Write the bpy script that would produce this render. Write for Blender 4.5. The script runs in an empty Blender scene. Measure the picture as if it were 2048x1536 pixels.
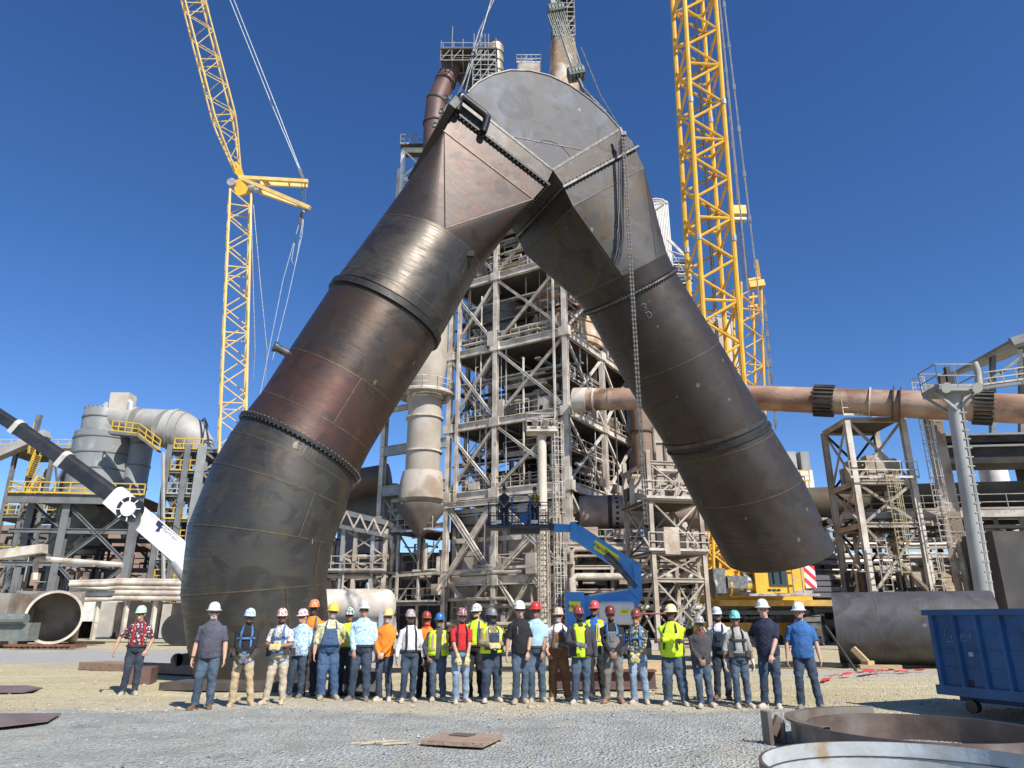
import bpy, bmesh, math, random
from mathutils import Vector, Matrix
V = Vector
R = math.radians
SC = bpy.context.scene
COL = SC.collection
F = 1420.0; PITCH = math.atan(472/1420.0); CH = 1.55
CP, SP = math.cos(PITCH), math.sin(PITCH)
# ---------------- camera, sky, sun, exposure
cam = bpy.data.cameras.new('camera'); camo = bpy.data.objects.new('camera', cam); COL.objects.link(camo)
camo.location = (0, 0, CH); camo.rotation_euler = (math.pi/2 + PITCH, 0, 0)
cam.sensor_width = 36; cam.lens = F/2048*36; cam.clip_start = .1; cam.clip_end = 5000
SC.camera = camo
SUN = V((.60, -.81, .98)).normalized()          # towards the sun
elev = math.asin(SUN.z); azim = math.atan2(SUN.x, SUN.y)
w = bpy.data.worlds.new('World'); SC.world = w; w.use_nodes = True
nt = w.node_tree; bg = nt.nodes['Background']
sky = nt.nodes.new('ShaderNodeTexSky'); sky.sky_type = 'NISHITA'; sky.sun_disc = False
sky.sun_elevation = elev; sky.sun_rotation = azim; sky.altitude = 900; sky.air_density = .8; sky.dust_density = .1; sky.ozone_density = 3.0
hs = nt.nodes.new('ShaderNodeHueSaturation'); hs.inputs['Hue'].default_value = .507; hs.inputs['Saturation'].default_value = 1.21; hs.inputs['Value'].default_value = 1.42
nt.links.new(sky.outputs[0], hs.inputs['Color']); nt.links.new(hs.outputs[0], bg.inputs['Color'])
bg.inputs['Strength'].default_value = .085
sl = bpy.data.lights.new('sun', 'SUN'); sl.energy = 5.0; sl.angle = R(.5); sl.color = (1, .955, .89)
so = bpy.data.objects.new('sun', sl); COL.objects.link(so); so.location = (20, -40, 60)
so.rotation_euler = (-SUN).to_track_quat('-Z', 'Y').to_euler()
SC.view_settings.view_transform = 'Standard'; SC.view_settings.look = 'None'; SC.view_settings.gamma = 1
SC.view_settings.exposure = 0.46
# ---------------- picture point -> place in the yard
def ray(px, py):
    u = (px-1024)/F; v = (768-py)/F
    return V((u, CP - v*SP, SP + v*CP))
def P(px, py, Y):
    d = ray(px, py); return V((0, 0, CH)) + d*(Y/d.y)
def G(px, py, z=0.0):
    d = ray(px, py); return V((0, 0, CH)) + d*((z-CH)/d.z)
def PZ(px, Y, z):                                  # ground-plan position seen in column px
    dy = CP*Y + SP*(z-CH); return V(((px-1024)/F*dy, Y, z))
Z = V((0, 0, 1))
def rnd(a, b): return random.uniform(a, b)
# ---------------- mesh collector
class B:
    def __init__(s): s.v = []; s.f = []; s.uv = {}
    def add(s, vs, fs):
        o = len(s.v); s.v += [tuple(a) for a in vs]; s.f += [tuple(o+i for i in f) for f in fs]; return o
    def box(s, c, d, rz=0, m=None):
        c = V(c); hx, hy, hz = d[0]/2, d[1]/2, d[2]/2
        m = m or Matrix.Rotation(rz, 3, 'Z')
        s.add([c + m @ V((x*hx, y*hy, z*hz)) for x in (-1, 1) for y in (-1, 1) for z in (-1, 1)],
              [(0,1,3,2),(4,6,7,5),(0,4,5,1),(2,3,7,6),(0,2,6,4),(1,5,7,3)]); return s
    def bar(s, p, q, w, h=None, up=Z):
        p, q = V(p), V(q); h = h or w; d = (q-p)
        if d.length < 1e-6: return s
        d.normalize(); u = V(up)
        if abs(d.dot(u)) > .98: u = V((.86, -.5, 0))
        a = d.cross(u).normalized(); b = a.cross(d)
        vs = [e + a*x*w/2 + b*y*h/2 for e in (p, q) for x, y in ((-1,-1),(1,-1),(1,1),(-1,1))]
        s.add(vs, [(3,2,1,0),(4,5,6,7),(0,1,5,4),(1,2,6,5),(2,3,7,6),(3,0,4,7)]); return s
    def hbeam(s, p, q, w, h, up=Z, t=.06):               # H section: two flanges and a web
        p, q = V(p), V(q); d = (q-p).normalized(); u = V(up)
        if abs(d.dot(u)) > .98: u = V((.86, -.5, 0))
        a = d.cross(u).normalized(); b = a.cross(d)
        s.bar(p + b*(h/2-t/2), q + b*(h/2-t/2), w, t, b); s.bar(p - b*(h/2-t/2), q - b*(h/2-t/2), w, t, b)
        s.bar(p, q, t, h-2*t, b); return s
    def tube(s, p, q, r, r2=None, n=8, cap=True):
        p, q = V(p), V(q); d = (q-p)
        if d.length < 1e-6: return s
        d.normalize(); r2 = r if r2 is None else r2
        u = Z if abs(d.z) < .95 else V((1, 0, 0)); a = d.cross(u).normalized(); b = a.cross(d)
        vs = []
        for e, rr in ((p, r), (q, r2)):
            for i in range(n):
                t = 2*math.pi*i/n; vs.append(e + a*math.cos(t)*rr + b*math.sin(t)*rr)
        fs = [(i, (i+1) % n, n+(i+1) % n, n+i) for i in range(n)]
        if cap: fs += [tuple(range(n-1, -1, -1)), tuple(range(n, 2*n))]
        s.add(vs, fs); return s
    def pipe(s, pts, r, n=8, cap=True):
        pts = [V(p) for p in pts]; rs = []
        rad = r if isinstance(r, (list, tuple)) else [r]*len(pts)
        a = None
        for i, p in enumerate(pts):
            d = (pts[min(i+1, len(pts)-1)] - pts[max(i-1, 0)])
            if d.length < 1e-9: d = V((0, 0, 1))
            d.normalize()
            if a is None:
                u = Z if abs(d.z) < .9 else V((1, 0, 0)); a = d.cross(u).normalized()
            else:
                a = (a - d*a.dot(d)).normalized()
            b = a.cross(d)
            k = 1.0
            if 0 < i < len(pts)-1:
                c = (pts[i+1]-p).normalized().dot((p-pts[i-1]).normalized()); k = 1.0/max(.6, math.sqrt(max(0, (1+c)/2)))
            rs.append([p + (a*math.cos(2*math.pi*j/n) + b*math.sin(2*math.pi*j/n))*rad[i]*(k if k < 1.3 else 1.15) for j in range(n)])
        s.rings(rs, cap, cap); return s
    def rings(s, rs, cap0=False, cap1=False, uvl=None):
        n = len(rs[0]); vs = [p for r_ in rs for p in r_]; fs = []
        o = len(s.v); f0 = len(s.f)
        for k in range(len(rs)-1):
            for i in range(n):
                j = (i+1) % n; fs.append((k*n+i, k*n+j, (k+1)*n+j, (k+1)*n+i))
                if uvl: s.uv[f0+len(fs)-1] = ((i/n, uvl[k]), ((i+1)/n, uvl[k]), ((i+1)/n, uvl[k+1]), (i/n, uvl[k+1]))
        if cap0: fs.append(tuple(range(n-1, -1, -1)))
        if cap1: fs.append(tuple((len(rs)-1)*n+i for i in range(n)))
        s.add(vs, fs); return s
    def lathe(s, c, prof, n=24, ax=Z, cap=True):
        c = V(c); ax = V(ax).normalized(); u = Z if abs(ax.z) < .9 else V((1, 0, 0)); a = ax.cross(u).normalized(); b = ax.cross(a)
        rs = [[c + ax*z + (a*math.cos(2*math.pi*i/n) + b*math.sin(2*math.pi*i/n))*r for i in range(n)] for r, z in prof]
        return s.rings(rs, cap, cap)
    def prism(s, pts, ext):
        n = len(pts); ext = V(ext); a = [V(p) for p in pts]
        s.add(a + [p+ext for p in a], [tuple(range(n-1, -1, -1)), tuple(range(n, 2*n))] + [(i, (i+1) % n, n+(i+1) % n, n+i) for i in range(n)]); return s
    def quad(s, a, b, c, d): s.add([a, b, c, d], [(0, 1, 2, 3)]); return s
    def rail(s, pts, h=1.1, sp=1.5, r=.03, mid=2):
        pts = [V(p) for p in pts]
        for p, q in zip(pts[:-1], pts[1:]):
            L = (q-p).length; n = max(1, int(L/sp))
            for i in range(n+1):
                e = p.lerp(q, i/n); s.bar(e, e+Z*h, r*2, r*2)
            for k in range(mid): s.bar(p+Z*h*(1-k/mid), q+Z*h*(1-k/mid), r*2, r*2)
            s.bar(p+Z*.08, q+Z*.08, .02, .15)
        return s
    def ladder(s, p, top, fwd, w=.55, cage=True, r=.025):
        p, top, fwd = V(p), V(top), V(fwd).normalized(); d = (top-p).normalized(); a = d.cross(fwd).normalized()
        for k in (-1, 1): s.bar(p+a*k*w/2, top+a*k*w/2, r*2.4)
        L = (top-p).length; n = int(L/.35)
        for i in range(n): e = p+d*(i+.5)*L/n; s.bar(e-a*w/2, e+a*w/2, r*1.4)
        if cage:
            hoops = []; m = int((L-2)/1.1)
            for i in range(m+1):
                c = p + d*(2 + i*1.1); pr = None
                for k in range(7):
                    t = math.pi*k/6; q = c + a*math.cos(t)*w*.62 + fwd*math.sin(t)*.75
                    if pr is not None: s.bar(pr, q, r*2.2, r*1.2)
                    pr = q
            for k in (1, 2, 3, 4, 5):
                t = math.pi*k/6; o = a*math.cos(t)*w*.62 + fwd*math.sin(t)*.75
                s.bar(p+d*2+o, p+d*(2+m*1.1)+o, r*1.5)
        return s
    def out(s, name, mat, parent=None, smooth=0, local=False):
        me = bpy.data.meshes.new(name); me.from_pydata(s.v, [], s.f)
        if s.uv:
            ul = me.uv_layers.new(name='UVMap')
            for fi, co in s.uv.items():
                p = me.polygons[fi]
                for li, c in zip(p.loop_indices, co): ul.data[li].uv = c
        me.materials.append(mat); me.update()
        if smooth:
            me.polygons.foreach_set('use_smooth', [True]*len(me.polygons)); me.set_sharp_from_angle(angle=R(smooth))
        o = bpy.data.objects.new(name, me); COL.objects.link(o)
        if parent is not None:
            o.parent = parent
            if not local: o.matrix_parent_inverse = (Matrix.LocRotScale(parent.location, parent.rotation_euler, None)).inverted()
        return o
def tag(o, label=None, cat=None, group=None, kind=None):
    if label: o['label'] = label
    if cat: o['category'] = cat
    if group: o['group'] = group
    if kind: o['kind'] = kind
    return o
def thing(name, label, cat, loc=(0, 0, 0), group=None, rz=0):
    o = bpy.data.objects.new(name, None); COL.objects.link(o); o.location = loc; o.rotation_euler = (0, 0, rz)
    o.empty_display_size = .2
    return tag(o, label, cat, group)
def dup(root, loc, label, rz=None):
    r_ = root.copy(); COL.objects.link(r_); r_.location = loc
    if rz is not None: r_.rotation_euler = (0, 0, rz)
    r_['label'] = label
    for c in [o for o in COL.objects if o.parent == root]:
        k = c.copy(); COL.objects.link(k); k.parent = r_
        for g in [o for o in COL.objects if o.parent == c]:
            h = g.copy(); COL.objects.link(h); h.parent = k
    return r_
# ---------------- materials
MATS = {}
def pm(name, col, col2=None, scale=1.5, rough=.6, metal=0, bump=0, bscale=30, lo=.42, hi=.62, col3=None, s3=.6, lo3=.58, hi3=.68, stretch=None, detail=6, spec=.5, uv=False):
    if name in MATS: return MATS[name]
    m = bpy.data.materials.new(name); m.use_nodes = True; n = m.node_tree.nodes; l = m.node_tree.links
    b = n['Principled BSDF']; b.inputs['Roughness'].default_value = rough; b.inputs['Metallic'].default_value = metal
    b.inputs['Specular IOR Level'].default_value = spec
    tc = n.new('ShaderNodeTexCoord'); src = tc.outputs['UV' if uv else 'Object']
    if stretch:
        mp = n.new('ShaderNodeMapping'); mp.inputs['Scale'].default_value = stretch; l.new(src, mp.inputs[0]); src2 = mp.outputs[0]
    else: src2 = src
    def noi(sc, s_=None, det=detail):
        t = n.new('ShaderNodeTexNoise'); t.inputs['Scale'].default_value = sc; t.inputs['Detail'].default_value = det; l.new(s_ or src2, t.inputs['Vector']); return t.outputs['Fac']
    def ramp(f, a, b_):
        r_ = n.new('ShaderNodeMapRange'); r_.inputs['From Min'].default_value = a; r_.inputs['From Max'].default_value = b_; l.new(f, r_.inputs[0]); return r_.outputs[0]
    def mix(fac, c1, c2):
        x = n.new('ShaderNodeMix'); x.data_type = 'RGBA'; l.new(fac, x.inputs['Factor'])
        for i, c in ((6, c1), (7, c2)):
            if isinstance(c, tuple): x.inputs[i].default_value = (*c, 1)
            else: l.new(c, x.inputs[i])
        return x.outputs[2]
    b.inputs['Base Color'].default_value = (*col, 1); cur = col
    if col2:
        cur = mix(ramp(noi(scale), lo, hi), col, col2)
    if col3:
        cur = mix(ramp(noi(s3, src), lo3, hi3), cur, col3)
    if not isinstance(cur, tuple): l.new(cur, b.inputs['Base Color'])
    if bump:
        bp = n.new('ShaderNodeBump'); bp.inputs['Strength'].default_value = min(1, bump*8); bp.inputs['Distance'].default_value = bump*.1
        l.new(noi(bscale, src, 3), bp.inputs['Height']); l.new(bp.outputs[0], b.inputs['Normal'])
    if col2:
        rr = n.new('ShaderNodeMapRange'); rr.inputs['To Min'].default_value = max(0, rough-.08); rr.inputs['To Max'].default_value = min(1, rough+.12)
        l.new(noi(scale*2.3, src), rr.inputs[0]); l.new(rr.outputs[0], b.inputs['Roughness'])
    MATS[name] = m; return m
def steel(name, base, alt, hot, rough=.42, metal=.55, ring=60, spots=True, patch=(.3, .27, .2), streak_k=.5):
    """mill-scale plate: blotches, fine rolling lines round the barrel (UV), ground and chalked spots"""
    kf = {'steel_head': .62, 'steel_right': .60, 'steel_transition_r': .62, 'steel_ground_pipe': .75, 'steel_collar': .62}.get(name, .70)
    base, alt, hot, patch = (tuple(c*kf for c in t) for t in (base, alt, hot, patch))
    m = bpy.data.materials.new(name); m.use_nodes = True; n = m.node_tree.nodes; l = m.node_tree.links
    b = n['Principled BSDF']; b.inputs['Metallic'].default_value = metal
    tc = n.new('ShaderNodeTexCoord')
    def noi(vec, sc, det=8, dist=0):
        t = n.new('ShaderNodeTexNoise'); t.inputs['Scale'].default_value = sc; t.inputs['Detail'].default_value = det; t.inputs['Distortion'].default_value = dist; l.new(vec, t.inputs['Vector']); return t.outputs['Fac']
    def mr(f, a, b_, c=0, d=1):
        r_ = n.new('ShaderNodeMapRange'); r_.inputs[1].default_value = a; r_.inputs[2].default_value = b_; r_.inputs[3].default_value = c; r_.inputs[4].default_value = d; l.new(f, r_.inputs[0]); return r_.outputs[0]
    def mix(f, c1, c2, bl='MIX'):
        x = n.new('ShaderNodeMix'); x.data_type = 'RGBA'; x.blend_type = bl; l.new(f, x.inputs['Factor'])
        for i, c in ((6, c1), (7, c2)):
            if isinstance(c, tuple): x.inputs[i].default_value = (*c, 1)
            else: l.new(c, x.inputs[i])
        return x.outputs[2]
    mp = n.new('ShaderNodeMapping'); mp.inputs['Scale'].default_value = (5, ring/10, 1); l.new(tc.outputs['UV'], mp.inputs[0])
    streak = noi(mp.outputs[0], 3.0, 10)
    big = noi(tc.outputs['Object'], .45, 8, .6); mid = noi(tc.outputs['Object'], 1.6, 8, .4)
    c = mix(mr(big, .42, .56), base, alt); c = mix(mr(mid, .5, .66, 0, .95), c, hot)
    c = mix(mr(noi(tc.outputs['Object'], .8, 10, 1.5), .54, .62, 0, .6), c, tuple(x*.55 for x in alt))
    c = mix(mr(noi(tc.outputs['Object'], 2.2, 6, .8), .60, .74, 0, .35), c, tuple(min(1, x*1.7) for x in base))
    c = mix(mr(streak, .35, .7, 0, streak_k), c, tuple(x*.55 for x in base))
    if spots:
        mp2 = n.new('ShaderNodeMapping'); mp2.inputs['Scale'].default_value = (1, 1.7, .8); mp2.inputs['Rotation'].default_value = (.3, .5, .2); l.new(tc.outputs['Object'], mp2.inputs[0])
        vo = n.new('ShaderNodeTexVoronoi'); vo.inputs['Scale'].default_value = .9; l.new(mp2.outputs[0], vo.inputs['Vector'])
        fz = noi(tc.outputs['Object'], 9, 3)
        ad = n.new('ShaderNodeMath'); ad.operation = 'MULTIPLY_ADD'; l.new(fz, ad.inputs[0]); ad.inputs[1].default_value = .12; l.new(vo.outputs['Distance'], ad.inputs[2])
        c = mix(mr(ad.outputs[0], .135, .115, 0, .8), c, patch)
        fine = noi(tc.outputs['Object'], 14, 2)
        c = mix(mr(fine, .76, .80, 0, .4), c, (.26, .24, .2))
    if spots:                                                # rust running in streaks along the fall of the plate, wide scorched bands
        rs_ = n.new('ShaderNodeMapping'); rs_.inputs['Scale'].default_value = (9, .35, 1); l.new(tc.outputs['UV'], rs_.inputs[0])
        c = mix(mr(noi(rs_.outputs[0], 4, 6, .5), .60, .80, 0, .35 if streak_k > .3 else .0), c, (.13, .08, .04))
    l.new(c, b.inputs['Base Color'])
    l.new(mr(streak, .3, .7, rough-.18*streak_k, rough+.28*streak_k), b.inputs['Roughness'])
    bp = n.new('ShaderNodeBump'); bp.inputs['Strength'].default_value = .25; bp.inputs['Distance'].default_value = .02
    l.new(noi(tc.outputs['Object'], 1.1, 5), bp.inputs['Height']); bp.inputs['Distance'].default_value = .05; l.new(bp.outputs[0], b.inputs['Normal'])
    return m
# ---------------- ground
def ground_mat():
    m = bpy.data.materials.new('yard_dirt_and_gravel'); m.use_nodes = True; n = m.node_tree.nodes; l = m.node_tree.links
    b = n['Principled BSDF']; b.inputs['Roughness'].default_value = .95; b.inputs['Specular IOR Level'].default_value = .2
    tc = n.new('ShaderNodeTexCoord'); O = tc.outputs['Object']
    def noi(sc, det=8, vec=O, dist=0):
        t = n.new('ShaderNodeTexNoise'); t.inputs['Scale'].default_value = sc; t.inputs['Detail'].default_value = det; t.inputs['Distortion'].default_value = dist; l.new(vec, t.inputs['Vector']); return t.outputs['Fac']
    def mr(f, a, b_, c=0, d=1):
        r_ = n.new('ShaderNodeMapRange'); r_.inputs[1].default_value = a; r_.inputs[2].default_value = b_; r_.inputs[3].default_value = c; r_.inputs[4].default_value = d; l.new(f, r_.inputs[0]); return r_.outputs[0]
    def mix(f, c1, c2):
        x = n.new('ShaderNodeMix'); x.data_type = 'RGBA'; l.new(f, x.inputs['Factor'])
        for i, c in ((6, c1), (7, c2)):
            if isinstance(c, tuple): x.inputs[i].default_value = (*c, 1)
            else: l.new(c, x.inputs[i])
        return x.outputs[2]
    def math_(op, a, c):
        x = n.new('ShaderNodeMath'); x.operation = op
        for i, q in ((0, a), (1, c)):
            if isinstance(q, (int, float)): x.inputs[i].default_value = q
            else: l.new(q, x.inputs[i])
        return x.outputs[0]
    sx = n.new('ShaderNodeSeparateXYZ'); l.new(O, sx.inputs[0])
    # grey gravel: stones of many greys
    vo = n.new('ShaderNodeTexVoronoi'); vo.inputs['Scale'].default_value = 26; l.new(O, vo.inputs['Vector'])
    vh = n.new('ShaderNodeSeparateColor'); l.new(vo.outputs['Color'], vh.inputs[0])
    g = mix(vh.outputs[0], (.24, .255, .238), (.47, .495, .465))
    g = mix(mr(noi(1.3, 8), .35, .7), g, (.265, .265, .24))
    g = mix(mr(noi(60, 2), .62, .7, 0, .7), g, (.45, .45, .45))
    mpt = n.new('ShaderNodeMapping'); mpt.inputs['Scale'].default_value = (.9, .22, 1); mpt.inputs['Rotation'].default_value = (0, 0, .5); l.new(O, mpt.inputs[0])
    g = mix(mr(noi(1.1, 7, mpt.outputs[0], .8), .54, .68, 0, .5), g, (.42, .39, .31))
    g = mix(mr(noi(.7, 9, O, 1.0), .60, .70, 0, .45), g, (.15, .155, .15))
    # tan dirt with pale dust, clods and reddish patches
    mp = n.new('ShaderNodeMapping'); mp.inputs['Scale'].default_value = (.25, 1, 1); l.new(O, mp.inputs[0])
    t = mix(mr(noi(.9, 9, mp.outputs[0]), .35, .65), (.47, .395, .225), (.57, .505, .33))
    t = mix(mr(noi(5, 8), .5, .75), t, (.37, .31, .185))
    t = mix(mr(noi(30, 3), .6, .68, 0, .6), t, (.62, .56, .41))
    t = mix(mr(noi(.12, 6, mp.outputs[0]), .52, .6, 0, .7), t, (.42, .40, .37))
    # where the gravel starts: just in front of the row of people
    edge = math_('ADD', sx.outputs['Y'], mr(noi(.35, 8), .3, .7, -1.1, 1.1))
    wob = math_('MULTIPLY', sx.outputs['X'], .04)
    edge = math_('ADD', edge, wob)
    f1 = mr(edge, 13.6, 14.3)
    f1 = math_('ADD', f1, mr(noi(7, 4), .3, .7, -.35, .35)); 
    cl = n.new('ShaderNodeClamp'); l.new(f1, cl.inputs[0])
    c = mix(cl.outputs[0], g, t)
    # second pale gravel road on the left behind
    e2 = math_('ABSOLUTE', math_('SUBTRACT', sx.outputs['Y'], 35.0), 0)
    e2 = math_('ADD', e2, mr(noi(.5, 6), .3, .7, -3, 3)); f2 = mr(e2, 7.5, 5.0, 0, .8)
    f3 = mr(sx.outputs['X'], -1, -8)
    c = mix(math_('MULTIPLY', f2, f3), c, (.36, .37, .37))
    l.new(c, b.inputs['Base Color'])
    bp = n.new('ShaderNodeBump'); bp.inputs['Strength'].default_value = .9; bp.inputs['Distance'].default_value = .035
    hh = math_('ADD', math_('MULTIPLY', vo.outputs['Distance'], 1.2), noi(9, 8)); l.new(hh, bp.inputs['Height']); l.new(bp.outputs[0], b.inputs['Normal'])
    return m
from mathutils import noise as mn
def gz(x, y):
    if y > 45 or abs(x) > 40: return 0.0
    k = min(1, max(0, (45-y)/10))
    a = mn.noise(V((x*.35, y*.35, 0)))*.05 + mn.noise(V((x*1.3, y*1.3, 3)))*.022 + mn.noise(V((x*4, y*4, 7)))*.008
    for rx in (-3.2, -1.4, 4.5): a -= .035*math.exp(-((x-rx-.9*math.sin(y*.22+rx))/.16)**2)*(1 if y < 14 else 0)
    for ry in (17.3, 18.9, 23.0): a -= .04*math.exp(-((y-ry-.5*math.sin(x*.2+ry))/.22)**2)
    return a*k - .02
g = B()
xs = [-3000, -600, -150, -60]+[-40+i*.5 for i in range(161)]+[60, 150, 600, 3000]
ys = [-300, -40, 0]+[3+i*.16 for i in range(150)]+[27.5+i*.8 for i in range(25)]+[60, 100, 200, 600, 3000]
g.add([(x, y, gz(x, y)) for y in ys for x in xs], [(j*len(xs)+i, j*len(xs)+i+1, (j+1)*len(xs)+i+1, (j+1)*len(xs)+i) for j in range(len(ys)-1) for i in range(len(xs)-1)])
tag(g.out('ground', ground_mat(), smooth=60), kind='structure')
random.seed(5)
pb = B()
for i in range(7000):
    Y = 4.2 + 12*random.random()**1.4; X = rnd(-.85, .85)*Y
    s_ = rnd(.006, .02)*(1.0 if random.random() < .93 else 2.0); z0 = gz(X, Y)
    a = rnd(0, 6.3); q = Matrix.Rotation(a, 3, 'Z')
    vs = [V((1, 0, 0)), V((0, 1, 0)), V((-1, 0, 0)), V((0, -1, 0)), V((rnd(-.3, .3), rnd(-.3, .3), .8)), V((0, 0, -.5))]
    pb.add([V((X, Y, z0+s_*.2)) + q @ (v*s_*rnd(.7, 1.3)) for v in vs], [(0,1,4),(1,2,4),(2,3,4),(3,0,4),(1,0,5),(2,1,5),(3,2,5),(0,3,5)])
tag(pb.out('gravel', pm('loose_stone', (.17, .17, .175), (.36, .36, .36), 3, .9)), 'loose grey stones strewn over the gravel yard', 'gravel', kind='stuff')
cb = B()
for i in range(2600):
    Y = rnd(13.8, 27); X = rnd(-.8, .8)*Y
    s_ = rnd(.01, .035)*(1.0 if random.random() < .96 else 2.2); z0 = gz(X, Y)
    q = Matrix.Rotation(rnd(0, 6.3), 3, 'Z')
    vs = [V((1, 0, 0)), V((0, 1, 0)), V((-1, 0, 0)), V((0, -1, 0)), V((rnd(-.3, .3), rnd(-.3, .3), .6)), V((0, 0, -.5))]
    cb.add([V((X, Y, z0+s_*.15)) + q @ (v*s_*rnd(.7, 1.4)) for v in vs], [(0,1,4),(1,2,4),(2,3,4),(3,0,4),(1,0,5),(2,1,5),(3,2,5),(0,3,5)])
tag(cb.out('dirt_clods', pm('clod', (.50, .40, .26), (.36, .28, .18), 3, .95)), 'crumbs and clods of tan dirt on the yard', 'dirt', kind='stuff')
# ---------------- the great wye duct, hung from the crane, one foot on the ground
WE = V((.906, .423, 0)); WN = V((-.423, .906, 0))          # along the duct's plane; away from the camera
def wy(px, py, off=0.0):                                    # point of the duct's own upright plane (off: towards camera)
    d = ray(px, py); k = (24.5 - off/.906)/(d.y - .466*d.x); return V((0, 0, CH)) + d*k
NR = 64
def proj(p): c = p - V((0, 0, CH)); k = CP*c.y + SP*c.z; return (1024 + F*c.x/k, 768 - F*(CP*c.z - SP*c.y)/k)
def ring(a, b, grow=1.0, lean=None):
    A, C_ = wy(*a), wy(*b); c = (A+C_)/2; r = (C_-A).length/2; d = (C_-A).normalized()
    if lean is None: lean = .05 if a[1] > 1000 else (.10 if a[1] > 820 else .18)
    if a[0] > 1100: lean = .20
    wn = (WN + V((0, 0, lean))); wn = (wn - d*wn.dot(d)).normalized(); ax = d.cross(wn)
    mk = lambda: [c - d*math.cos(2*math.pi*i/NR)*r - wn*math.sin(2*math.pi*i/NR)*r for i in range(NR)]
    L = math.hypot(b[0]-a[0], b[1]-a[1]); ux, uy = (b[0]-a[0])/L, (b[1]-a[1])/L            # make the outline of the barrel span a..b
    for it in range(6):
        q = [proj(p) for p in mk()]; t = [(x-a[0])*ux + (y-a[1])*uy for x, y in q]; lo, hi = min(t), max(t)
        sc = 2*r/(hi-lo); c = c - d*((lo+hi)/2 - L/2)*sc; r *= L/(hi-lo)
        n_ = [-(x-a[0])*uy + (y-a[1])*ux for x, y in (q[t.index(lo)], q[t.index(hi)])]
        e = proj(c+ax*.1); f = proj(c); g = (-(e[0]-f[0])*uy + (e[1]-f[1])*ux)/.1; c = c - ax*(sum(n_)/2/g)*.8
    return mk()
def rscale(rg, k):
    c = sum(rg, V((0, 0, 0)))/len(rg); return [c + (p-c)*k for p in rg]
def rlerp(r1, r2, t): return [a.lerp(b, t) for a, b in zip(r1, r2)]
def cen(rg): return sum(rg, V((0, 0, 0)))/len(rg)
st_elb = steel('steel_elbow', (.115, .108, .092), (.085, .080, .072), (.15, .115, .07), .44, .55)
st_red = steel('steel_red', (.135, .062, .045), (.11, .068, .05), (.085, .058, .046), .42, .5)
st_bro = steel('steel_brown', (.125, .088, .066), (.10, .078, .062), (.14, .09, .058), .36, .62)
st_shi = steel('steel_bright', (.15, .128, .105), (.105, .094, .08), (.17, .14, .105), .40, .68)
st_tra = steel('steel_transition', (.105, .074, .062), (.088, .07, .06), (.105, .058, .046), .44, .5, streak_k=.10)
st_head = steel('steel_head', (.185, .205, .235), (.135, .128, .128), (.15, .128, .115), .60, .25, patch=(.34, .34, .33))
st_rt = steel('steel_right', (.085, .068, .056), (.105, .09, .078), (.10, .066, .045), .46, .5)
blk = pm('black_flange', (.02, .019, .018), (.035, .03, .026), 4, .5, .3)
weld = pm('weld_bead', (.085, .07, .05), (.15, .10, .045), 6, .45, .5)
boltm = pm('bolt_heads', (.3, .29, .27), (.12, .11, .10), 30, .4, .7)
wye = thing('steel_duct', 'giant arched rust brown steel duct hung from the crane, its left foot on the ground', 'duct', wy(505, 1372)*1.0)
def shell(name, rs, mat, thick=True, parent=None, wall=.04):
    m = B(); ul = [0]; 
    for a, b in zip(rs[:-1], rs[1:]): ul.append(ul[-1] + (cen(a)-cen(b)).length*1.0)
    m.rings(rs, uvl=ul)
    inner = [rscale(r_, .985) for r_ in rs][::-1]; m.rings(inner, uvl=ul[::-1])
    n = NR
    m.rings([rscale(rs[0], .985), rs[0]]); m.rings([rs[-1], rscale(rs[-1], .985)])
    return m.out(name, mat, parent or wye, 28)
def hoop(rg, k=1.006, wd=.05, nxt=None):                     # bead round a ring
    m = B(); c = cen(rg); ax = (cen(nxt)-c).normalized()
    a = [p - ax*wd/2 for p in rscale(rg, k)]; b = [p + ax*wd/2 for p in rscale(rg, k)]
    a0 = [p - ax*wd/2 for p in rscale(rg, .99)]; b0 = [p + ax*wd/2 for p in rscale(rg, .99)]
    m.rings([a0, a, b, b0, a0]); return m
def seams(rgs, parent):
    m = B()
    for r_, nx in rgs:
        h = hoop(r_, 1.004, .035, nx); m.add(h.v, h.f)
    return m.out('weld_seam', weld, parent, 30)
def bolts(rg, nxt, n, k=1.03, s_=.045, ln=.12):
    m = B(); c = cen(rg); ax = (cen(nxt)-c).normalized()
    N = len(rg)
    for i in range(n):
        t = i/n*N; j = int(t); p = rg[j].lerp(rg[(j+1) % N], t-j); p = c + (p-c)*k
        m.tube(p-ax*ln, p+ax*ln, s_, n=6)
    return m
# left leg, bottom to top
L0 = ring((392, 1384), (668, 1334)); L1 = ring((374, 1298), (659, 1262)); L2 = ring((360, 1190), (652, 1166))
L3 = ring((375, 1050), (664, 1092)); L4 = ring((425, 926), (691, 1022)); L5 = ring((461, 866), (700, 982)); L6 = ring((486, 831), (711, 959))
L7 = ring((523, 785), (737, 906)); L8 = ring((577, 701), (787, 822)); L9 = ring((667, 565), (872, 690)); L9b = ring((673, 556), (876, 682))
L10 = ring((762, 437), (956, 545)); 
sink = (cen(L0)-cen(L1)).normalized()
elb = shell('lower_elbow', [L0, L1, L2, L3, L4, L5, L6], st_elb)
seams([(L1, L2), (L2, L3), (L3, L4), (L4, L5), (L5, L6)], elb)
fl1 = B(); h = hoop(L6, 1.052, .10, L7); fl1.add(h.v, h.f); f1 = fl1.out('bolted_flange', blk, wye, 30)
bolts(L6, L7, 84, 1.035, .030, .085).out('bolts', boltm, f1)
red = shell('red_barrel', [L6, L7, L8], st_red); seams([(L7, L8)], red)
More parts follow.
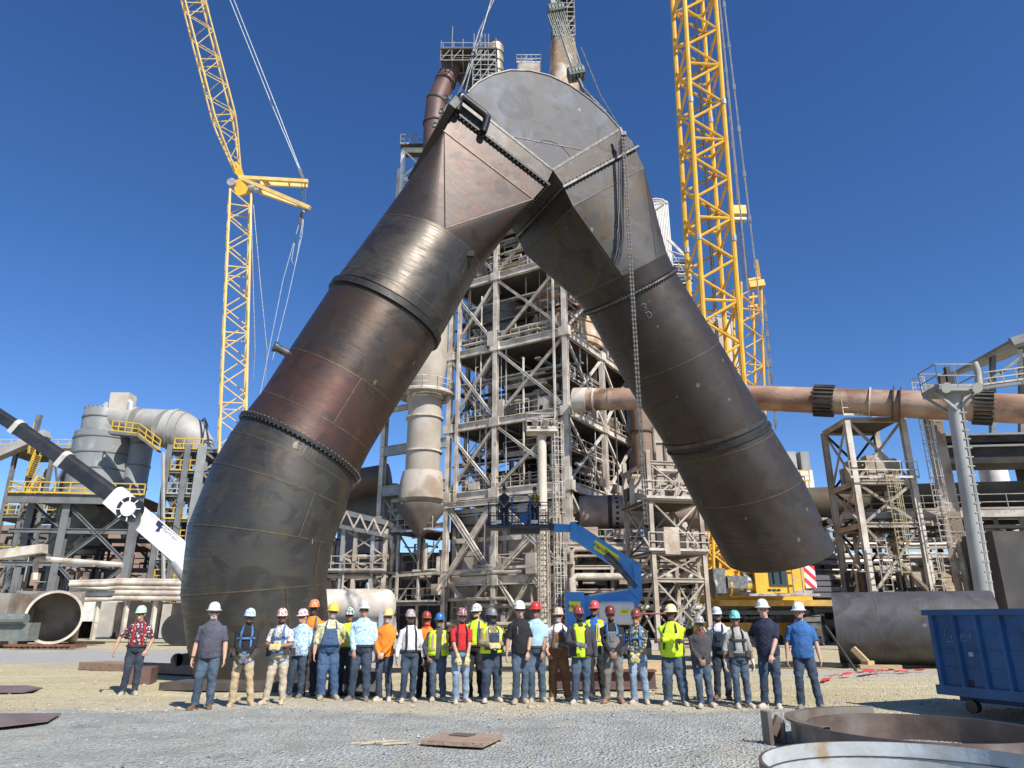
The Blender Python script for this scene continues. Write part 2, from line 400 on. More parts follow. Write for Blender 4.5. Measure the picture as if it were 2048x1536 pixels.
bro = shell('brown_barrel', [L8, L9], st_bro); seams([(L8, L9), (rlerp(L8, L9, .93), L9)], bro)
fl2 = B(); h = hoop(L9, 1.045, .24, L9b); fl2.add(h.v, h.f); fl2.out('stiffener_ring', blk, wye, 30)
shi = shell('bright_barrel', [L9b, L10], st_shi); seams([(rlerp(L9b, L10, .12), L10), (rlerp(L9b, L10, .97), L10)], shi)
# rectangular frames of the transition, from near edge seen in the picture, 4.1 m deep
DEEP = 4.1; NO = 2.05
def frame4(a, b, order):
    A, C_ = wy(*a, NO), wy(*b, NO); return [A, C_, C_+WN*DEEP, A+WN*DEEP]
def rect_ring(fr):                                           # ring of NR points laid on the corners, matching ring(): starts at left, goes to the near side
    A, C_, D_, E_ = fr; q = NR//4; out = []
    # order of ring(): i=0 left (-d), i=q near (-WN), 2q right, 3q far ; corners sit between
    for i in range(NR):
        k = (i + q//2)                                       # quarters centred on corners
        s_ = i//q
        out.append([A, C_, D_, E_][s_])
    return out
def rect_map(fr, spans):                                     # corners own spans of the ring, the edges between are shared out
    out = [None]*NR
    for c_, (a, b) in enumerate(spans):
        for i in range(a, b+1): out[i % NR] = fr[c_]
        a2 = spans[(c_+1) % 4][0] + (NR if c_ == 3 else 0)
        for i in range(b+1, a2): out[i % NR] = fr[c_].lerp(fr[(c_+1) % 4], (i-b)/(a2-b))
    return out
FLf = frame4((908, 226), (1092, 369), 0); FLc = frame4((888, 262), (1066, 398), 0)
def box_loft(m, f1, f2):
    for i in range(4):
        j = (i+1) % 4; m.quad(f1[i], f1[j], f2[j], f2[i])
tl = B(); tl.rings([rect_ring(FLc), L10][::-1], uvl=[0, 3.6])
c2 = B()
box_loft(tl, FLc, FLf)
trl = tl.out('left_transition', st_tra, wye, 20)
def rim4(fr, ax, out=.13, th=.07):
    m = B(); c = sum(fr, V((0, 0, 0)))/4
    o = []
    for i, p in enumerate(fr):
        e1 = (p - fr[(i+1) % 4]).normalized(); e2 = (p - fr[(i-1) % 4]).normalized(); o.append(p + (e1+e2)*out)
    i_ = [p.lerp(c, .01) for p in fr]
    m.rings([[p-ax*th for p in i_], [p-ax*th for p in o], [p+ax*th for p in o], [p+ax*th for p in i_], [p-ax*th for p in i_]])
    return m, o
def bolts4(fr, ax, outs, sp=.17, s_=.03, ln=.10):
    m = B()
    for i in range(4):
        a = fr[i].lerp(outs[i], .55); b = fr[(i+1) % 4].lerp(outs[(i+1) % 4], .55); n = int((b-a).length/sp)
        for k in range(n+1): p = a.lerp(b, k/n); m.tube(p-ax*ln, p+ax*ln, s_, n=6)
    return m
axL = (sum(FLf, V((0,0,0)))/4 - cen(L10)).normalized()
m, o = rim4(FLf, axL, .12, .04); fL = m.out('left_head_flange', blk, wye); bolts4(FLf, axL, o).out('bolts', boltm, fL)
strip = B()
for a, b in ((FLc[0], FLc[1]), (FLc[1], FLc[2]), (FLc[3], FLc[0])): strip.bar(a, b, .05)
L10n = [p for p in L10]; strip.bar(FLc[1], L10[NR//4], .03); strip.bar(FLc[0], L10[NR//4], .03)
strip.out('weld_seam', weld, trl)
# head box
HP = [(908, 226), (924, 200), (936, 184), (955, 165), (985, 149), (1020, 140), (1060, 141), (1100, 151), (1140, 170), (1180, 198), (1215, 229), (1240, 258), (1264, 282), (1270, 297), (1128, 374), (1105, 340), (1092, 369)]
hp = [wy(x, y, NO) for x, y in HP]
hd = B(); hd.prism(hp, WN*DEEP); head = hd.out('head_box', st_head, wye, 25)
st = B()
def lift(x, y, k=.06): return wy(x, y, NO+k)
for a, b in (((1105, 340), (926, 198)), ((1105, 340), (1240, 258))): st.bar(lift(*a, .02), lift(*b, .02), .10, .06, WN)
for a, b in zip(HP[2:11], HP[3:12]): st.bar(lift(*a, .01), lift(*b, .01), .05, .05, WN)
st.bar(lift(1000, 268, .008), lift(1178, 302, .008), .03, .02, WN)
st.out('weld_seam', pm('weld_grey', (.15, .145, .135), (.10, .085, .07), 5, .5, .4), head)
pl = B()
for quad_ in (((1105, 341), (925, 200), (909, 226), (1092, 368)), ((1105, 341), (1241, 259), (1269, 297), (1128, 373))):
    pl.prism([lift(x, y, .0) for x, y in quad_], -WN*.03)
pl.out('collar_plate', steel('steel_collar', (.13, .125, .115), (.11, .10, .09), (.13, .095, .065), .42, .6), head)
dk = B(); cc = wy(1104, 325, NO+.012)
dd = [cc + (WE*math.cos(t) + Z*math.sin(t))*1.0 for t in [math.pi*2*i/40 for i in range(40)]]
# disc mark ground into the plate near the notch
tor = [cc + (WE*math.cos(t) + Z*math.sin(t))*.95 for t in [math.pi*(.08+.84*i/24) for i in range(25)]]
dk.pipe(tor, .008, 4); dk.out('scribed_arc', pm('scribe', (.12, .12, .12)), head)
# right leg
R0 = ring((1148, 598), (1331, 500), .93); R1 = ring((1176, 630), (1346, 534), .90); R2 = ring((1255, 772), (1430, 668), .90); R3 = ring((1338, 906), (1521, 815), .885); R4 = ring((1346, 922), (1530, 830), .885)
R5 = ring((1400, 1028), (1590, 928), .885); R6 = ring((1468, 1156), (1655, 1062), .885)
FRf = [hp[14], hp[13], hp[13]+WN*DEEP, hp[14]+WN*DEEP]; FRc = frame4((1146, 412), (1288, 336), 0)
tr = B(); tr.rings([rect_map(FRc, [(8, 9), (17, 27), (33, 43), (50, 60)]), R0][::-1], uvl=[0, 3.6]); box_loft(tr, FRc, FRf)
trr = tr.out('right_transition', steel('steel_transition_r', (.105, .10, .098), (.085, .07, .058), (.12, .08, .035), .52, .4, streak_k=.08), wye, 20)
axR = (sum(FRf, V((0,0,0)))/4 - cen(R0)).normalized()
m, o = rim4(FRf, axR, .13, .045); fR = m.out('right_head_flange', pm('flange_grey', (.2, .195, .185), (.12, .1, .08), 3, .4, .6), wye); bolts4(FRf, axR, o, .2).out('bolts', blk, fR)
strip = B()
for a, b in ((FRc[0], FRc[1]), (FRc[3], FRc[0])): strip.bar(a, b, .04)
strip.bar(FRc[0], R0[9], .03); strip.bar(FRc[1], R0[17], .03); strip.out('weld_seam', weld, trr)
neck = shell('right_neck', [R0, R1], st_rt); seams([(R0, R1)], neck)
f3 = hoop(R1, 1.045, .07, R2).out('bolted_flange', pm('flange_grey', (.2,)*3), wye, 30); bolts(R1, R2, 90, 1.03, .04, .1).out('bolts', blk, f3)
ub = shell('right_upper_barrel', [R1, R2, R3], st_rt); seams([(R2, R3)], ub)
hoop(R3, 1.03, .16, R4).out('stiffener_ring', st_shi, wye, 30); hoop(R4, 1.03, .10, R5).out('stiffener_ring', blk, wye, 30)
shell('coupling', [R3, R4], blk)
lb = shell('right_lower_barrel', [R4, R5, R6], st_rt); seams([(R5, R6), (rlerp(R4, R5, .12), R5)], lb)
# lugs, stub, U handle on the left flange, long weld lines
lg = B(); q = R6[NR//4+6].lerp(R5[NR//4+6], .35); lg.tube(q, q+V((.1, -.35, .05)), .13, n=14); lg.out('lifting_trunnion', blk, wye, 30)
lg = B(); q = L8[1].lerp(L8[2], .5)+V((0, 0, -.15)); lg.tube(q, q+(q-cen(L8)).normalized()*.5, .13, n=20); lg.tube(q+(q-cen(L8)).normalized()*.42, q+(q-cen(L8)).normalized()*.52, .17, n=20); lg.out('stub_pipe', pm('stub_metal', (.10, .10, .10), (.2, .2, .19), 3, .3, .7), wye, 30)
lg = B(); q = L9b[NR//4+7].lerp(L10[NR//4+7], .93); lg.box(q+V((0, -.06, 0)), (.28, .2, .2)); lg.out('lug', blk, wye)
uh = B(); up = V(axL)
a, b = wy(914, 222, NO+.22), wy(966, 264, NO+.22); a2, b2 = wy(920, 193, NO+.3), wy(975, 236, NO+.3)
uh.pipe([a, a.lerp(a2, .8), a2.lerp(b2, .05)+(a2-a)*.05, a2.lerp(b2, .12)+(a2-a)*.1, a2.lerp(b2, .88)+(a2-a)*.1, b2.lerp(a2, .02)+(a2-a)*.02, b2.lerp(b, .25), b], .14, 14)
uh.out('lifting_handle', pm('black_pipe_paint', (.012, .012, .013), (.02, .02, .02), 3, .35, .2), wye, 40)
# lifting beam (dark) along the far left edge of the flange
lbm = B(); a, b = wy(905, 214, NO+.1), wy(905, 214, NO+.1)+WN*(DEEP+.6); lbm.bar(a-WN*.3, b, .28, .5, axL); lbm.out('lifting_lug_plate', blk, wye)
# chalk marks of the fitters (white strokes, thin)
def chalk(rg1, rg2, t, i, glyphs, s_=.16):
    base = rg1[i].lerp(rg2[i], t); nx = (rg1[(i+1) % NR]-rg1[i]).normalized(); ax = (cen(rg2)-cen(rg1)).normalized(); c = cen(rg1).lerp(cen(rg2), t); r0 = (base-c)
    rad = r0.length; out_ = r0.normalized(); 
    x = 0; ck = B()
    for gph in glyphs:
        for stn in gph:
            pts = []
            for (a, b) in stn:
                s2 = (x+a)*s_; th = s2/rad; d = out_*math.cos(th) + nx*math.sin(th); pts.append(c + d*(rad*1.004) + ax*b*s_)
            ck.pipe(pts, .011, 4)
        x += 1.3
    ck.out('chalk_mark', pm('chalk_white', (.26, .255, .24)), wye)
O_ = [[(0, 0), (0, 1), (.7, 1), (.7, 0), (0, 0)]]; C_g = [[(.7, 1), (0, 1), (0, 0), (.7, 0)]]; D_g = [[(0, 0), (0, 1), (.5, .9), (.7, .5), (.5, .1), (0, 0)]]; I_g = [[(.3, 0), (.3, 1)]]; W_g = [[(0, 1), (.2, 0), (.4, .8), (.6, 0), (.8, 1)]]; T3 = [[(0, 1), (.7, 1), (.3, .6), (.7, .3), (.3, 0), (0, .1)]]
chalk(L5, L6, .25, 15, [O_, O_, C_g, O_], .19); 
chalk(R1, R2, .16, 9, [T3, D_g, W_g, C_g], .26); chalk(R1, R2, .27, 9, [D_g, I_g, O_], .26); chalk(R4, R5, .25, 20, [I_g, I_g], .2)
chalk(L2, L3, .9, 22, [I_g, W_g], .3)
# rust running along a few longitudinal welds
lw = B()
for r1, r2, i in ((L1, L2, 19), (L3, L4, 20), (L5, L6, 17), (L7, L8, 18), (L2, L3, 24)):
    lw.bar(r1[i]*1.0+(r1[i]-cen(r1)).normalized()*.01, r2[i]+(r2[i]-cen(r2)).normalized()*.01, .03, .02)
lw.out('longitudinal_weld', weld, wye)
# ---------------- the plant's painted steel
beige = pm('dusty_cream_steel', (.46, .40, .33), (.30, .245, .19), .7, .7, 0, .4, 20, col3=(.28, .20, .14), s3=.35, lo3=.56, hi3=.7)
cream = pm('pale_cream_steel', (.60, .55, .47), (.40, .34, .275), .9, .6, 0, .3, 20, col3=(.33, .25, .18), s3=1.2, lo3=.6, hi3=.72)
dust = pm('dusty_shaded_deck', (.085, .072, .06), (.06, .05, .043), .8, .9)  # dusty decking, its colour darkened for the shade between floors
dark = pm('grimy_steel_and_shade', (.035, .031, .028), (.075, .062, .05), 1.1, .8)  # dark steel; also stands in for shade deep inside the plant
ducty = pm('old_vessel_shell', (.46, .37, .29), (.28, .20, .145), .5, .75, 0, .3, 9, col3=(.50, .45, .38), s3=.8, lo3=.5, hi3=.65)
orust = pm('rust_streaked_shell', (.46, .32, .20), (.30, .15, .07), .55, .75, 0, .3, 9, col3=(.58, .50, .40), s3=.7, lo3=.5, hi3=.62, stretch=(1, 1, .35))
tano = pm('tan_panel', (.40, .34, .28), (.31, .26, .21), .4, .8, 0, .3, 12)
galv = pm('galvanised', (.42, .42, .41), (.30, .29, .27), 2, .5, .45)
bluegrey = pm('blue_grey_beam', (.33, .36, .37), (.27, .28, .27), 1, .6)
white = pm('white_paint', (.72, .71, .68), (.6, .57, .52), 1.5, .5)
SGN = 1
class Frame:
    """steel frame tower: grid of columns (a along dX, b along dY), beams on levels, braces, decks, rails"""
    def __init__(s, root, O, dX, dY, mat, cw=.45):
        s.root = root; s.O = V(O); s.X = V(dX).normalized(); s.Y = V(dY).normalized(); s.m = mat; s.cw = cw
    def p(s, a, b, z): return s.O + s.X*a + s.Y*b + Z*z
    def col(s, a, b, z0, z1, w_=None, mat=None, name='column'):
        w_ = w_ or s.cw; return B().hbeam(s.p(a, b, z0), s.p(a, b, z1), w_, w_, s.Y, .07).out(name, mat or s.m, s.root)
    def beam(s, a0, b0, a1, b1, z, h=.55, w_=.28, mat=None, name='beam'):
        return B().hbeam(s.p(a0, b0, z), s.p(a1, b1, z), w_, h, Z, .06).out(name, mat or s.m, s.root)
    def braceX(s, a0, b0, a1, b1, z0, z1, w_=.2, mat=None, one=0):
        m = B()
        if one != 2: m.hbeam(s.p(a0, b0, z0), s.p(a1, b1, z1), w_, w_, s.X, .05)
        if one != 1: m.hbeam(s.p(a0, b0, z1), s.p(a1, b1, z0), w_, w_*.98, s.X, .05)
        return m.out('cross_brace', mat or s.m, s.root)
    def deck(s, a0, b0, a1, b1, z, mat=None, t=.12):
        c = s.p((a0+a1)/2, (b0+b1)/2, z); M = Matrix((s.X, s.Y, Z)).transposed()
        return B().box(c, (abs(a1-a0), abs(b1-b0), t), m=M).out('deck', mat or dust, s.root)
    def rail(s, pts, z, mat=None, sp=1.4, r=.028):
        return B().rail([s.p(a, b, z) for a, b in pts], 1.1, sp, r).out('railing', mat or s.m, s.root)
def clutter(fr, a0, a1, b0, b1, z0, z1, seed, npipe=10, nbox=5, nsm=12, mat=None, name='pipework', mats=None):
    """runs of small pipe with elbows, cable trays, hangers and boxes on one level"""
    random.seed(seed); m = B(); mb = B()
    for i in range(npipe):
        a, b, z = rnd(a0, a1), rnd(b0, b1), rnd(z0, z1); pts = [fr.p(a, b, z)]; r = random.choice((.05, .06, .09, .14, .2))
        for k in range(random.randint(1, 3)):
            ax = random.randint(0, 2)
            if ax == 0: a = rnd(a0, a1)
            elif ax == 1: b = rnd(b0, b1)
            else: z = rnd(z0, z1)
            q = fr.p(a, b, z)
            if (q-pts[-1]).length > .5: pts.append(q)
        if len(pts) > 1: m.pipe(pts, r, 7)
    for i in range(nbox):
        a, b = rnd(a0, a1), rnd(b0, b1); z = z0 + rnd(.2, .6); M = Matrix((fr.X, fr.Y, Z)).transposed()
        B().box(fr.p(a, b, z+.4), (rnd(.4, 1.4), rnd(.4, 1.2), rnd(.6, 1.7)), m=M).out('equipment_box', (mats or [beige, random.choice((ducty, dark, beige))])[1] if not mat else mat, fr.root)
    for i in range(nsm):
        a, b, z = rnd(a0, a1), rnd(b0, b1), rnd(z0, z1); ax = random.choice((fr.X, fr.Y, Z)); L = rnd(.6, 3)
        mb.bar(fr.p(a, b, z), fr.p(a, b, z)+ax*L, rnd(.05, .16))
    if m.v: m.out(name, (mats or [beige, beige])[0] if not mat else mat, fr.root, 40)
TL = V((-.85, .525, 0)).normalized(); TR = V((.525, .85, 0)).normalized(); TO = V((4.5, 56, 0))
tower = thing('preheater_tower', 'tall open preheater tower of dusty cream steel with crossed braces behind the arched duct', 'industrial tower', TO)
T = Frame(tower, TO, TL, TR, cream, .42)
ZL = [.6, 4.6, 11.7, 17.9, 24.9, 31.9, 38.6, 45.0]
A_ = [0, 7, 12, 19.7]; Bb = [0, 7.3, 13.6, 20]
for a in A_:
    T.col(a, 0, 0, 48.4 if a in (12, 19.7) else 45.5)
for b in Bb[1:]: T.col(0, b, 0, 45.5)
for a in (7, 12, 19.7):
    T.col(a, 13.6, 0, 45.5, mat=beige)
T.col(11.0, -.1, 11, 45.3, .3); T.col(12, 6.8, 0, 45.3, .4); T.col(1.0, -.15, 4.6, 45, .16)
for z in ZL[1:]:
    T.beam(0, 0, 12, 0, z, .7, .35, name='floor_beam'); T.beam(0, 0, 0, 20, z, .7, .35, name='floor_beam')
    T.beam(12, 0, 12, 13.6, z, .5); T.beam(0, 13.6, 19.7, 13.6, z, .5, mat=dark); T.beam(7, 0, 7, 13.6, z, .5, mat=beige)
    if z > 20: T.beam(12, .1, 19.7, .1, z, .5)
    if z > 5:
        T.deck(.3, .3, 11.8, 13.4, z-.1); T.rail([(0, .1), (11.9, .1)], z+.3, None, .9, .022); T.rail([(.0, .2), (.0, 19.8)], z+.3, beige, .9, .022)
        T.deck(.3, 13.8, 11.8, 19.8, z-.1)
for (z0, z1) in zip(ZL[1:-1], ZL[2:]):
    T.braceX(0, 0, 7, 0, z0+.3, z1-.3, .22); T.braceX(7, 0, 12, 0, z0+.3, z1-.3, .22)
    T.braceX(0, 0, 0, 7.3, z0+.3, z1-.3, .2); T.braceX(0, 7.3, 0, 13.6, z0+.3, z1-.3, .22, one=1 if z0 > 18 else 0)
    T.braceX(12, 13.6, 0, 13.6, z0, z1, .24, dark); T.braceX(12, 0, 12, 6.8, z0, z1, .2, beige)
    T.braceX(19.7, 13.6, 12, 13.6, z0, z1, .2, dark)
    # half level platform with rail
    zm = (z0+z1)/2+rnd(-.4, .4)
    if 24 < z0 < 30: continue
    T.beam(0, 1.5, 7, 1.5, zm, .35, .2); T.deck(.3, 1.5, 7, 5, zm-.1); T.rail([(.3, 1.4), (7, 1.4)], zm+.1)
    T.beam(.4, 0, .4, 7.3, zm-.2, .3, .2, beige); T.deck(.4, .5, 2.2, 7.2, zm-.3); T.rail([(.2, .4), (.2, 7.2)], zm-.2)
for i, z in enumerate(ZL[1:7]):
    clutter(T, .8, 11.5, .8, 6, z+.3, z+5.5, 50+i, 16, 6, 30); clutter(T, .8, 11.5, 2.5, 6.5, z+.3, z+5.8, 70+i, 14, 6, 30, dark)
    clutter(T, .8, 11.5, 6, 13, z+.3, z+5.5, 90+i, 10, 8, 24, dark)  # deep clutter coloured dark to pass for interior shade
    clutter(T, .3, 3, .5, 13, z+.3, z+5.0, 130+i, 12, 7, 24)
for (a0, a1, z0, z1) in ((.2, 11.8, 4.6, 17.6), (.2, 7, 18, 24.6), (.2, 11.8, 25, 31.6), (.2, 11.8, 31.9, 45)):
    B().box(T.p((a0+a1)/2, 13.3, (z0+z1)/2), (a1-a0, .1, z1-z0), m=Matrix((TL, TR, Z)).transposed()).out('rear_shade_panel', dark, tower)  # dark panels added at the back so the inside reads as shade
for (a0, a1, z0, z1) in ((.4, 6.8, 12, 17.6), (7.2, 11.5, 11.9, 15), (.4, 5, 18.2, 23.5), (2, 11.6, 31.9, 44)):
    B().box(T.p((a0+a1)/2, 7.0, (z0+z1)/2), (a1-a0, .1, z1-z0), m=Matrix((TL, TR, Z)).transposed()).out('inner_face', dark, tower)  # more added dark panels at mid depth, in place of inner shade
for (b0, b1, z0, z1) in ((2, 13, 4.6, 11.4), (1, 13, 12, 17.6), (3, 13, 18, 24.2), (4, 13, 32, 44)): B().box(T.p(2.6, (b0+b1)/2, (z0+z1)/2), (.1, b1-b0, z1-z0), m=Matrix((TL, TR, Z)).transposed()).out('inner_face', dark, tower)  # added dark panels behind the right face, again painted shade
random.seed(61)                                             # node plates, risers, tray runs and drop pipes on the two faces
for z in ZL[1:]:
    for a in (0, 7, 12): B().box(T.p(a, -.02, z), (.95, .56, .8), m=Matrix((TL, TR, Z)).transposed()).out('gusset_plate', cream, tower)
    for b in (7.3, 13.6): B().box(T.p(-.02, b, z), (.56, .95, .8), m=Matrix((TL, TR, Z)).transposed()).out('gusset_plate', cream, tower)
for i in range(26):
    a = rnd(.5, 11.6); z0 = random.choice(ZL[1:5])+rnd(0, 2); m = B(); b = rnd(-.35, 1.2); r_ = random.choice((.03, .04, .06, .09)); z1 = z0+rnd(4, 14)
    m.pipe([T.p(a, b, z0), T.p(a, b, z1), T.p(a+rnd(-1, 1), b+.8, z1+.4)], r_, 6); m.out('riser_pipe', random.choice((beige, cream, galv, dark)), tower, 40)
for i in range(22):
    b = rnd(.5, 13); z0 = random.choice(ZL[1:5])+rnd(0, 2); m = B(); a = rnd(-.3, 1.2); z1 = z0+rnd(3, 9)
    m.pipe([T.p(a, b, z0), T.p(a, b, z1), T.p(a+.7, b+rnd(-1, 1), z1+.4)], random.choice((.03, .05, .08)), 6); m.out('riser_pipe', random.choice((beige, cream, galv, dark)), tower, 40)
for i, z in enumerate(ZL[1:7]):
    for k in range(3):
        b = rnd(.2, 4); h_ = rnd(2.2, 5.6); m = B(); m.bar(T.p(.3, b, z+h_), T.p(11.8, b, z+h_), .5, .12); m.out('cable_tray', random.choice((beige, galv, dark)), tower)
        a = rnd(.3, 3); h_ = rnd(2.2, 5.6); m = B(); m.bar(T.p(a, .3, z+h_), T.p(a, 13, z+h_), .5, .12); m.out('cable_tray', random.choice((beige, galv)), tower)
    clutter(T, .4, 11.6, -.1, 1.2, z+.2, z+2.6, 900+i, 8, 4, 34); clutter(T, -.1, 1.2, .5, 13, z+.2, z+2.6, 950+i, 8, 4, 30)
# stairs zig-zagging inside the left part of the frame
sr = B(); rl = B()
for i, (z0, z1) in enumerate(zip(ZL[1:-1], ZL[2:])):
    zm = (z0+z1)/2
    for (a0, a1, za, zb, b) in ((8, 11, z0, zm, 1.2), (11, 8, zm, z1, 2.2)):
        p, q = T.p(a0, b, za+.1), T.p(a1, b, zb+.1)
        for k in (-.4, .4): sr.bar(p+TR*k, q+TR*k, .06, .26)
        for t in range(12): e = p.lerp(q, (t+.5)/12); sr.bar(e-TR*.4, e+TR*.4, .25, .04)
        for k in (-.4, .4):
            for h in (.55, 1.05): rl.bar(p+TR*k+Z*h, q+TR*k+Z*h, .05)
            for t in range(5): e = p.lerp(q, t/4)+TR*k; rl.bar(e, e+Z*1.05, .05)
    T.deck(10.9, .8, 11.9, 2.8, zm)
sr.out('stair_flight', beige, tower); rl.out('stair_rail', cream, tower)
# cyclones and vessels inside (things that stand in the tower)
def vessel(name, label, cat, c, R_, z0, z1, mat, cone=0, rings=4, root=None, dome=True, group=None):
    t = thing(name, label, cat, (c[0], c[1], z0), group)
    m = B(); prof = []
    if cone: prof += [(R_*.22, z0-cone), (R_*.26, z0-cone*.9)]
    prof += [(R_, z0), (R_, z1)] + ([(R_*.85, z1+R_*.3), (R_*.4, z1+R_*.45)] if dome else [])
    m.lathe((c[0], c[1], 0), prof, 32); sh = m.out('vessel_shell', mat, t, 35)
    for i in range(rings):
        z = z0+(z1-z0)*(i+.5)/rings; r_ = B(); r_.lathe((c[0], c[1], z), [(R_*.99, -.1), (R_+.12, -.1), (R_+.12, .1), (R_*.99, .1)], 32, cap=False); r_.out('stiffener_ring', mat, t, 30)
    return t
def tp(a, b): q = T.p(a, b, 0); return (q.x, q.y)
vessel('cyclone', 'large rust streaked cyclone behind the cross braces, highest seen below the duct arch', 'cyclone', tp(2.9, 6.2), 3.4, 25.6, 31.0, orust, .6)
vessel('cyclone', 'grey shaded cyclone next to the rust streaked one inside the tower', 'cyclone', tp(9.0, 4.2), 2.3, 25.5, 30.2, pm('vessel_grey', (.22, .205, .185), (.14, .125, .11), .7, .7), .5)
vessel('cyclone', 'dusty cyclone with a long cone on the tower floor below the rust streaked cyclone', 'cyclone', tp(7.5, 8), 2.7, 19.4, 23.4, ducty, 4.5)
vessel('cyclone', 'brown cyclone deep in the middle floors of the tower', 'cyclone', tp(4, 9.5), 2.6, 12.9, 16.8, ducty, 3.5)
vessel('storage_vessel', 'squat vessel standing on a middle floor of the tower near its corner', 'vessel', tp(3.8, 3.2), 1.3, 18.2, 20.6, beige, 0, 2)
vessel('storage_vessel', 'small round vessel beside the squat one on the same tower floor', 'vessel', tp(6.2, 3.0), 1.0, 18.2, 19.6, ducty, 0, 2)
vessel('cyclone', 'pale cyclone at the right rear of the tower above the level duct', 'cyclone', tp(1.5, 17.5), 3.0, 26, 31, cream, 3)
# base building: panels behind the frame at ground level
base = thing('base_building', 'tan panelled building with crossed braces at the foot of the tower', 'building', T.p(6, .8, 0))
Bf = Frame(base, T.O, TL, TR, tano, .35)
M3 = Matrix((TL, TR, Z)).transposed()
B().box(T.p(6.1, 4.2, 5.2), (11.3, 6.6, 10.4), m=M3).out('wall', tano, base)
for a in (.6, 3.4, 6.4, 9.2, 11.6):
    B().bar(T.p(a, .75, 0), T.p(a, .75, 10.4), .3, .34, TL).out('wall_rib', beige, base)
for z in (1.4, 4.9, 8.0, 10.5): B().bar(T.p(.4, .72, z), T.p(11.8, .72, z), .3, .4).out('wall_girt', cream, base)
for a in (1.2, 4.0, 7.4, 10): B().box(T.p(a, .72, 6.4), (1.4, .12, 2.4), m=M3).out('wall_panel', pm('tan_panel_lit', (.42, .35, .285), (.36, .3, .24), .5, .8), base)
for (a0, a1, z0, z1) in ((.2, 6.8, 4.9, 10.6), (7.2, 11.8, 4.9, 10.6), (.2, 3.4, .3, 4.9), (3.4, 6.8, .3, 4.9), (7, 11.8, .3, 4.9)):
    Bf.m = cream; Bf.braceX(a0, 0, a1, 0, z0, z1, .3)
T.beam(0, -.1, 12, -.1, 11.0, .5, .4)
B().bar(T.p(-1, -1.4, 5.6), T.p(26, -1.4, 4.9), .2).out('long_pipe', cream, tower)
clutter(T, .4, 12, .1, .6, .8, 4.4, 300, 10, 4, 18)
clutter(T, -1, 12, -1.0, .0, 1, 9.5, 301, 7, 2, 18)
clutter(T, 0, .4, 1, 13, 1, 10.5, 302, 16, 8, 30)
# left bay with the pale vertical gas duct
for z in (20.8,): T.beam(12, -.1, 19.6, -.1, z, .5, .4)
T.col(19.6, -.1, 0, 21.2, .5, name='column'); T.col(19.6, 6, 0, 17, .4, beige)
for z, nm in ((16.7, 'grey_beam'), (12.9, 'grey_beam')): T.beam(12, -.25, 19.8, -.25, z, .95, .35, bluegrey, nm)
T.beam(12, 0, 19.6, 0, 9.4, .45, .3); T.beam(12, 0, 19.6, 0, 5.4, .4, .3); T.beam(12, -.6, 19.6, -.6, 2.9, .35, .3)
T.deck(12.4, -1.4, 17.0, 5, 8.8); T.rail([(12.4, -1.4), (17.0, -1.4), (17.0, 4)], 8.9); T.deck(12.2, -.8, 17.5, 4, 2.9); T.rail([(12.4, -.8), (17, -.8)], 3.0)
T.braceX(17, 0, 19.6, 0, .3, 9, .2); T.braceX(12.3, 0, 17, 0, 3, 8.6, .14); T.braceX(17, .2, 19.6, .2, 9.4, 12.5, .14, one=1)
T.col(17, -.3, 0, 8.8, .22); T.col(14.6, -.3, 0, 8.8, .18)
clutter(T, 12.4, 19.8, .5, 5, 3, 9, 310, 12, 5, 20); clutter(T, 12.4, 19.8, 6, 12, 1, 16, 311, 16, 5, 22, dark)
gc = P(847, 900, 62.5)
for (a0, a1, b0, z0, z1) in ((12.4, 19.2, -.6, 9.2, 12.7), (12.4, 16.5, -.5, 3, 8.6)): clutter(T, a0, a1, b0, b0+1.2, z0, z1, 777+int(z0), 10, 4, 26)
gd = thing('gas_duct', 'pale round vertical duct with curved shadows left of the tower, cone at its foot', 'duct', (gc.x, gc.y, 8))
def zz(py, Y=62.5, px=847): return P(px, py, Y).z
m = B(); m.lathe((gc.x, gc.y, 0), [(1.55, zz(945)), (1.55, zz(770)), (1.9, zz(735)), (1.9, zz(560))], 40, cap=True); m.out('duct_shell', pm('pale_duct_paint', (.42, .375, .315), (.33, .285, .23), .5, .7), gd, 35)
m = B(); m.lathe((gc.x, gc.y, 0), [(1.6, zz(948)), (1.75, zz(945)), (1.95, zz(965)), (2.0, zz(1000)), (1.6, zz(1008))][::-1], 40); m.out('collar', beige, gd, 35)
m = B(); m.lathe((gc.x, gc.y, 0), [(.35, zz(1072)), (2.0, zz(1025)), (2.1, zz(1012)), (1.5, zz(1008))], 40); m.out('hopper_cone', pm('cone_shade_brown', (.16, .13, .105), (.11, .09, .075), .8, .8), gd, 35)  # cone coloured darker to stand for the shade it lies in
for py in (800, 838, 905): m = B(); m.lathe((gc.x, gc.y, zz(py)), [(1.5, -.07), (1.72, -.07), (1.72, .07), (1.5, .07)], 40, cap=False); m.out('stiffener_ring', cream, gd, 30)
m = B(); q = V((gc.x, gc.y, 0)); 
m.rail([q+V((2.6*math.cos(t), 2.6*math.sin(t), zz(790))) for t in [math.pi*2*i/12 for i in range(13)]], 1.1, 1.2); m.out('railing', cream, gd)
m = B(); m.lathe((gc.x, gc.y, zz(792)), [(1.7, -.1), (2.7, -.1), (2.7, .05), (1.7, .05)], 24, cap=False); m.out('platform', beige, gd)
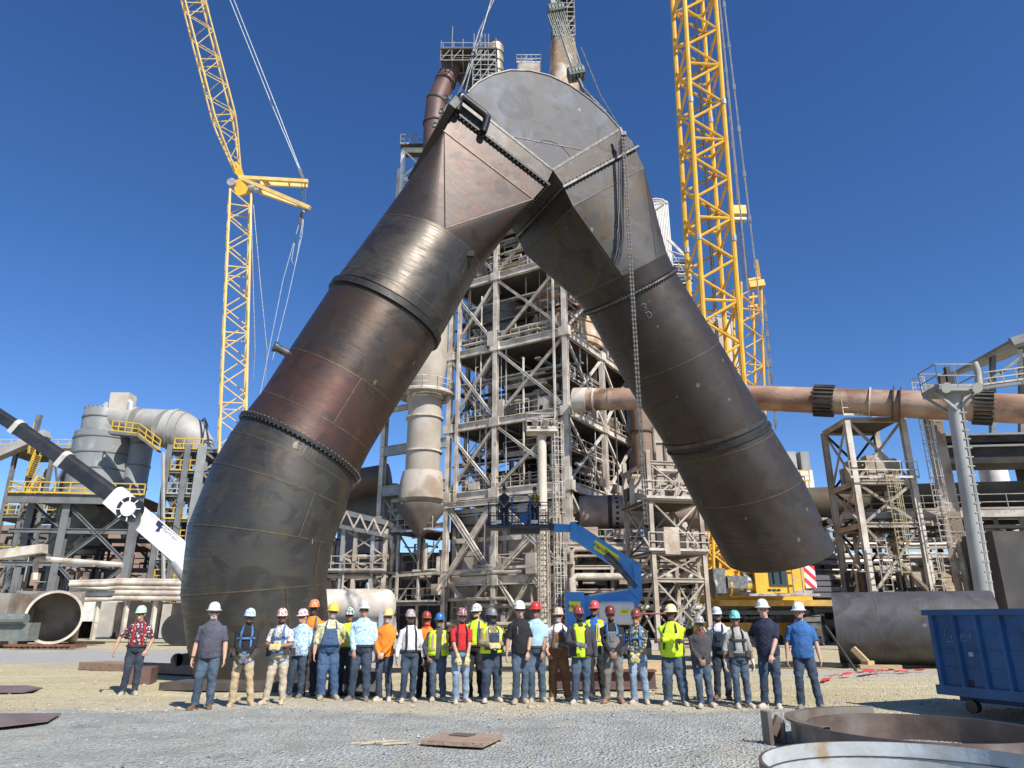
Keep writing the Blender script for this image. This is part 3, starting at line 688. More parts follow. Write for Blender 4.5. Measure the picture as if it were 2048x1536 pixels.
# service pole with platform and lamps, caged ladder, in front of the tower
pp = PZ(1089, 52, 0); pt = P(1089, 868, 52)
pole = thing('light_pole', 'thick cream pole with a railed lamp platform in front of the tower', 'pole', (pp.x, pp.y, 0))
m = B(); m.lathe((pp.x, pp.y, 0), [(.34, 0), (.34, pt.z)], 20); m.out('shaft', pm('cream_pole', (.63, .575, .46), (.52, .46, .37), .8, .6), pole, 30)
c = V((pp.x, pp.y, pt.z)); m = B(); m.box(c+Z*.1, (2.3, 1.6, .15)); m.out('platform', cream, pole)
m = B(); m.rail([c+V((x, y, .2)) for x, y in ((-1.15, -.8), (1.15, -.8), (1.15, .8), (-1.15, .8), (-1.15, -.8))], 1.2, .8); m.out('railing', cream, pole)
for x in (-.5, .3): m = B(); m.tube(c+V((x, -.8, .7)), c+V((x, -1.05, .55)), .26, n=14); m.out('floodlight', galv, pole, 30)
lp = PZ(1126, 52, 0); lt = P(1110, 872, 52)
cl = thing('caged_ladder', 'long cream caged ladder up the tower corner beside the lamp pole', 'ladder', (lp.x, lp.y, 0))
B().ladder((lp.x-.1, lp.y, .3), (lp.x-.1, lp.y, lt.z+1.2), (0, -1, 0), .8, True, .035).out('ladder', cream, cl)
cl2 = thing('caged_ladder', 'shorter caged ladder below the blue lift jib at the tower foot', 'ladder', (lp.x-1.4, lp.y-1, 0))
B().ladder((lp.x-1.3, lp.y-.5, .3), (lp.x-1.3, lp.y-.5, 9.5), (0, -1, 0), .8, True, .035).out('ladder', beige, cl2)
# things on top of the tower
sc = thing('scaffold_platform', 'dense tube scaffold with a broad platform high above the duct head on the left', 'scaffold', P(930, 150, 58))
random.seed(8)
def scaffold(root, x0, x1, y0, y1, z0, z1, nx, ny, nz, mat, r=.04, up=1.5, brace=.5):
    st_ = B(); lg_ = B(); br = B()
    X = [x0+(x1-x0)*i/nx for i in range(nx+1)]; Yy = [y0+(y1-y0)*i/ny for i in range(ny+1)]; Zz = [z0+(z1-z0)*i/nz for i in range(nz+1)]
    for x in X:
        for y in Yy: st_.bar((x, y, z0), (x, y, z1+up*rnd(.3, 1.3)), r*2)
    for z in Zz:
        for x in X: lg_.bar((x, y0, z), (x, y1, z), r*1.8)
        for y in Yy: lg_.bar((x0, y, z), (x1, y, z), r*1.8); lg_.bar((x0, y, z+.6), (x1, y, z+.6), r*1.4)
    for i in range(nx):
        for k in range(nz):
            if random.random() < brace: br.bar((X[i], y0, Zz[k]), (X[i+1], y0, Zz[k+1]), r*1.6)
            if random.random() < brace: br.bar((X[i], y1, Zz[k+1]), (X[i+1], y1, Zz[k]), r*1.6)
    st_.out('standards', mat, root); lg_.out('ledgers', mat, root); br.out('braces', mat, root)
q0 = P(882, 95, 58); q1 = P(992, 62, 58); q2 = P(960, 190, 58)
scaffold(sc, q0.x+3.3, q1.x, 58, 61, q2.z-2.0, q0.z-.2, 3, 2, 6, galv, .035)
scaffold(sc, q0.x, q1.x, 58, 61.6, q0.z-1.6, q0.z, 5, 2, 1, galv, .035, 2.2)
m = B(); m.box(((q0.x+q1.x)/2, 59.8, q0.z-.15), (q1.x-q0.x+.3, 3.8, .18)); m.box(((q0.x+q1.x)/2+.2, 59.8, q0.z-1.0), (q1.x-q0.x-1.2, 3, .14)); m.out('planks', dust, sc)
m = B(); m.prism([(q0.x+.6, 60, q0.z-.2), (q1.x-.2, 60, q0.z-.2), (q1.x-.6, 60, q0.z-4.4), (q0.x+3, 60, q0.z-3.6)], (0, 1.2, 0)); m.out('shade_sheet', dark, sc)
s1 = thing('exhaust_stack', 'short dark ringed stack with a bright rim behind the scaffold', 'stack', P(985, 200, 64))
a, b = P(985, 200, 64), P(990, 92, 64)
m = B(); m.lathe((b.x, b.y, 0), [(.98, a.z-8), (.98, b.z), (.9, b.z), (.9, b.z-.6)], 32); m.out('stack_shell', pm('stack_steel', (.36, .31, .24), (.20, .165, .13), 1.2, .5, .4), s1, 35)
for z in (b.z-.1, b.z-1.3, b.z-2.6, b.z-3.9): m = B(); m.lathe((b.x, b.y, z), [(.95, -.04), (1.04, -.04), (1.04, .04), (.95, .04)], 32, cap=False); m.out('stack_ring', dark, s1, 30)
s2 = thing('bent_duct', 'bent red brown duct leaning up behind the duct head on its left', 'duct', P(868, 260, 60))
m = B(); m.pipe([P(866, 330, 60), P(868, 250, 60), P(873, 205, 60), P(887, 172, 60), P(906, 132, 60)], 1.05, 28); m.out('duct_shell', pm('redbrown_duct', (.14, .075, .06), (.10, .065, .06), .8, .55, .2), s2, 30)
for p_, q_ in (((873, 205), (877, 197)), ((868, 250), (868, 245)), ((890, 166), (893, 160))):
    m = B(); m.tube(P(*p_, 60), P(*p_, 60)+(P(*q_, 60)-P(*p_, 60)).normalized()*.16, 1.14, n=28); m.out('stiffener_ring', dark, s2, 30)
s3 = thing('rusty_stack', 'wide orange rusted stack wrapped in scaffold right above the duct head', 'stack', P(1128, 260, 62))
a = P(1128, 160, 62); b = P(1126, 88, 62)
m = B(); m.lathe((b.x, b.y, 0), [(1.62, a.z-9), (1.62, a.z), (1.35, b.z), (1.1, b.z+.1)], 36); m.out('stack_shell', orust, s3, 35)
m = B(); t_ = P(1126, -20, 62); m.lathe((b.x-.1, b.y, 0), [(.9, b.z), (.9, t_.z)], 28); m.out('upper_shell', dark, s3, 35)
s4 = thing('scaffold_tower', 'narrow scaffold tower round the top of the orange rusted stack', 'scaffold', (b.x, b.y, b.z))
scaffold(s4, b.x-1.15, b.x+1.2, b.y-1.5, b.y+1.3, b.z-.2, t_.z+1, 3, 2, 7, galv, .032)
for py in (12, 34, 60): m = B(); m.box((b.x, b.y, P(1126, py, 62).z), (2.4, 2.8, .12)); m.out('plank_deck', dark, s4)
s5 = thing('roof_platform', 'small railed platform with antennas on top behind the duct head', 'platform', P(1055, 150, 60))
q = P(1058, 138, 60)
m = B(); m.box(q+V((0, 0, -.8)), (2.2, 1.8, 1.5)); m.out('cabin', beige, s5)
m = B(); m.rail([q+V((x, y, 0)) for x, y in ((-1.3, -.9), (1.2, -.9), (1.2, .9))], 1, .5); 
for i in range(9): x = rnd(-1.2, 0); h = rnd(.8, 1.8); m.bar(q+V((x, rnd(-.5, .5), 0)), q+V((x+rnd(-.2, .2), 0, h)), .05)
for i in range(5): x = rnd(-1.4, -.2); z = rnd(.4, 1.4); m.bar(q+V((x, 0, z)), q+V((x+.7, 0, z+rnd(-.1, .2))), .05)
m.out('railing', galv, s5)
# platform frame at the tower's top left
s6 = thing('roof_frame', 'white frame with a narrow platform left of the duct at the tower top', 'platform', P(820, 330, 66))
q = P(826, 300, 64); e = P(802, 390, 64)
m = B()
ax = V((1, .1, 0))
for k in (0, 3.3): m.bar((e.x+k, 64, e.z-8), (e.x+k-.0, 64, q.z), .35)
m.bar((e.x-.1, 64, q.z), (e.x+4, 64, q.z), .3, .4); m.bar((e.x, 64, q.z-3.6), (e.x+4, 64, q.z-3.6), .25, .35); m.bar((e.x, 64, q.z), (e.x+3.3, 64, q.z-3.4), .14); m.bar((e.x, 64, q.z-3.4), (e.x+3.3, 64, q.z), .14)
m.out('frame', white, s6)
m = B(); m.box((e.x+2, 64.5, q.z+.3), (4.6, 2.2, .15)); m.out('platform', dust, s6)
m = B(); m.rail([(e.x-.3, 63.5, q.z+.4), (e.x+4.2, 63.5, q.z+.4)], 1.2, .5, .03); m.rail([(e.x-.3, 65.5, q.z+.4), (e.x+4.2, 65.5, q.z+.4)], 1.2, .7, .03); m.out('railing', galv, s6)
# right rear of the tower: white clad shaft, its head frame, brown and grey ducts, stair block
s7 = thing('clad_shaft', 'white clad lift shaft with a curved head frame right of the duct', 'shaft', P(1322, 700, 74))
m = B(); a = P(1307, 405, 74); b = P(1336, 405, 74); m.box(((a.x+b.x)/2, 75.5, a.z/2), (b.x-a.x, 3, a.z)); m.out('wall', pm('ribbed_white_clad', (.62, .60, .55), (.56, .54, .5), 1, .6, stretch=(14, 14, .1)), s7)
for i in range(9): x = a.x + (b.x-a.x)*(i+.5)/9; 
m = B()
for i in range(9): x = a.x + (b.x-a.x)*(i+.5)/9; m.bar((x, 73.97, 0), (x, 73.97, a.z), .06, .05, V((0, 1, 0)))
m.out('cladding_ribs', white, s7)
m = B(); m.pipe([P(1300, 400, 74), P(1312, 398, 74), P(1325, 400, 74), P(1335, 408, 74)], .14, 6); m.pipe([P(1300, 410, 74), P(1315, 408, 74), P(1335, 405, 74)], .1, 6); m.bar(P(1300, 402, 74), P(1335, 403, 74), .12); m.bar(P(1302, 425, 73.8), P(1330, 405, 73.8), .1); m.out('head_frame', cream, s7, 30)
s8 = thing('hoist_gantry', 'small railed gantry and jib right of the duct beside the yellow boom', 'gantry', P(1360, 560, 70))
m = B(); m.bar(P(1336, 478, 70), P(1378, 520, 70), .18, .3); m.bar(P(1336, 500, 70), P(1378, 515, 70), .1); m.bar(P(1378, 516, 70), P(1380, 640, 70), .35)
for py in (530, 548, 566, 590): m.rail([P(1346, py, 70), P(1384, py+2, 70)], .9, .6, .03)
m.bar(P(1340, 500, 70), P(1378, 560, 70), .08)
m.out('gantry_frame', cream, s8)
for py in (530, 548, 566, 590): m = B(); c = P(1366, py, 70.6); m.box(c, (2, 1.4, .12)); m.out('deck', dust, s8)
s9 = thing('round_silo', 'pale round silo with rust streaks behind the yellow boom right of the duct', 'silo', PZ(1430, 84, 0))
q = P(1430, 655, 84); m = B(); m.lathe((q.x, q.y, 0), [(2.4, 0), (2.4, q.z), (1.6, q.z+.8), (.4, q.z+1.1)], 36); m.out('silo_shell', pm('silo_pale', (.55, .48, .40), (.42, .34, .26), .5, .7, stretch=(1, 1, .2)), s9, 35)
m = B(); m.rail([V((q.x, q.y, q.z))+V((2.3*math.cos(t), 2.3*math.sin(t), .1)) for t in [math.pi*2*i/14 for i in range(15)]], 1.2, .9, .035); m.out('railing', cream, s9)
s10 = thing('brown_duct', 'straight brown vertical duct between the tower and the right leg of the arch', 'duct', PZ(1290, 66, 0))
m = B(); a = P(1290, 990, 66); b = P(1287, 640, 66); m.lathe((a.x, a.y, 0), [(.95, a.z), (.95, b.z)], 28); m.out('duct_shell', pm('brown_duct_paint', (.22, .15, .10), (.17, .115, .08), .6, .7), s10, 35)
for k in range(4): m = B(); m.lathe((a.x, a.y, a.z+2+k*4), [(.9, -.08), (1.08, -.08), (1.08, .08), (.9, .08)], 28, cap=False); m.out('stiffener_ring', dark, s10, 30)
s11 = thing('panel_block', 'beige panelled block with girts behind the support trestle under the arch', 'building', PZ(1330, 72, 0))
a = P(1306, 850, 72); b = P(1430, 850, 72); m = B(); m.box(((a.x+b.x)/2, 75, a.z/2), (b.x-a.x, 6, a.z)); m.out('wall', pm('beige_block', (.42, .36, .30), (.34, .285, .235), .5, .8), s11)
for k in range(9): m = B(); m.bar((a.x, 71.9, 1.5+k*2.2), (b.x, 71.9, 1.5+k*2.2), .15, .2); m.out('girt', beige, s11)
m = B()
for i in range(7): x = a.x+(b.x-a.x)*i/6; m.bar((x, 71.85, 0), (x, 71.85, a.z), .2)
m.out('post', beige, s11)
# low tan hall closing the foot of the plant behind the lift and crane
s12 = thing('low_hall', 'long low tan hall in the shade behind the blue lift', 'building', PZ(1280, 64, 0))
a = PZ(1140, 64, 0); b = PZ(1700, 60, 0); dr = (b-a).normalized(); nr = V((-dr.y, dr.x, 0))
m = B(); c = (a+b)/2+nr*4; m.box(c+Z*3.4, ((b-a).length, 8, 6.8), m=Matrix((dr, nr, Z)).transposed()); m.out('wall', tano, s12)
m = B(); 
for i in range(15): e = a.lerp(b, i/14)-nr*.05; m.bar(e, e+Z*6.8, .16, .12, dr)
m.out('wall_post', beige, s12)
s14 = thing('rear_hall', 'dark brown hall and sheds behind the foot of the tower left bay', 'building', PZ(800, 84, 0))
for (x0, x1, py, Yq, mt) in ((600, 745, 1080, 82, dark), (735, 905, 1105, 84, pm('hall_brown', (.17, .125, .10), (.12, .09, .07), .4, .8)), (900, 1500, 1120, 86, dark)):
    p_, q_ = P(x0, py, Yq), P(x1, py, Yq); m = B(); m.box(((p_.x+q_.x)/2, Yq+3, p_.z/2), (q_.x-p_.x, 6, p_.z)); m.out('hall_wall', mt, s14)
    for k in range(int((q_.x-p_.x)/1.6)): B().bar((p_.x+k*1.6+.8, Yq-.05, 0), (p_.x+k*1.6+.8, Yq-.05, p_.z), .18, .14, V((0, 1, 0))).out('hall_rib', beige, s14) if k % 2 == 0 else None
s13 = thing('kiln_gallery', 'railed gallery with pipes running along below the thick kiln', 'gallery', PZ(1280, 58, 7))
Gf = Frame(s13, PZ(1142, 55, 0), (.92, -.05, 0), (.05, .92, 0), beige, .3)
L_ = 15.5
for a_ in (0, 3.2, 6.5, 9.6, 12.6, 15.5): Gf.col(a_, 0, 0, 6.9, .22); Gf.col(a_, 4, 0, 6.8, .22, dark)
for z in (3.6, 5.3, 6.9): Gf.beam(0, 0, L_, 0, z, .3, .22)
Gf.deck(0, 0, L_, 4, 6.8); Gf.rail([(0, 0), (L_, 0)], 7.0); Gf.deck(0, .3, L_, 4, 3.6, dark)
clutter(Gf, 0, L_, 0, 3.5, 7.1, 7.9, 401, 16, 8, 26); clutter(Gf, 0, L_, .0, 3.5, 3.9, 6.6, 402, 22, 8, 26); clutter(Gf, 0, L_, .2, 3.5, .6, 3.4, 403, 14, 8, 14, dark)
for z, r_, y_ in ((6.6, .18, -.3), (6.1, .1, -.35), (4.6, .26, -.4), (3.0, .12, -.2), (2.4, .2, -.3)):
    B().pipe([Gf.p(.2, y_, z-2), Gf.p(.2, y_, z-.2), Gf.p(.5, y_, z), Gf.p(L_, y_, z)], r_, 10).out('pipe_run', beige if r_ < .2 else cream, s13, 40)
# ---------------- left plant: grey silo, hopper frames, yellow rails, stair tower
grey = pm('grey_silo_paint', (.26, .275, .27), (.20, .21, .205), .35, .55, 0, .15, 8, col3=(.33, .34, .33), s3=.9, lo3=.55, hi3=.75, stretch=(1, 1, .3))
greyd = pm('grey_frame_paint', (.155, .16, .16), (.115, .118, .118), 1, .6)
greyl = pm('pale_grey_duct', (.37, .36, .335), (.29, .28, .255), .6, .6)
yel = pm('safety_yellow', (.62, .40, .04), (.50, .33, .05), 2, .5)
YS = 76
def silo(root, px, pyt, pyb, wpx, Y, mat, name='silo_shell', rings=0, top=True):
    q = P(px, pyb, Y); t = P(px, pyt, Y); r = wpx/2/F*(CP*Y + SP*(q.z-CH)); m = B()
    m.lathe((q.x, Y+r, 0), [(r, q.z), (r, t.z)] + ([(r*.97, t.z+.1)] if top else []), 44); m.out(name, mat, root, 35)
    for i in range(rings):
        z = q.z+(t.z-q.z)*(i+.6)/rings; k = B(); k.lathe((q.x, Y+r, z), [(r*.99, -.07), (r+.08, -.07), (r+.08, .07), (r*.99, .07)], 44, cap=False); k.out('stiffener_ring', greyd, root, 30)
    return V((q.x, Y+r, q.z)), r, t.z
sl_ = thing('silo', 'big round grey steel silo with a smaller drum on top, hopper below', 'silo', PZ(160, YS, 0))
c, r, zt = silo(sl_, 158, 857, 985, 122, YS, grey, rings=4)
c2, r2, z2 = silo(sl_, 182, 812, 856, 78, YS, grey, 'top_drum', 1)
m = B(); m.lathe((c.x, c.y, 0), [(r*.28, P(150, 1105, YS).z), (r*.98, c.z-.2), (r, c.z+.1)], 44); m.out('hopper_cone', grey, sl_, 35)
m = B(); zb = P(150, 1040, YS).z; m.pipe([(c.x+1.2, c.y-3, zb+1.5), (c.x+.2, c.y-4.5, zb-1.6), (c.x-.8, c.y-5, zb-3.5)], [1.3, 1.2, .7], 20); m.out('discharge_spout', grey, sl_, 35)
m = B()
for k in range(26): t = math.pi*2*k/26; m.bar((c2.x+r2*math.cos(t), c2.y+r2*math.sin(t), z2), (c2.x+r2*math.cos(t), c2.y+r2*math.sin(t), z2+.0+.12), .1)
m.pipe([(c2.x-2, c2.y, z2), (c2.x-2, c2.y, z2+1.2)], .04, 6); m.out('top_fitting', greyd, sl_)
s_2 = thing('silo', 'narrow grey cylinder silo beside the big grey silo', 'silo', PZ(252, YS, 0))
silo(s_2, 252, 868, 1000, 46, YS+2, grey, rings=3)
m = B(); q = P(252, 1000, YS+2); m.lathe((q.x, YS+3.3, 0), [(.5, q.z-4), (1.2, q.z)], 28); m.out('hopper_cone', grey, s_2, 35)
# hopper frame
hf = thing('silo_support', 'grey braced steel frame carrying the big silo with a yellow railed deck', 'frame', PZ(150, 70, 0))
FO = PZ(85, 71, 0); HX = V((.96, .12, 0)).normalized(); HY = V((-.12, .96, 0)).normalized(); H = Frame(hf, FO, HX, HY, greyd, .75)
def hz_(py, Y=71): return P(100, py, Y).z
W_ = (PZ(232, 72, 0)-FO).length
zd = hz_(1000)
for a, b in ((0, 0), (W_, 0), (0, 9), (W_, 9), (-4.8, 3)): H.col(a, b, 0, zd, .7)
for z in (hz_(1062), hz_(1128), 1.2): H.beam(0, 0, W_, 0, z, .5, .3); H.beam(-5, 0, 0, 0, z, .4, .3); H.beam(0, 9, W_, 9, z, .5, .3)
H.beam(-5.5, -.6, W_+.8, -.6, zd, .9, .4); H.deck(-5, -.5, W_+.6, 10, zd+.35)
zs = [1.2, hz_(1128), hz_(1062), zd]
H.braceX(0, 0, W_, 0, zs[1], zd-.5, .32); H.braceX(0, 0, W_, 0, .6, zs[1], .28); H.braceX(-4.8, 3, 0, 0, zs[2], zd, .25); H.braceX(-4.8, 3, 0, 0, zs[1], zs[2], .25); H.braceX(0, 9, W_, 9, zs[1], zd, .28)
H.rail([(-5.4, -.9), (W_+.8, -.9)], zd+.5, yel, 1.3, .05); H.rail([(-5.4, -.9), (-5.4, 4)], zd+.5, yel, 1.3, .05)
H.m = greyd
clutter(H, -4, W_, -.6, 6, 1, 8, 505, 22, 8, 30, beige); clutter(H, -4, W_+4, 6, 12, .5, 11, 506, 26, 10, 40, dark); clutter(H, -4, W_, 1, 8, 1, 7, 500, 20, 10, 40, greyd); clutter(H, -4, W_, 1, 8, zs[2], zd-1, 501, 14, 5, 20, greyd)
# far left structure with stairs
fl = thing('conveyor_tower', 'dark frame at the left edge with yellow stairs and a sloping gallery roof', 'frame', PZ(10, 80, 0))
K = Frame(fl, PZ(-90, 80, 0), (1, 0, 0), (0, 1, 0), greyd, .5)
kz = [0, 3.5, 8, 12.6, P(40, 900, 80).z]
W2 = (PZ(112, 80, 0)-K.O).length
for a in [W2*i/5 for i in range(6)]: K.col(a, 0, 0, kz[-1], .4); K.col(a, 6, 0, kz[-1]-1, .4)
for z in kz[1:]:
    K.beam(0, 0, W2, 0, z, .45, .3); K.deck(0, .2, W2, 6, z-.1); K.rail([(0, -.1), (W2, -.1)], z+.1, yel, 1.2, .05)
for i in range(5): K.braceX(W2*i/5, 0, W2*(i+1)/5, 0, kz[i % 4], kz[i % 4+1], .2)
m = B(); m.bar(P(-60, 935, 79), P(95, 868, 79), 1.2, .9); m.out('gallery_roof', greyl, fl)
m = B()
for i in range(3):
    p, q = P(50, 975-i*50+60, 79), P(84, 905-i*40+60, 79)
    p, q = (P(60+i*4, 1000-i*45, 79), P(88-i*6, 955-i*45, 79))
    for k in (0, 1.0): m.bar(p+V((0, -k, 0)), q+V((0, -k, 0)), .1, .3); m.bar(p+V((0, -k, 1)), q+V((0, -k, 1)), .08)
    for t in range(12): e = p.lerp(q, t/12); m.bar(e, e-V((0, 1, 0)), .3, .05)
m.out('stairs', yel, fl)
m = B(); m.bar(P(60, 900, 78.5), P(80, 830, 78.5), .45, .5, V((0, 1, 0))); m.bar(P(66, 880, 78.7), P(72, 845, 78.7), .3, .4, V((0, 1, 0))); m.out('chute', greyd, fl)
for s_ in range(4): clutter(K, 0, W2, .3, 5, kz[s_]+.3, kz[s_]+3.5, 520+s_, 12, 8, 26, greyd)
# top duct with elbow
td = thing('overhead_duct', 'fat pale duct running along the top of the left plant to a rounded end', 'duct', P(330, 860, YS))
ma = B(); ma.pipe([P(212, 832, 78), P(262, 843, 78), P(335, 857, 76)], [1.7, 1.55, 2.1], 32); ma.out('duct_shell', greyl, td, 40)
ma = B(); ma.pipe([P(335, 857, 76), P(358, 862, 76), P(380, 873, 76), P(398, 893, 76), P(402, 925, 76)], [2.15, 2.2, 2.0, 1.6, 1.3], 32); ma.out('duct_elbow', greyl, td, 50)
for px, py, r_ in ((350, 860, 2.35), (366, 865, 2.3), (270, 845, 1.75)): ma = B(); c_ = P(px, py, 76); ma.tube(c_-V((.12, 0, -.02)), c_+V((.12, 0, -.02)), r_, n=32); ma.out('stiffener_ring', greyl, td, 30)
ma = B(); ma.box(P(243, 818, 77.5), (2.1, 1.8, 3.4)); ma.out('square_duct', pm('square_duct_cream', (.50, .46, .38), (.42, .38, .3), 1, .6), td)
ma = B(); ma.pipe([P(258, 838, 77), P(262, 806, 77), P(254, 799, 77), P(246, 806, 77), P(250, 820, 77)], .28, 12); ma.pipe([P(216, 820, 77), P(212, 805, 77), P(222, 815, 77)], .15, 8); ma.out('vent_pipe', pm('pale_blue_pipe', (.42, .46, .50), (.36, .39, .4), 2, .5), td, 40)
ma = B(); ma.pipe([P(410, 890, 76), P(414, 850, 76), P(409, 838, 76), P(398, 848, 76)], .16, 8); ma.out('flexible_hose', greyd, td, 40)
ma = B(); ma.rail([P(222, 862, 74), P(276, 868, 74)], 1.15, .6, .05); ma.rail([P(276, 868, 74), P(318, 900, 74)], 1.15, .8, .05); ma.out('railing', yel, td)
ma = B(); ma.bar(P(220, 866, 74.3), P(278, 872, 74.3), 1, .3); ma.bar(P(278, 872, 74.3), P(318, 903, 74.3), .9, .2); ma.out('walkway', greyd, td)
# stair tower
stt = thing('stair_tower', 'grey steel stair tower with yellow rails between the silo and the arched duct', 'stair tower', PZ(340, 72, 0))
SO = PZ(283, 71, 0); S = Frame(stt, SO, (.97, .1, 0), (-.1, .97, 0), greyd, .6)
W3 = (PZ(352, 71, 0)-SO).length; W4 = (PZ(420, 71, 0)-SO).length
zt_ = P(310, 890, 71).z
for a, w__ in ((0, .55), (W3*.55, .6), (W3, .9), (W4, .5)): S.col(a, 0, 0, zt_, w__, greyd if w__ != .9 else grey); S.col(a, 5, 0, zt_, .5)
lv = [P(310, y_, 71).z for y_ in (1210, 1165, 1122, 1085, 1040, 990, 943, 900)]
for i, z in enumerate(lv):
    S.beam(0, 0, W4, 0, z, .35, .25); S.deck(0, .1, W4, 5, z-.1, greyd)
    S.rail([(W3*.1, -.15), (W3*.95, -.15)], z+.1, yel if i % 3 != 2 else greyl, .9, .045)
    if i < 7:
        S.braceX(0, 0, W3*.5, 0, z, lv[i+1], .16, one=1+i % 2); S.braceX(W3, 0, W4, 0, z, lv[i+1], .2, greyl)
        m = B(); m2 = B(); p, q = S.p(.2 if i % 2 else W3*.5, .3, z+.1), S.p(W3*.5 if i % 2 else .2, .3, lv[i+1])
        for k in (0, .8): m.bar(p+V((0, k, 0)), q+V((0, k, 0)), .08, .3); m2.bar(p+V((0, k, 1)), q+V((0, k, 1)), .08); m2.bar(p+V((0, k, .5)), q+V((0, k, .5)), .06)
        m.out('stair_flight', greyd, stt); m2.out('stair_rail', yel, stt)
        clutter(S, 0, W4, .5, 4.5, z+.3, lv[i+1]-.2, 540+i, 7, 4, 14, [greyd, beige, greyl][i % 3])
m = B(); m.bar(P(326, 905, 70.5), P(327, 1240, 70.5), .25); m.out('cable_riser', greyl, stt)
# cream pipe bank and concrete blocks at the ground, brown hall behind
pb_ = thing('pipe_rack', 'bank of level cream pipes low in front of the left plant', 'pipe rack', PZ(260, 62, 0))
for i, (py, r_) in enumerate(((1166, .22), (1176, .16), (1186, .22), (1197, .2), (1160, .12))):
    m = B(); m.pipe([P(140, py+3, 62), P(215, py+1, 62), P(235, py-1, 62), P(380, py+1, 62)], r_, 10); m.out('pipe_run', cream, pb_, 40)
for px in (150, 205, 262, 318): m = B(); a = P(px, 1162, 62.4); m.bar((a.x, 62.4, 0), a, .3); m.out('post', cream, pb_)
m = B(); m.pipe([P(70, 1160, 60), P(72, 1120, 60), P(76, 1117, 60), P(245, 1130, 60)], .2, 8); m.out('pipe_run', cream, pb_, 40)
m = B(); m.bar(P(-20, 1113, 59), P(90, 1097, 59), .8, .7); m.out('sloping_beam', cream, pb_)
hl = thing('concrete_foundation', 'low row of pale concrete blocks and dark openings under the left plant', 'foundation', PZ(230, 66, 0))
for (x0, x1, y0, mt) in ((150, 198, 1200, white), (192, 232, 1205, pm('concrete', (.45, .42, .37), (.36, .33, .29), .8, .9)), (236, 322, 1204, dark), (326, 345, 1208, pm('concrete', (.4,)*3)), (100, 150, 1205, dark), (345, 420, 1206, dark)):
    a, b = P(x0, y0, 66), P(x1, y0, 66); m = B(); m.box(((a.x+b.x)/2, 68, a.z/2 if mt is not white else a.z*.72), (b.x-a.x, 4, a.z if mt is not white else a.z*.55)); m.out('block', mt, hl)
rk = thing('red_wall', 'reddish brown hall wall glimpsed behind the silo legs', 'building', PZ(190, 110, 0))
a, b = P(-400, 1050, 110), P(640, 1050, 110); m = B(); m.box(((a.x+b.x)/2, 112, a.z*.5), (b.x-a.x, 4, a.z)); m.out('wall', pm('salmon_wall', (.32, .20, .15), (.22, .17, .13), .12, .9), rk)
# fan housing with round mouth at the left edge
fh = thing('fan_housing', 'weathered steel transition box with a big round open mouth at the left edge', 'duct section', PZ(60, 48, 0))
mouth = [P(112 + 44*math.cos(t), 1214 + 44*math.sin(t), 46) for t in [2*math.pi*i/40 for i in range(40)]]
cm = sum(mouth, V((0, 0, 0)))/40
rr = 1.52
def circ(c_, r_, n_): 
    u_ = V((0, 0, 1)); a_ = n_.cross(u_).normalized(); b_ = a_.cross(n_)
    return [c_ + (a_*math.cos(2*math.pi*i/40) + b_*math.sin(2*math.pi*i/40))*r_ for i in range(40)]
nf = V((.45, -.9, 0)).normalized(); sd = V((nf.y, -nf.x, 0))*-1
c_m = V((cm.x, 46, 1.72))
def sq(c_, w__, h_):
    a_ = nf.cross(Z).normalized(); o = []
    for i in range(40):
        t = 2*math.pi*i/40; x, y = math.cos(t), math.sin(t); k = 1/max(abs(x), abs(y)); o.append(c_ + a_*x*k*w__ + Z*y*k*h_*-1)
    return o
a_ = nf.cross(Z).normalized()
m = B(); s0 = sq(c_m-nf*4.2+V((-.9, 0, .05)), 2.0, 1.62)
def circ2(c_, r_): return [c_ + a_*math.cos(2*math.pi*i/40)*r_ - Z*math.sin(2*math.pi*i/40)*r_ for i in range(40)]
m.rings([s0, circ2(c_m-nf*.4, 1.5), circ2(c_m, 1.5)], True); m.rings([circ2(c_m, 1.5), circ2(c_m, 1.43), circ2(c_m-nf*.4, 1.43), sq(c_m-nf*4.1+V((-.9, 0, .05)), 1.9, 1.55)])
m.out('housing_shell', pm('weathered_steel', (.36, .32, .27), (.24, .19, .14), .8, .5, .3, .2, 6, col3=(.46, .42, .36), s3=1, lo3=.5, hi3=.7), fh, 35)
m = B(); m.rings([circ2(c_m-nf*.05, 1.5), circ2(c_m-nf*.05, 1.58), circ2(c_m+nf*.05, 1.58), circ2(c_m+nf*.05, 1.43), circ2(c_m-nf*.05, 1.43)]); m.out('mouth_flange', cream, fh, 30)
m = B(); m.rings([sq(c_m-nf*4.4+V((-.9, 0, .05)), 1.3, 1.3), circ2(c_m-nf*4.2+V((-.9, 0, 0)), .1)], True); m.out('back_plate', dark, fh)
for py_ in (0,): m = B(); q = P(8, 1218, 45); m.box((q.x-1.2, 46, 1.6), (3.2, 2.5, 3.0)); m.out('side_box', pm('weathered_steel', (.3,)*3), fh)
m = B(); q = PZ(20, 44, 0); m.box((q.x, 44, .9), (2.4, 1, 1.0)); m.tube((q.x-.9, 43.4, 1.6), (q.x+1, 43.4, 1.6), .3, n=12); m.out('motor', pm('green_grey_motor', (.13, .16, .15), (.2, .19, .17), 3, .5), fh)
rp = thing('wire_mat', 'rusty brown mesh strips lying below the open mouth at the left', 'steel scrap', PZ(90, 44, 0))
m = B()
for i in range(12): x = PZ(30, 43, 0).x + i*.32; m.bar((x, 42.4, .12), (x+.15, 43.6, .15), .12, .18)
m.bar((PZ(20, 43, 0).x, 42.4, .2), (PZ(150, 43, 0).x, 42.4, .2), .12); m.out('mesh', pm('rusty_mesh', (.20, .09, .05), (.12, .06, .04), 3, .8), rp)
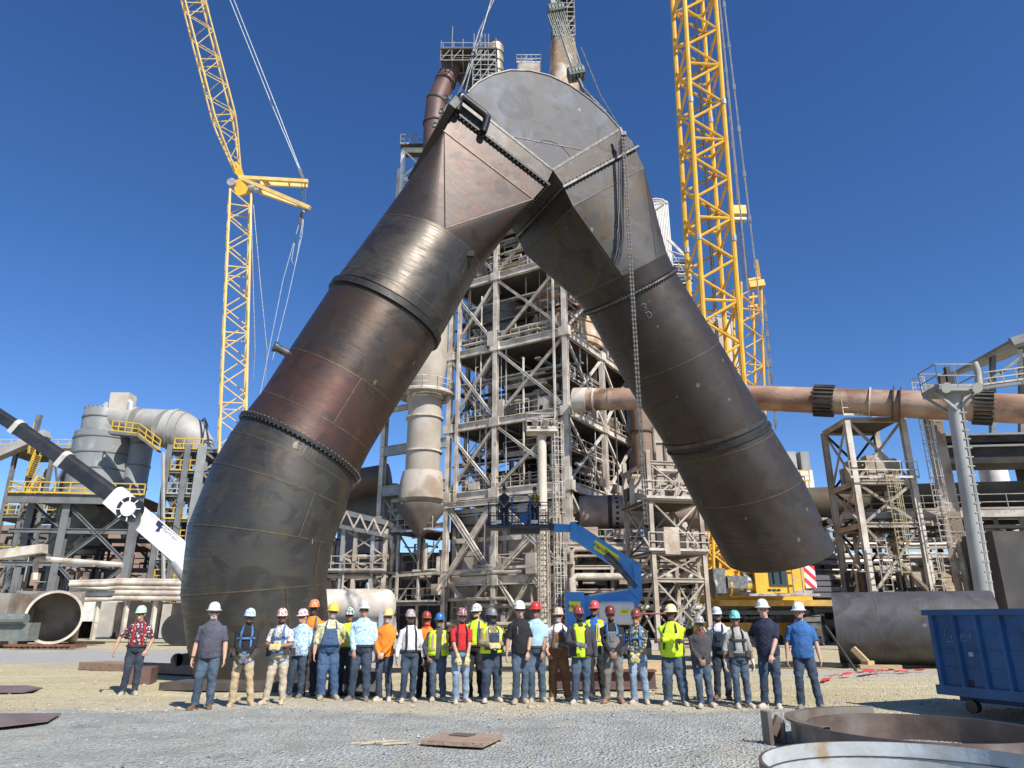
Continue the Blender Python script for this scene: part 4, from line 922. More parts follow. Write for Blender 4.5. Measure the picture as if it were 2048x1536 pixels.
# white telescopic crane
tc_ = thing('telescopic_crane', 'white crawler crane reaching up left with a black telescopic boom, partly behind the arched duct', 'crane', PZ(350, 50, 0))
wcr = pm('crane_white', (.74, .74, .72), (.62, .61, .58), 1.2, .35); blkp = pm('boom_black', (.018, .018, .02), (.03, .03, .03), 1, .3)
b0, b1 = P(392, 1130, 50), P(240, 1000, 50)
def boom(m, p, q, w__, h_):
    d = (q-p).normalized(); u_ = V((0, -1, 0)); a_ = d.cross(u_).normalized(); n_ = a_.cross(d)
    rs = []
    for e in (p, q):
        rs.append([e + a_*x*h_ + n_*y*w__ for x, y in ((-.5, -.5), (-.5, .5), (.25, .5), (.42, .38), (.5, .15), (.5, -.15), (.42, -.38), (.25, -.5))])
    m.rings(rs, True, True); return m
boom(B(), b0, b1, 1.1, 1.35).out('boom_base', wcr, tc_)
prev = b1
for i, (px, py, w__) in enumerate(((132, 921, .98), (38, 856, .86), (-60, 792, .76))):
    q = P(px, py, 50); boom(B(), prev, q, w__, w__*1.12).out('boom_section', blkp, tc_)
    d = (q-prev).normalized(); boom(B(), q-d*.15, q+d*.25, w__*1.12, w__*1.28).out('boom_collar', pm('collar_cream', (.5, .48, .42), (.4, .38, .33), 2, .5), tc_); prev = q
d = (b1-b0).normalized(); boom(B(), b1-d*1.3, b1+d*.5, 1.3, 1.5).out('boom_head_collar', wcr, tc_)
m = B(); c_ = P(264, 1020, 48.9); m.tube(c_, c_+V((0, -.45, 0)), .85, n=36); m.out('hose_reel', blkp, tc_, 30)
m = B(); m.tube(c_+V((0, -.4, 0)), c_+V((0, -.6, 0)), .5, n=24); 
for k in range(8): t = math.pi*2*k/8; m.bar(c_+V((0, -.5, 0)), c_+V((.82*math.cos(t), -.5, .82*math.sin(t))), .07)
m.out('reel_hub', wcr, tc_, 30)
m = B(); m.prism([P(300, 1060, 49.6), P(330, 1085, 49.6), P(332, 1105, 49.6), P(322, 1102, 49.6)], (0, .8, 0)); m.out('cylinder_bracket', wcr, tc_)
m = B(); m.tube(P(328, 1094, 49.8), P(352, 1125, 49.8), .32, n=16); m.tube(P(352, 1125, 49.8), P(378, 1160, 49.8), .45, n=16); m.out('luffing_cylinder', galv, tc_, 30)
m = B(); m.bar(P(-60, 775, 50), P(240, 985, 50), .05); m.bar(P(300, 1020, 49.5), P(360, 1060, 49.5), .05); m.out('hoist_rope', blkp, tc_)
m = B()
q = PZ(462, 50, 0)
for dy_ in (-2.2, 2.2):
    prof = []
    for t in range(24): an = 2*math.pi*t/24; prof.append(V((q.x + 2.6*(1 if math.cos(an) > 0 else -1) + .95*math.cos(an), 50+dy_-.4, 1.0 + .95*math.sin(an))))
    m.prism(prof, (0, .85, 0))
    for t in range(30): an = 2*math.pi*t/30
m.out('crawler_track', pm('track_steel', (.03, .029, .028), (.045, .042, .04), 1, .6, .3), tc_)
m = B(); m.box((q.x, 50, 2.4), (5.5, 3, 1.1)); m.box((q.x+1, 50, 3.4), (4, 2.6, 1)); m.out('carrier_body', wcr, tc_)
def text(s_, name, c_, xdir, up, size, mat, parent, ext=.004):
    cu = bpy.data.curves.new(name, 'FONT'); cu.body = s_; cu.size = size; cu.extrude = ext; cu.align_x = 'CENTER'; cu.align_y = 'CENTER'
    tmp = bpy.data.objects.new('tmp', cu); me = bpy.data.meshes.new_from_object(tmp); bpy.data.objects.remove(tmp)
    x = V(xdir).normalized(); y = V(up); y = (y-x*y.dot(x)).normalized(); z = x.cross(y)
    M = Matrix((x, y, z)).transposed().to_4x4(); M.translation = c_; me.transform(M); me.materials.clear(); me.materials.append(mat); me.name = name
    o = bpy.data.objects.new(name, me); COL.objects.link(o); o.parent = parent; o.matrix_parent_inverse = Matrix.LocRotScale(parent.location, parent.rotation_euler, None).inverted(); return o
navy = pm('navy_letter', (.02, .03, .09), rough=.5); lblk = pm('letter_black', (.015, .015, .015), rough=.5)
fy = 50-.55-.03
dirb = (b0-b1).normalized(); upn = V((0, -1, 0)).cross(dirb)
if upn.z < 0: upn = -upn
text('TADANO', 'lettering', P(339, 1066, fy)+V((0, -.02, 0)), dirb, upn, .36, navy, tc_)
m = B(); c0 = P(311, 1047, fy-.02); m.prism([c0, c0+dirb*.5, c0+dirb*.5+upn*.3, c0+upn*.3], (0, -.01, 0)); m.prism([c0+upn*.25+dirb*.35, c0+dirb*.5-upn*.2+dirb*.1, c0-upn*.35+dirb*.35], (0, -.012, 0)); m.out('emblem', navy, tc_)
# ---------------- right plant: kilns, trestles, pole, roofs
kr = pm('rusty_kiln_shell', (.34, .21, .145), (.15, .07, .04), .35, .75, 0, .2, 6, col3=(.42, .30, .22), s3=.5, lo3=.48, hi3=.62, stretch=(.5, 1, 2.2))
kg = pm('brown_grey_kiln', (.17, .12, .095), (.11, .085, .075), .6, .65, .1)
def along(root, name, p, q, r0, r1, mat, t0=0, t1=1, n=32):
    a, b = p.lerp(q, t0), p.lerp(q, t1); return B().tube(a, b, r0+(r1-r0)*t0, r0+(r1-r0)*t1, n=n).out(name, mat, root, 35)
ud = thing('air_duct', 'long level rust streaked duct with two dark finned bands, high on the right', 'duct', P(1700, 800, 48))
a = P(1168, 800, 54.0); b = P(2120, 821, 41)
cmid = P(1420, 792, 50.4); along(ud, 'duct_shell', a, cmid, .86, .88, kr); a_l = a; a = cmid; along(ud, 'duct_shell', a, b, .88, .92, kr)
d = (b-a).normalized()
def tpx(px): # parameter of column px along a-b
    lo, hi = 0, 1
    for _ in range(40):
        mid = (lo+hi)/2; p_ = a.lerp(b, mid); x = p_.x/(CP*p_.y+SP*(p_.z-CH))*F+1024
        if x < px: lo = mid
        else: hi = mid
    return lo
for x0, x1 in ((1628, 1668), (1945, 1985)):
    m = B(); t0, t1 = tpx(x0), tpx(x1); p, q = a.lerp(b, t0), a.lerp(b, t1); sd_ = d.cross(Z).normalized(); up_ = sd_.cross(d)
    for k in range(22):
        t = math.pi*2*k/22; o = sd_*math.cos(t)+up_*math.sin(t); m.bar(p+o*1.02, q+o*1.02, .14, .2, o)
    m.out('finned_band', dark, ud)
for x0, r_, mt in ((1740, 1.05, cream), (1786, 1.2, dark), (1800, 1.15, dark)):
    t0 = tpx(x0); along(ud, 'collar_ring', a, b, r_, r_, mt, t0-.002, t0+.002)
dl = (cmid-a_l).normalized()
for tt, mt in ((.9, cream), (2.2, kr), (.3, kr)): B().tube(a_l+dl*(tt-.08), a_l+dl*(tt+.08), .93, n=32).out('collar_ring', mt, ud, 30)
a, d = a_l, dl
m = B(); m.lathe(a-d*.2, [(1.0, -.6), (1.0, .5)], 32, d); m.out('duct_end', cream, ud, 35)
kl = thing('kiln', 'thick brown kiln lying low behind the trestle with a dark riding ring', 'kiln', P(1300, 1022, 58))
a2, b2 = P(1158, 1026, 59), P(1480, 1022, 57)
along(kl, 'kiln_shell', a2, b2, 1.45, 1.32, pm('kiln_shell', (.32, .235, .19), (.20, .135, .105), .5, .75, col3=(.42, .34, .28), s3=.4, lo3=.5, hi3=.6), 0, 1, 40)
for x0, r_, mt in ((.44, 1.6, dark), (.455, 1.62, blk), (.50, 1.6, kg), (.2, 1.45, dark)): along(kl, 'riding_ring', a2, b2, r_, r_, mt, x0-.012, x0+.014, 40)
m = B(); m.lathe(a2, [(1.5, -.8), (1.55, .1)], 40, (b2-a2)); m.out('kiln_hood', dark, kl, 35)
for k in range(8):
    t = math.pi*(.15+.1*k); ax_ = (b2-a2).normalized(); o = V((0, -1, 0))*math.sin(t)+Z*math.cos(t); m = B(); c_ = a2.lerp(b2, .23); m.bar(c_+o*1.42-ax_*.12, c_+o*1.42+ax_*.12, .22, .08, o); m.out('bolt_lug', blk, kl)
kr2 = thing('kiln', 'olive and black kiln going off to the right behind the ladder towers', 'kiln', P(1800, 1000, 56))
a3, b3 = P(1560, 1014, 60), P(2150, 1003, 50)
along(kr2, 'kiln_shell', a3, b3, 1.55, 1.5, pm('olive_kiln', (.13, .115, .07), (.09, .08, .055), .8, .6, .2, col3=(.16, .10, .06), s3=.6, lo3=.5, hi3=.6), 0, .36, 40)
along(kr2, 'black_shell', a3, b3, 1.62, 1.55, pm('kiln_black', (.006, .006, .006), (.012, .011, .010), 1, .85, spec=.2), .36, 1, 40)
# trestle between lift and crane
tr1 = thing('trestle', 'cream braced trestle tower standing under the kiln between the arch legs', 'trestle', PZ(1370, 44, 0))
TO2 = PZ(1318, 44, 0); TT = Frame(tr1, TO2, (.97, .2, 0), (-.2, .97, 0), beige, .24)
zt2 = P(1310, 900, 44).z; w2 = 3.3
for a_, b_ in ((0, 0), (w2, 0), (0, 4.2), (w2, 4.2)): TT.col(a_, b_, 0, zt2 if a_ == 0 else zt2-1, .26)
lv2 = [.4, P(1310, 1160, 44).z, P(1310, 1105, 44).z, P(1310, 1000, 44).z, zt2-.8]
for z in lv2: TT.beam(0, 0, w2, 0, z, .25, .2); TT.beam(0, 0, 0, 4.2, z, .22, .18); TT.beam(w2, 0, w2, 4.2, z, .22, .18)
for z0, z1 in zip(lv2[:-1], lv2[1:]): TT.braceX(0, 0, w2, 0, z0, z1, .10); TT.braceX(0, 0, 0, 4.2, z0, z1, .11); TT.braceX(w2, 0, w2, 4.2, z0, z1, .11); TT.braceX(0, 4.2, w2, 4.2, z0, z1, .11, beige)
TT.rail([(-.3, -.2), (w2+.3, -.2)], lv2[3]+.1, cream, .8, .025); TT.deck(-.3, -.3, w2+.3, 4.3, lv2[3]); TT.deck(-.2, -.2, w2+.2, 4.2, lv2[2]); TT.rail([(-.3, -.2), (w2+.3, -.2)], lv2[2]+.1, cream, .8, .025)
clutter(TT, 0, w2, .2, 4, lv2[2], lv2[3], 600, 8, 6, 20); clutter(TT, -.5, w2, .2, 4, lv2[3], zt2, 601, 8, 5, 24)
bh = thing('filter_house', 'grey boxed housing with yellow rails seen past the right leg end', 'building', PZ(1600, 80, 0))
for (x0, x1, y0, y1, mt) in ((1560, 1600, 903, 975, greyl), (1600, 1622, 903, 940, grey), (1596, 1634, 940, 1010, white)):
    p_, q_ = P(x0, y0, 80), P(x1, y1, 80); m = B(); m.box(((p_.x+q_.x)/2, 82, (p_.z+q_.z)/2-(2 if mt is not grey else 0)), (q_.x-p_.x, 4, p_.z-q_.z+(4 if mt is not grey else 0))); m.out('wall', mt, bh)
m = B(); m.rail([P(1602, 962, 79.5), P(1620, 962, 79.5)], 1.2, .8, .05); m.rail([P(1602, 982, 79.5), P(1620, 982, 79.5)], 1.2, .8, .05); m.out('railing', yel, bh)
p_, q_ = P(1560, 905, 80), P(1634, 905, 80); m = B(); m.box(((p_.x+q_.x)/2, 82, (P(1600, 1010, 80).z)/2), (q_.x-p_.x, 3.4, P(1600, 1010, 80).z)); m.out('lower_wall', greyd, bh)
# trestle under the air duct
tr2 = thing('duct_support', 'tall cream braced frame with a railed deck carrying the rusty duct', 'frame', PZ(1800, 46, 0))
Y2 = 46; D2 = Frame(tr2, PZ(1762, Y2, 0), (1, 0, 0), (0, 1, 0), beige, .42)
w5 = PZ(1885, Y2, 0).x - D2.O.x; z5 = P(1740, 840, Y2).z; z6 = P(1750, 965, Y2).z
for a_ in (0, w5): 
    for b_ in (0, 3.6): D2.col(a_, b_, 0, z5 if a_ == 0 else z5+1.2, .36, cream if b_ == 0 else beige)
lv3 = [.5, P(1750, 1190, Y2).z, P(1750, 1050, Y2).z, z6, z5]
for z in lv3[1:]: D2.beam(0, 0, w5, 0, z, .32, .25); D2.beam(0, 3.6, w5, 3.6, z, .3, .2); D2.beam(0, 0, 0, 3.6, z, .3, .2); D2.deck(0, 0, w5, 3.6, z+.1)
for z0, z1 in zip(lv3[:-1], lv3[1:]): D2.braceX(0, 0, w5, 0, z0, z1, .15); D2.braceX(0, 3.6, w5, 3.6, z0, z1, .14, dark); D2.braceX(0, 0, 0, 3.6, z0, z1, .12)
D2.rail([(-.5, -.5), (w5+.2, -.5)], z6+.2, cream, .9, .03); D2.rail([(-.3, -.4), (w5, -.4)], z5+.2, cream, .9, .03)
clutter(D2, 0, w5, 0, 3.4, .5, lv3[1], 610, 14, 8, 30); clutter(D2, 0, w5, 0, 3.4, lv3[1], lv3[2], 611, 14, 10, 26); clutter(D2, .5, w5, 0, 3.4, z6+.2, z6+2.0, 612, 6, 6, 14)
for px, y0, y1, Yq, lab in ((1772, 1215, 1075, 45.2, 'lower caged ladder at the left foot of the duct support'), (1797, 1150, 945, 45.4, 'yellowish caged ladder in the middle of the duct support'), (1872, 1215, 1080, 44.5, 'short caged ladder beside the big ladder tower'), (1862, 1090, 760, 45.0, 'tall caged ladder rising to the duct top on the right')):
    p_, q_ = P(px, y0, Yq), P(px, y1, Yq); q_.x = p_.x = (p_.x+q_.x)/2
    q_ = V((PZ(px, Yq, (p_.z+q_.z)/2).x, Yq, q_.z)); p_ = V((q_.x, Yq, max(0.1, p_.z)))
    lt_ = thing('caged_ladder', lab, 'ladder', (p_.x, p_.y, p_.z), 'caged ladders on the right'); B().ladder(p_, q_, (0, -1, 0), .6, True, .026).out('ladder', cream if 'yellow' not in lab else pm('dull_yellow', (.5, .43, .25), (.4, .34, .22), 3, .6), lt_)
lt = thing('ladder_tower', 'slender lattice riser of pipes and cable trays beside the grey pole', 'tower', PZ(1898, 45, 0))
m = B(); Yl = 45.3
for k, px in enumerate((1880, 1888, 1897, 1903, 1910)):
    x_ = PZ(px, Yl, 9).x; m.bar((x_, Yl, 0), (x_, Yl, P(px, 770 if k > 1 else 800, Yl).z), .16 if k % 2 else .26)
for z in [.5+i*.9 for i in range(18)]: m.bar((PZ(1876, Yl, 9).x, Yl-.1, z), (PZ(1914, Yl, 9).x, Yl-.1, z), .08)
m.out('riser_frame', beige, lt)
po = thing('light_pole', 'tall thick grey pole with a railed floodlight platform on the right', 'pole', PZ(1985, 36, 0))
pz0 = PZ(1988, 36, 0); pt_ = P(1905, 790, 36); x_ = (pz0.x+PZ(1905, 36, pt_.z).x)/2
x_ = PZ(1905, 36, pt_.z).x
m = B(); m.pipe([(PZ(1987, 36, .1).x, 36, 0), (PZ(1906, 36, pt_.z).x, 36, pt_.z)], [.42, .36], 24); m.out('shaft', pm('grey_pole_paint', (.36, .36, .34), (.30, .30, .29), .8, .5), po, 30)
c_ = V((PZ(1900, 36, pt_.z).x, 36, pt_.z))
m = B(); m.box(c_+Z*.1, (2.0, 1.6, .2)); 
for k in (-1, 1): m.bar(c_+V((0, k*.3, -.9)), c_+V((k*1.1, k*.5, .05)), .14); m.bar(c_+V((0, -k*.3, -.9)), c_+V((k*1.1, -k*.5, .05)), .12)
m.out('platform', grey, po)
m = B(); m.rail([c_+V((x, y, .2)) for x, y in ((-1.0, -.8), (1.0, -.8), (1.0, .8), (-1.0, .8), (-1.0, -.8))], 1.25, .8, .025); m.out('railing', grey, po)
for dx_ in (-.8, .8): m = B(); m.tube(c_+V((dx_, -1.1, .05)), c_+V((dx_, -.9, .15)), .28, .18, n=18); m.out('floodlight', pm('lamp_glass', (.45, .45, .42), rough=.2), po, 30)
m = B(); m.box(c_+V((.3, .3, .9)), (.35, .4, .9)); m.box(c_+V((-.1, .3, .8)), (.3, .3, .7)); m.box(c_+V((.3, .3, 1.5)), (.22, .25, .35)); m.out('control_box', dark, po)
m = B(); m.bar((PZ(2003, 35.5, .1).x, 35.6, 0), (PZ(1922, 35.5, pt_.z).x, 35.6, pt_.z-.6), .09)
for i in range(26): t = i/26; e = V((PZ(2003, 35.5, .1).x, 35.6, 0)).lerp(V((PZ(1922, 35.5, pt_.z).x, 35.6, pt_.z-.6)), t); m.bar(e-V((.16, 0, 0)), e+V((.16, 0, 0)), .05)
m.out('climbing_rungs', greyl, po)
# roofed hall top right, conveyor galleries, tank
rf = thing('open_hall', 'open sided steel hall with a pitched roof at the top right edge', 'building', P(2000, 760, 60))
Yh = 62
m = B(); p_, q_ = P(1950, 722, Yh), P(2090, 676, Yh); m.bar(p_, q_, 10, .25, Z); m.out('roof', pm('roof_sheet', (.16, .15, .14), (.22, .2, .18), .5, .7), rf)
m = B(); m.bar(p_-V((0, 5, .1)), q_-V((0, 5, .1)), .3, .7); m.bar(P(1952, 775, Yh-5), P(2090, 757, Yh-5), .3, .5); m.bar(P(1960, 740, Yh-5), P(1962, 790, Yh-5), .4); m.bar(P(1965, 772, Yh-5), P(2060, 700, Yh-5), .25); m.bar(P(2040, 700, Yh-5), P(2042, 770, Yh-5), .35)
for px, t_, b_ in ((1985, 708, 900), (2043, 690, 900)): m.bar(P(px, t_, Yh), P(px, b_, Yh), .4)
m.out('frame', greyd, rf)
m = B(); m.rail([P(1955, 772, Yh-5.2), P(2090, 754, Yh-5.2)], 1.1, 1.0, .04); m.out('railing', beige, rf)
m = B(); m.pipe([P(1958, 770, Yh-6), P(1955, 742, Yh-6), P(1948, 725, Yh-6)], .28, 12); m.out('vent_pipe', greyl, rf, 40)
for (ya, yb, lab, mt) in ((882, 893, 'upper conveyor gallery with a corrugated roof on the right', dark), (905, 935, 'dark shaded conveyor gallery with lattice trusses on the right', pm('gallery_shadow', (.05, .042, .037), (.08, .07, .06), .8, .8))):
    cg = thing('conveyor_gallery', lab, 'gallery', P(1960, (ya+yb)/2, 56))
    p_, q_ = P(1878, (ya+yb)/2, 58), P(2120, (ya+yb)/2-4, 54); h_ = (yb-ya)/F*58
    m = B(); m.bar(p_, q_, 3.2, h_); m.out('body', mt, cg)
    m = B(); m.bar(p_+Z*(h_/2+.12), q_+Z*(h_/2+.12), 3.8, .15); m.out('roof', greyl, cg)
    m = B(); dd_ = (q_-p_)
    for i in range(14):
        e0, e1 = p_+dd_*(i/14)-V((0, 1.68, h_*.45*(1 if i % 2 else -1))), p_+dd_*((i+1)/14)-V((0, 1.68, -h_*.45*(1 if i % 2 else -1))); m.bar(e0, e1, .09)
    m.out('lattice', beige, cg)
    m = B()
    for px in (1930, 2035): e = P(px, yb, 57); m.bar((e.x, 57, 0), e, .4)
    m.out('gallery_leg', dark, cg)
tk = thing('storage_tank', 'small white cylinder tank beyond the galleries on the right', 'tank', P(1984, 960, 62))
p_ = P(1984, 934, 62); m = B(); m.lathe((p_.x, 62, 0), [(1.1, p_.z-7), (1.1, p_.z), (.7, p_.z+.25), (.1, p_.z+.35)], 28); m.out('tank_shell', white, tk, 35)
m = B(); m.rail([V((p_.x+1.05*math.cos(t), 62+1.05*math.sin(t), p_.z)) for t in [math.pi*(1+i/6) for i in range(7)]], .9, .6, .03); m.out('railing', galv, tk)
pl_ = thing('pipe_bridge', 'cream walkway beam with pipe supports running below the black kiln', 'walkway', P(1900, 1030, 50))
p_, q_ = P(1683, 1034, 50), P(2120, 1028, 46); m = B(); m.bar(p_, q_, 1.6, .45); m.out('beam', cream, pl_)
m = B(); m.bar(p_-Z*.8, q_-Z*.8, 1.2, .12); m.bar(p_+V((0, -.8, -.9)), q_+V((0, -.8, -.9)), .12); m.out('lower_tray', dark, pl_)
m = B(); m.rail([p_+Z*.25-V((0, .8, 0)), q_+Z*.25-V((0, .8, 0))], 1.0, 1.6, .025); m.out('railing', beige, pl_)
m = B()
for i in range(9): e = p_.lerp(q_, i/9+.05); m.bar((e.x, e.y, 0), e, .25); 
m.out('post', beige, pl_)
# rear pipe racks and dark sheds filling the right background
rr_ = thing('pipe_rack', 'crowded rack of dusty pipes and trays in the right background', 'pipe rack', PZ(1750, 54, 0))
Rk = Frame(rr_, PZ(1640, 54, 0), (1, 0, 0), (0, 1, 0), beige, .3); wr = PZ(2120, 54, 0).x - Rk.O.x
zr = [.6, 2.2, P(1800, 1160, 54).z, P(1800, 1120, 54).z, P(1800, 1080, 54).z]
for i in range(9): Rk.col(wr*i/8, 0, 0, zr[-1], .25); Rk.col(wr*i/8, 3, 0, zr[-1], .25, dark)
for z in zr[1:]: Rk.beam(0, 0, wr, 0, z, .25, .2); Rk.deck(0, .2, wr, 3, z-.05, dark)
for k in range(10): z = rnd(1, zr[-1]); B().pipe([Rk.p(0, -.2-k*.04, z), Rk.p(wr*.45, -.2-k*.04, z+rnd(-.2, .2)), Rk.p(wr, -.2-k*.04, z)], random.choice((.07, .12, .18)), 8).out('pipe_run', random.choice((cream, beige, galv)), rr_, 40)
for i in range(5): clutter(Rk, wr*i/5, wr*(i+1)/5, 0, 2.8, .5, zr[-1]+.8, 620+i, 14, 8, 30, [None, dark, beige, None, dark][i])
m = B(); m.rail([Rk.p(0, -.3, zr[-1]), Rk.p(wr, -.3, zr[-1])], 1.1, 1.4, .025); m.out('railing', beige, rr_)
for i in range(5): clutter(Rk, wr*i/5, wr*(i+1)/5, -1, 2.8, zr[-1]+.4, P(1800, 1040, 54).z, 660+i, 12, 4, 26, [beige, dark, None, beige, dark][i])
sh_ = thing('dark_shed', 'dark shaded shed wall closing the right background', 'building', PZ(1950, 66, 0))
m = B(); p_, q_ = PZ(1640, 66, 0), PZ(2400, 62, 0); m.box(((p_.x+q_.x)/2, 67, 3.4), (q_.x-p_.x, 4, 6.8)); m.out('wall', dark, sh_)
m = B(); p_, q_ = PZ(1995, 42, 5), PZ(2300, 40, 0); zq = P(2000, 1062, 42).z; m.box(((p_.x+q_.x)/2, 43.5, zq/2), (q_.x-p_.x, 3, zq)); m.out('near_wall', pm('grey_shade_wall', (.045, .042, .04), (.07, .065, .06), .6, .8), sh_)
rkw = thing('stone_wall', 'rough tan layered stone bank between the ladder tower and the grey pole', 'wall', PZ(1910, 50, 0))
m = B(); random.seed(77); p_, q_ = PZ(1846, 49, 0), PZ(1985, 49, 0); zq = P(1900, 1118, 49).z
z = 0
while z < zq:
    h_ = rnd(.25, .5); x = p_.x
    while x < q_.x:
        l_ = rnd(.5, 1.3); c0 = len(m.v); m.box((x+l_/2, 49.3+rnd(-.12, .12), z+h_/2), (l_*.97, .8, h_*.93))
        for i in range(c0, len(m.v)): v_ = m.v[i]; m.v[i] = (v_[0]+rnd(-.06, .06), v_[1]+rnd(-.08, .08), v_[2]+rnd(-.05, .05))
        x += l_
    z += h_
m.out('rubble', pm('tan_rubble', (.46, .38, .27), (.30, .24, .17), 1.2, .95, 0, .5, 6), rkw)
# middle left: dark conveyor behind, brown duct seen left of the tower
md = thing('brown_cross_duct', 'dark brown duct crossing behind the tower left bay beside the arched duct', 'duct', P(720, 970, 70))
m = B(); m.pipe([P(640, 990, 70), P(720, 965, 70), P(780, 955, 70)], 1.4, 24); m.out('duct_shell', pm('dark_brown_duct', (.12, .085, .06), (.08, .06, .045), .8, .6), md, 35)
m = B(); p_ = P(700, 960, 72); q_ = P(770, 1040, 72); m.box(((p_.x+q_.x)/2, 74, p_.z/2+2.5), (q_.x-p_.x+2, 3, p_.z-5.5)); m.out('duct_casing', pm('slate_casing', (.12, .125, .13), (.16, .16, .16), .8, .7), md)
mb_ = thing('conveyor_bridge', 'lattice conveyor bridge on braced legs right of the big elbow', 'gallery', P(700, 1030, 58))
Mf = Frame(mb_, PZ(655, 58, 0), (1, -.05, 0), (.05, 1, 0), galv, .3); wm = PZ(770, 58, 0).x - Mf.O.x
z0 = P(700, 1060, 58).z
m = B(); m.bar(Mf.p(-.5, 0, z0+1.6), Mf.p(wm, 0, z0+.4), 2, .4); m.bar(Mf.p(-.5, 0, z0+.4), Mf.p(wm, 0, z0-.6), 2, .3); m.out('deck', greyd, mb_)
m = B()
for i in range(8): e0, e1 = Mf.p(wm*i/8, -1, z0+(.4 if i % 2 else 1.5)-i*.14), Mf.p(wm*(i+1)/8, -1, z0+(1.5 if i % 2 else .4)-i*.14); m.bar(e0, e1, .12)
m.out('lattice', beige, mb_)
for a_ in (1.2, 3.6): Mf.col(a_-.4, -.5, 0, z0, .3); Mf.col(a_+.6, -.5, 0, z0, .3, beige)
for k in range(4): Mf.braceX(.8, -.5, 4.2, -.5, z0*k/4, z0*(k+1)/4, .1, beige)
Mf.rail([(-1, -1), (wm, -1)], 5.2, beige, 1, .03); Mf.deck(-1, -1, wm, 3, 5.1); clutter(Mf, -1, wm, 0, 4, .5, 8, 640, 20, 10, 40, dark); clutter(Mf, -1, wm, -.8, 1, 3, 6.5, 641, 14, 6, 24)
# ---------------- lattice cranes
cy = pm('crane_yellow', (.74, .42, .04), (.64, .35, .03), 1.2, .4); cyp = pm('crane_pale_yellow', (.72, .50, .16), (.6, .42, .14), 1.2, .45)
rope = pm('wire_rope', (.22, .22, .21), (.12, .12, .12), 5, .5, .5); graym = pm('plate_grey', (.22, .20, .20), (.16, .15, .15), 2, .6)
def lattice(root, p, q, w0, w1, d0, d1, side, bay, rc, rl, mat, name='boom', ladder_=False, taper=None):
    p, q = V(p), V(q); ax = (q-p); L = ax.length; ax.normalize(); a = (V(side)-ax*V(side).dot(ax)).normalized(); b = ax.cross(a)
    n = max(2, int(round(L/bay)))
    def wd(t):
        w_, d_ = w0+(w1-w0)*t, d0+(d1-d0)*t
        if taper: k = min(1, t*L/taper[0]+.25) if taper[0] else 1; k2 = min(1, (1-t)*L/taper[1]+.25) if taper[1] else 1; w_ *= min(k, k2); d_ *= min(k, k2)
        return w_, d_
    C4 = lambda t, i: p + ax*L*t + a*((-1, 1, 1, -1)[i])*wd(t)[0]/2 + b*((-1, -1, 1, 1)[i])*wd(t)[1]/2
    ch = B()
    for i in range(4): ch.pipe([C4(k/n, i) for k in range(n+1)], rc, 8)
    ch.out(name+'_chords', mat, root, 40)
    lc = B()
    for k in range(n):
        t0, t1 = k/n, (k+1)/n
        for i in range(4):
            j = (i+1) % 4; u, v_ = (i, j) if (k+i) % 2 else (j, i)
            lc.tube(C4(t0, u), C4(t1, v_), rl, n=6, cap=False)
            if k % 4 == 0: lc.tube(C4(t0, i), C4(t0, j), rl*1.1, n=6, cap=False)
    lc.out(name+'_lacing', mat, root, 40)
    return C4, n
rc_ = thing('crawler_crane', 'huge yellow lattice boom crawler crane on the right behind the arched duct', 'crane', PZ(1500, 52, 0))
YB = 50
foot = P(1462, 1150, YB); topp = P(1383, -60, 44.5)
C4, n = lattice(rc_, foot, topp, 2.75, 2.55, 2.5, 2.5, (1, .12, 0), 1.62, .19, .10, cy, taper=(7, 0))
ax = (topp-foot).normalized()
for k in range(1, n, 7):
    for i in range(4): e = C4(k/n, i); m = B(); m.tube(e-ax*.22, e+ax*.22, .24, n=8); m.out('boom_pin', galv, rc_, 30)
m = B()
for off in ((.15, .55), (.55, .75)):
    m.bar(C4(.12, 0).lerp(C4(.12, 1), off[0]+.2), C4(1, 0).lerp(C4(1, 1), off[0]+.2), .05)
m.out('hoist_ropes', rope, rc_)
m = B(); random.seed(4)
for k in range(int(n*.2), n, 2):
    t0, t1 = k/n, (k+1.5)/n; c0 = sum((C4(t0, i) for i in range(4)), V((0, 0, 0)))/4; c1 = sum((C4(min(1, t1), i) for i in range(4)), V((0, 0, 0)))/4
    s_ = V((.35, .8, 0)); m.bar(c0+s_, c1+s_, .8, .04, V((1, 0, 0)))
m.out('walkway_mesh', graym, rc_)
# derrick mast behind with its head, and hanging pendants
mast0, mast1 = P(1506, 1100, 60), P(1494, 575, 60)
lattice(rc_, mast0, mast1, 1.9, 1.9, 1.8, 1.8, (1, .1, 0), 1.3, .12, .06, cy, 'mast')
m = B(); m.box(P(1474, 423, 58), (1.5, .8, .9)); m.out('pulley_block', cy, rc_)
m = B(); c_ = P(1474, 440, 57.8); m.tube(c_-V((.8, 0, 0)), c_+V((.8, 0, 0)), .28, n=12); m.out('sheave_axle', galv, rc_, 30)
m = B()
for k in range(6): m.bar(P(1466+k*3.2, 440, 58), P(1488+k*2.4, 560, 59.5), .045)
m.out('reeving', rope, rc_)
m = B()
for a_, b_ in (((1436, -30), (1478, 420)), ((1444, -30), (1540, 780)), ((1436, -30), (1502, 640)), ((1528, 590), (1552, 860))): m.bar(P(*a_, 54), P(*b_, 58), .11)
m.out('pendant_bars', pm('pendant_grey', (.38, .33, .31), (.28, .25, .24), 2, .5), rc_)
for k in range(9):
    for a_, b_ in (((1436, -30), (1478, 420)), ((1444, -30), (1540, 780)), ((1528, 590), (1552, 860))): m = B(); e = P(*a_, 54).lerp(P(*b_, 58), (k+.5)/9); dd_ = (P(*b_, 58)-P(*a_, 54)).normalized(); m.bar(e-dd_*.3, e+dd_*.3, .22); m.out('pendant_link', galv, rc_)
m = B()
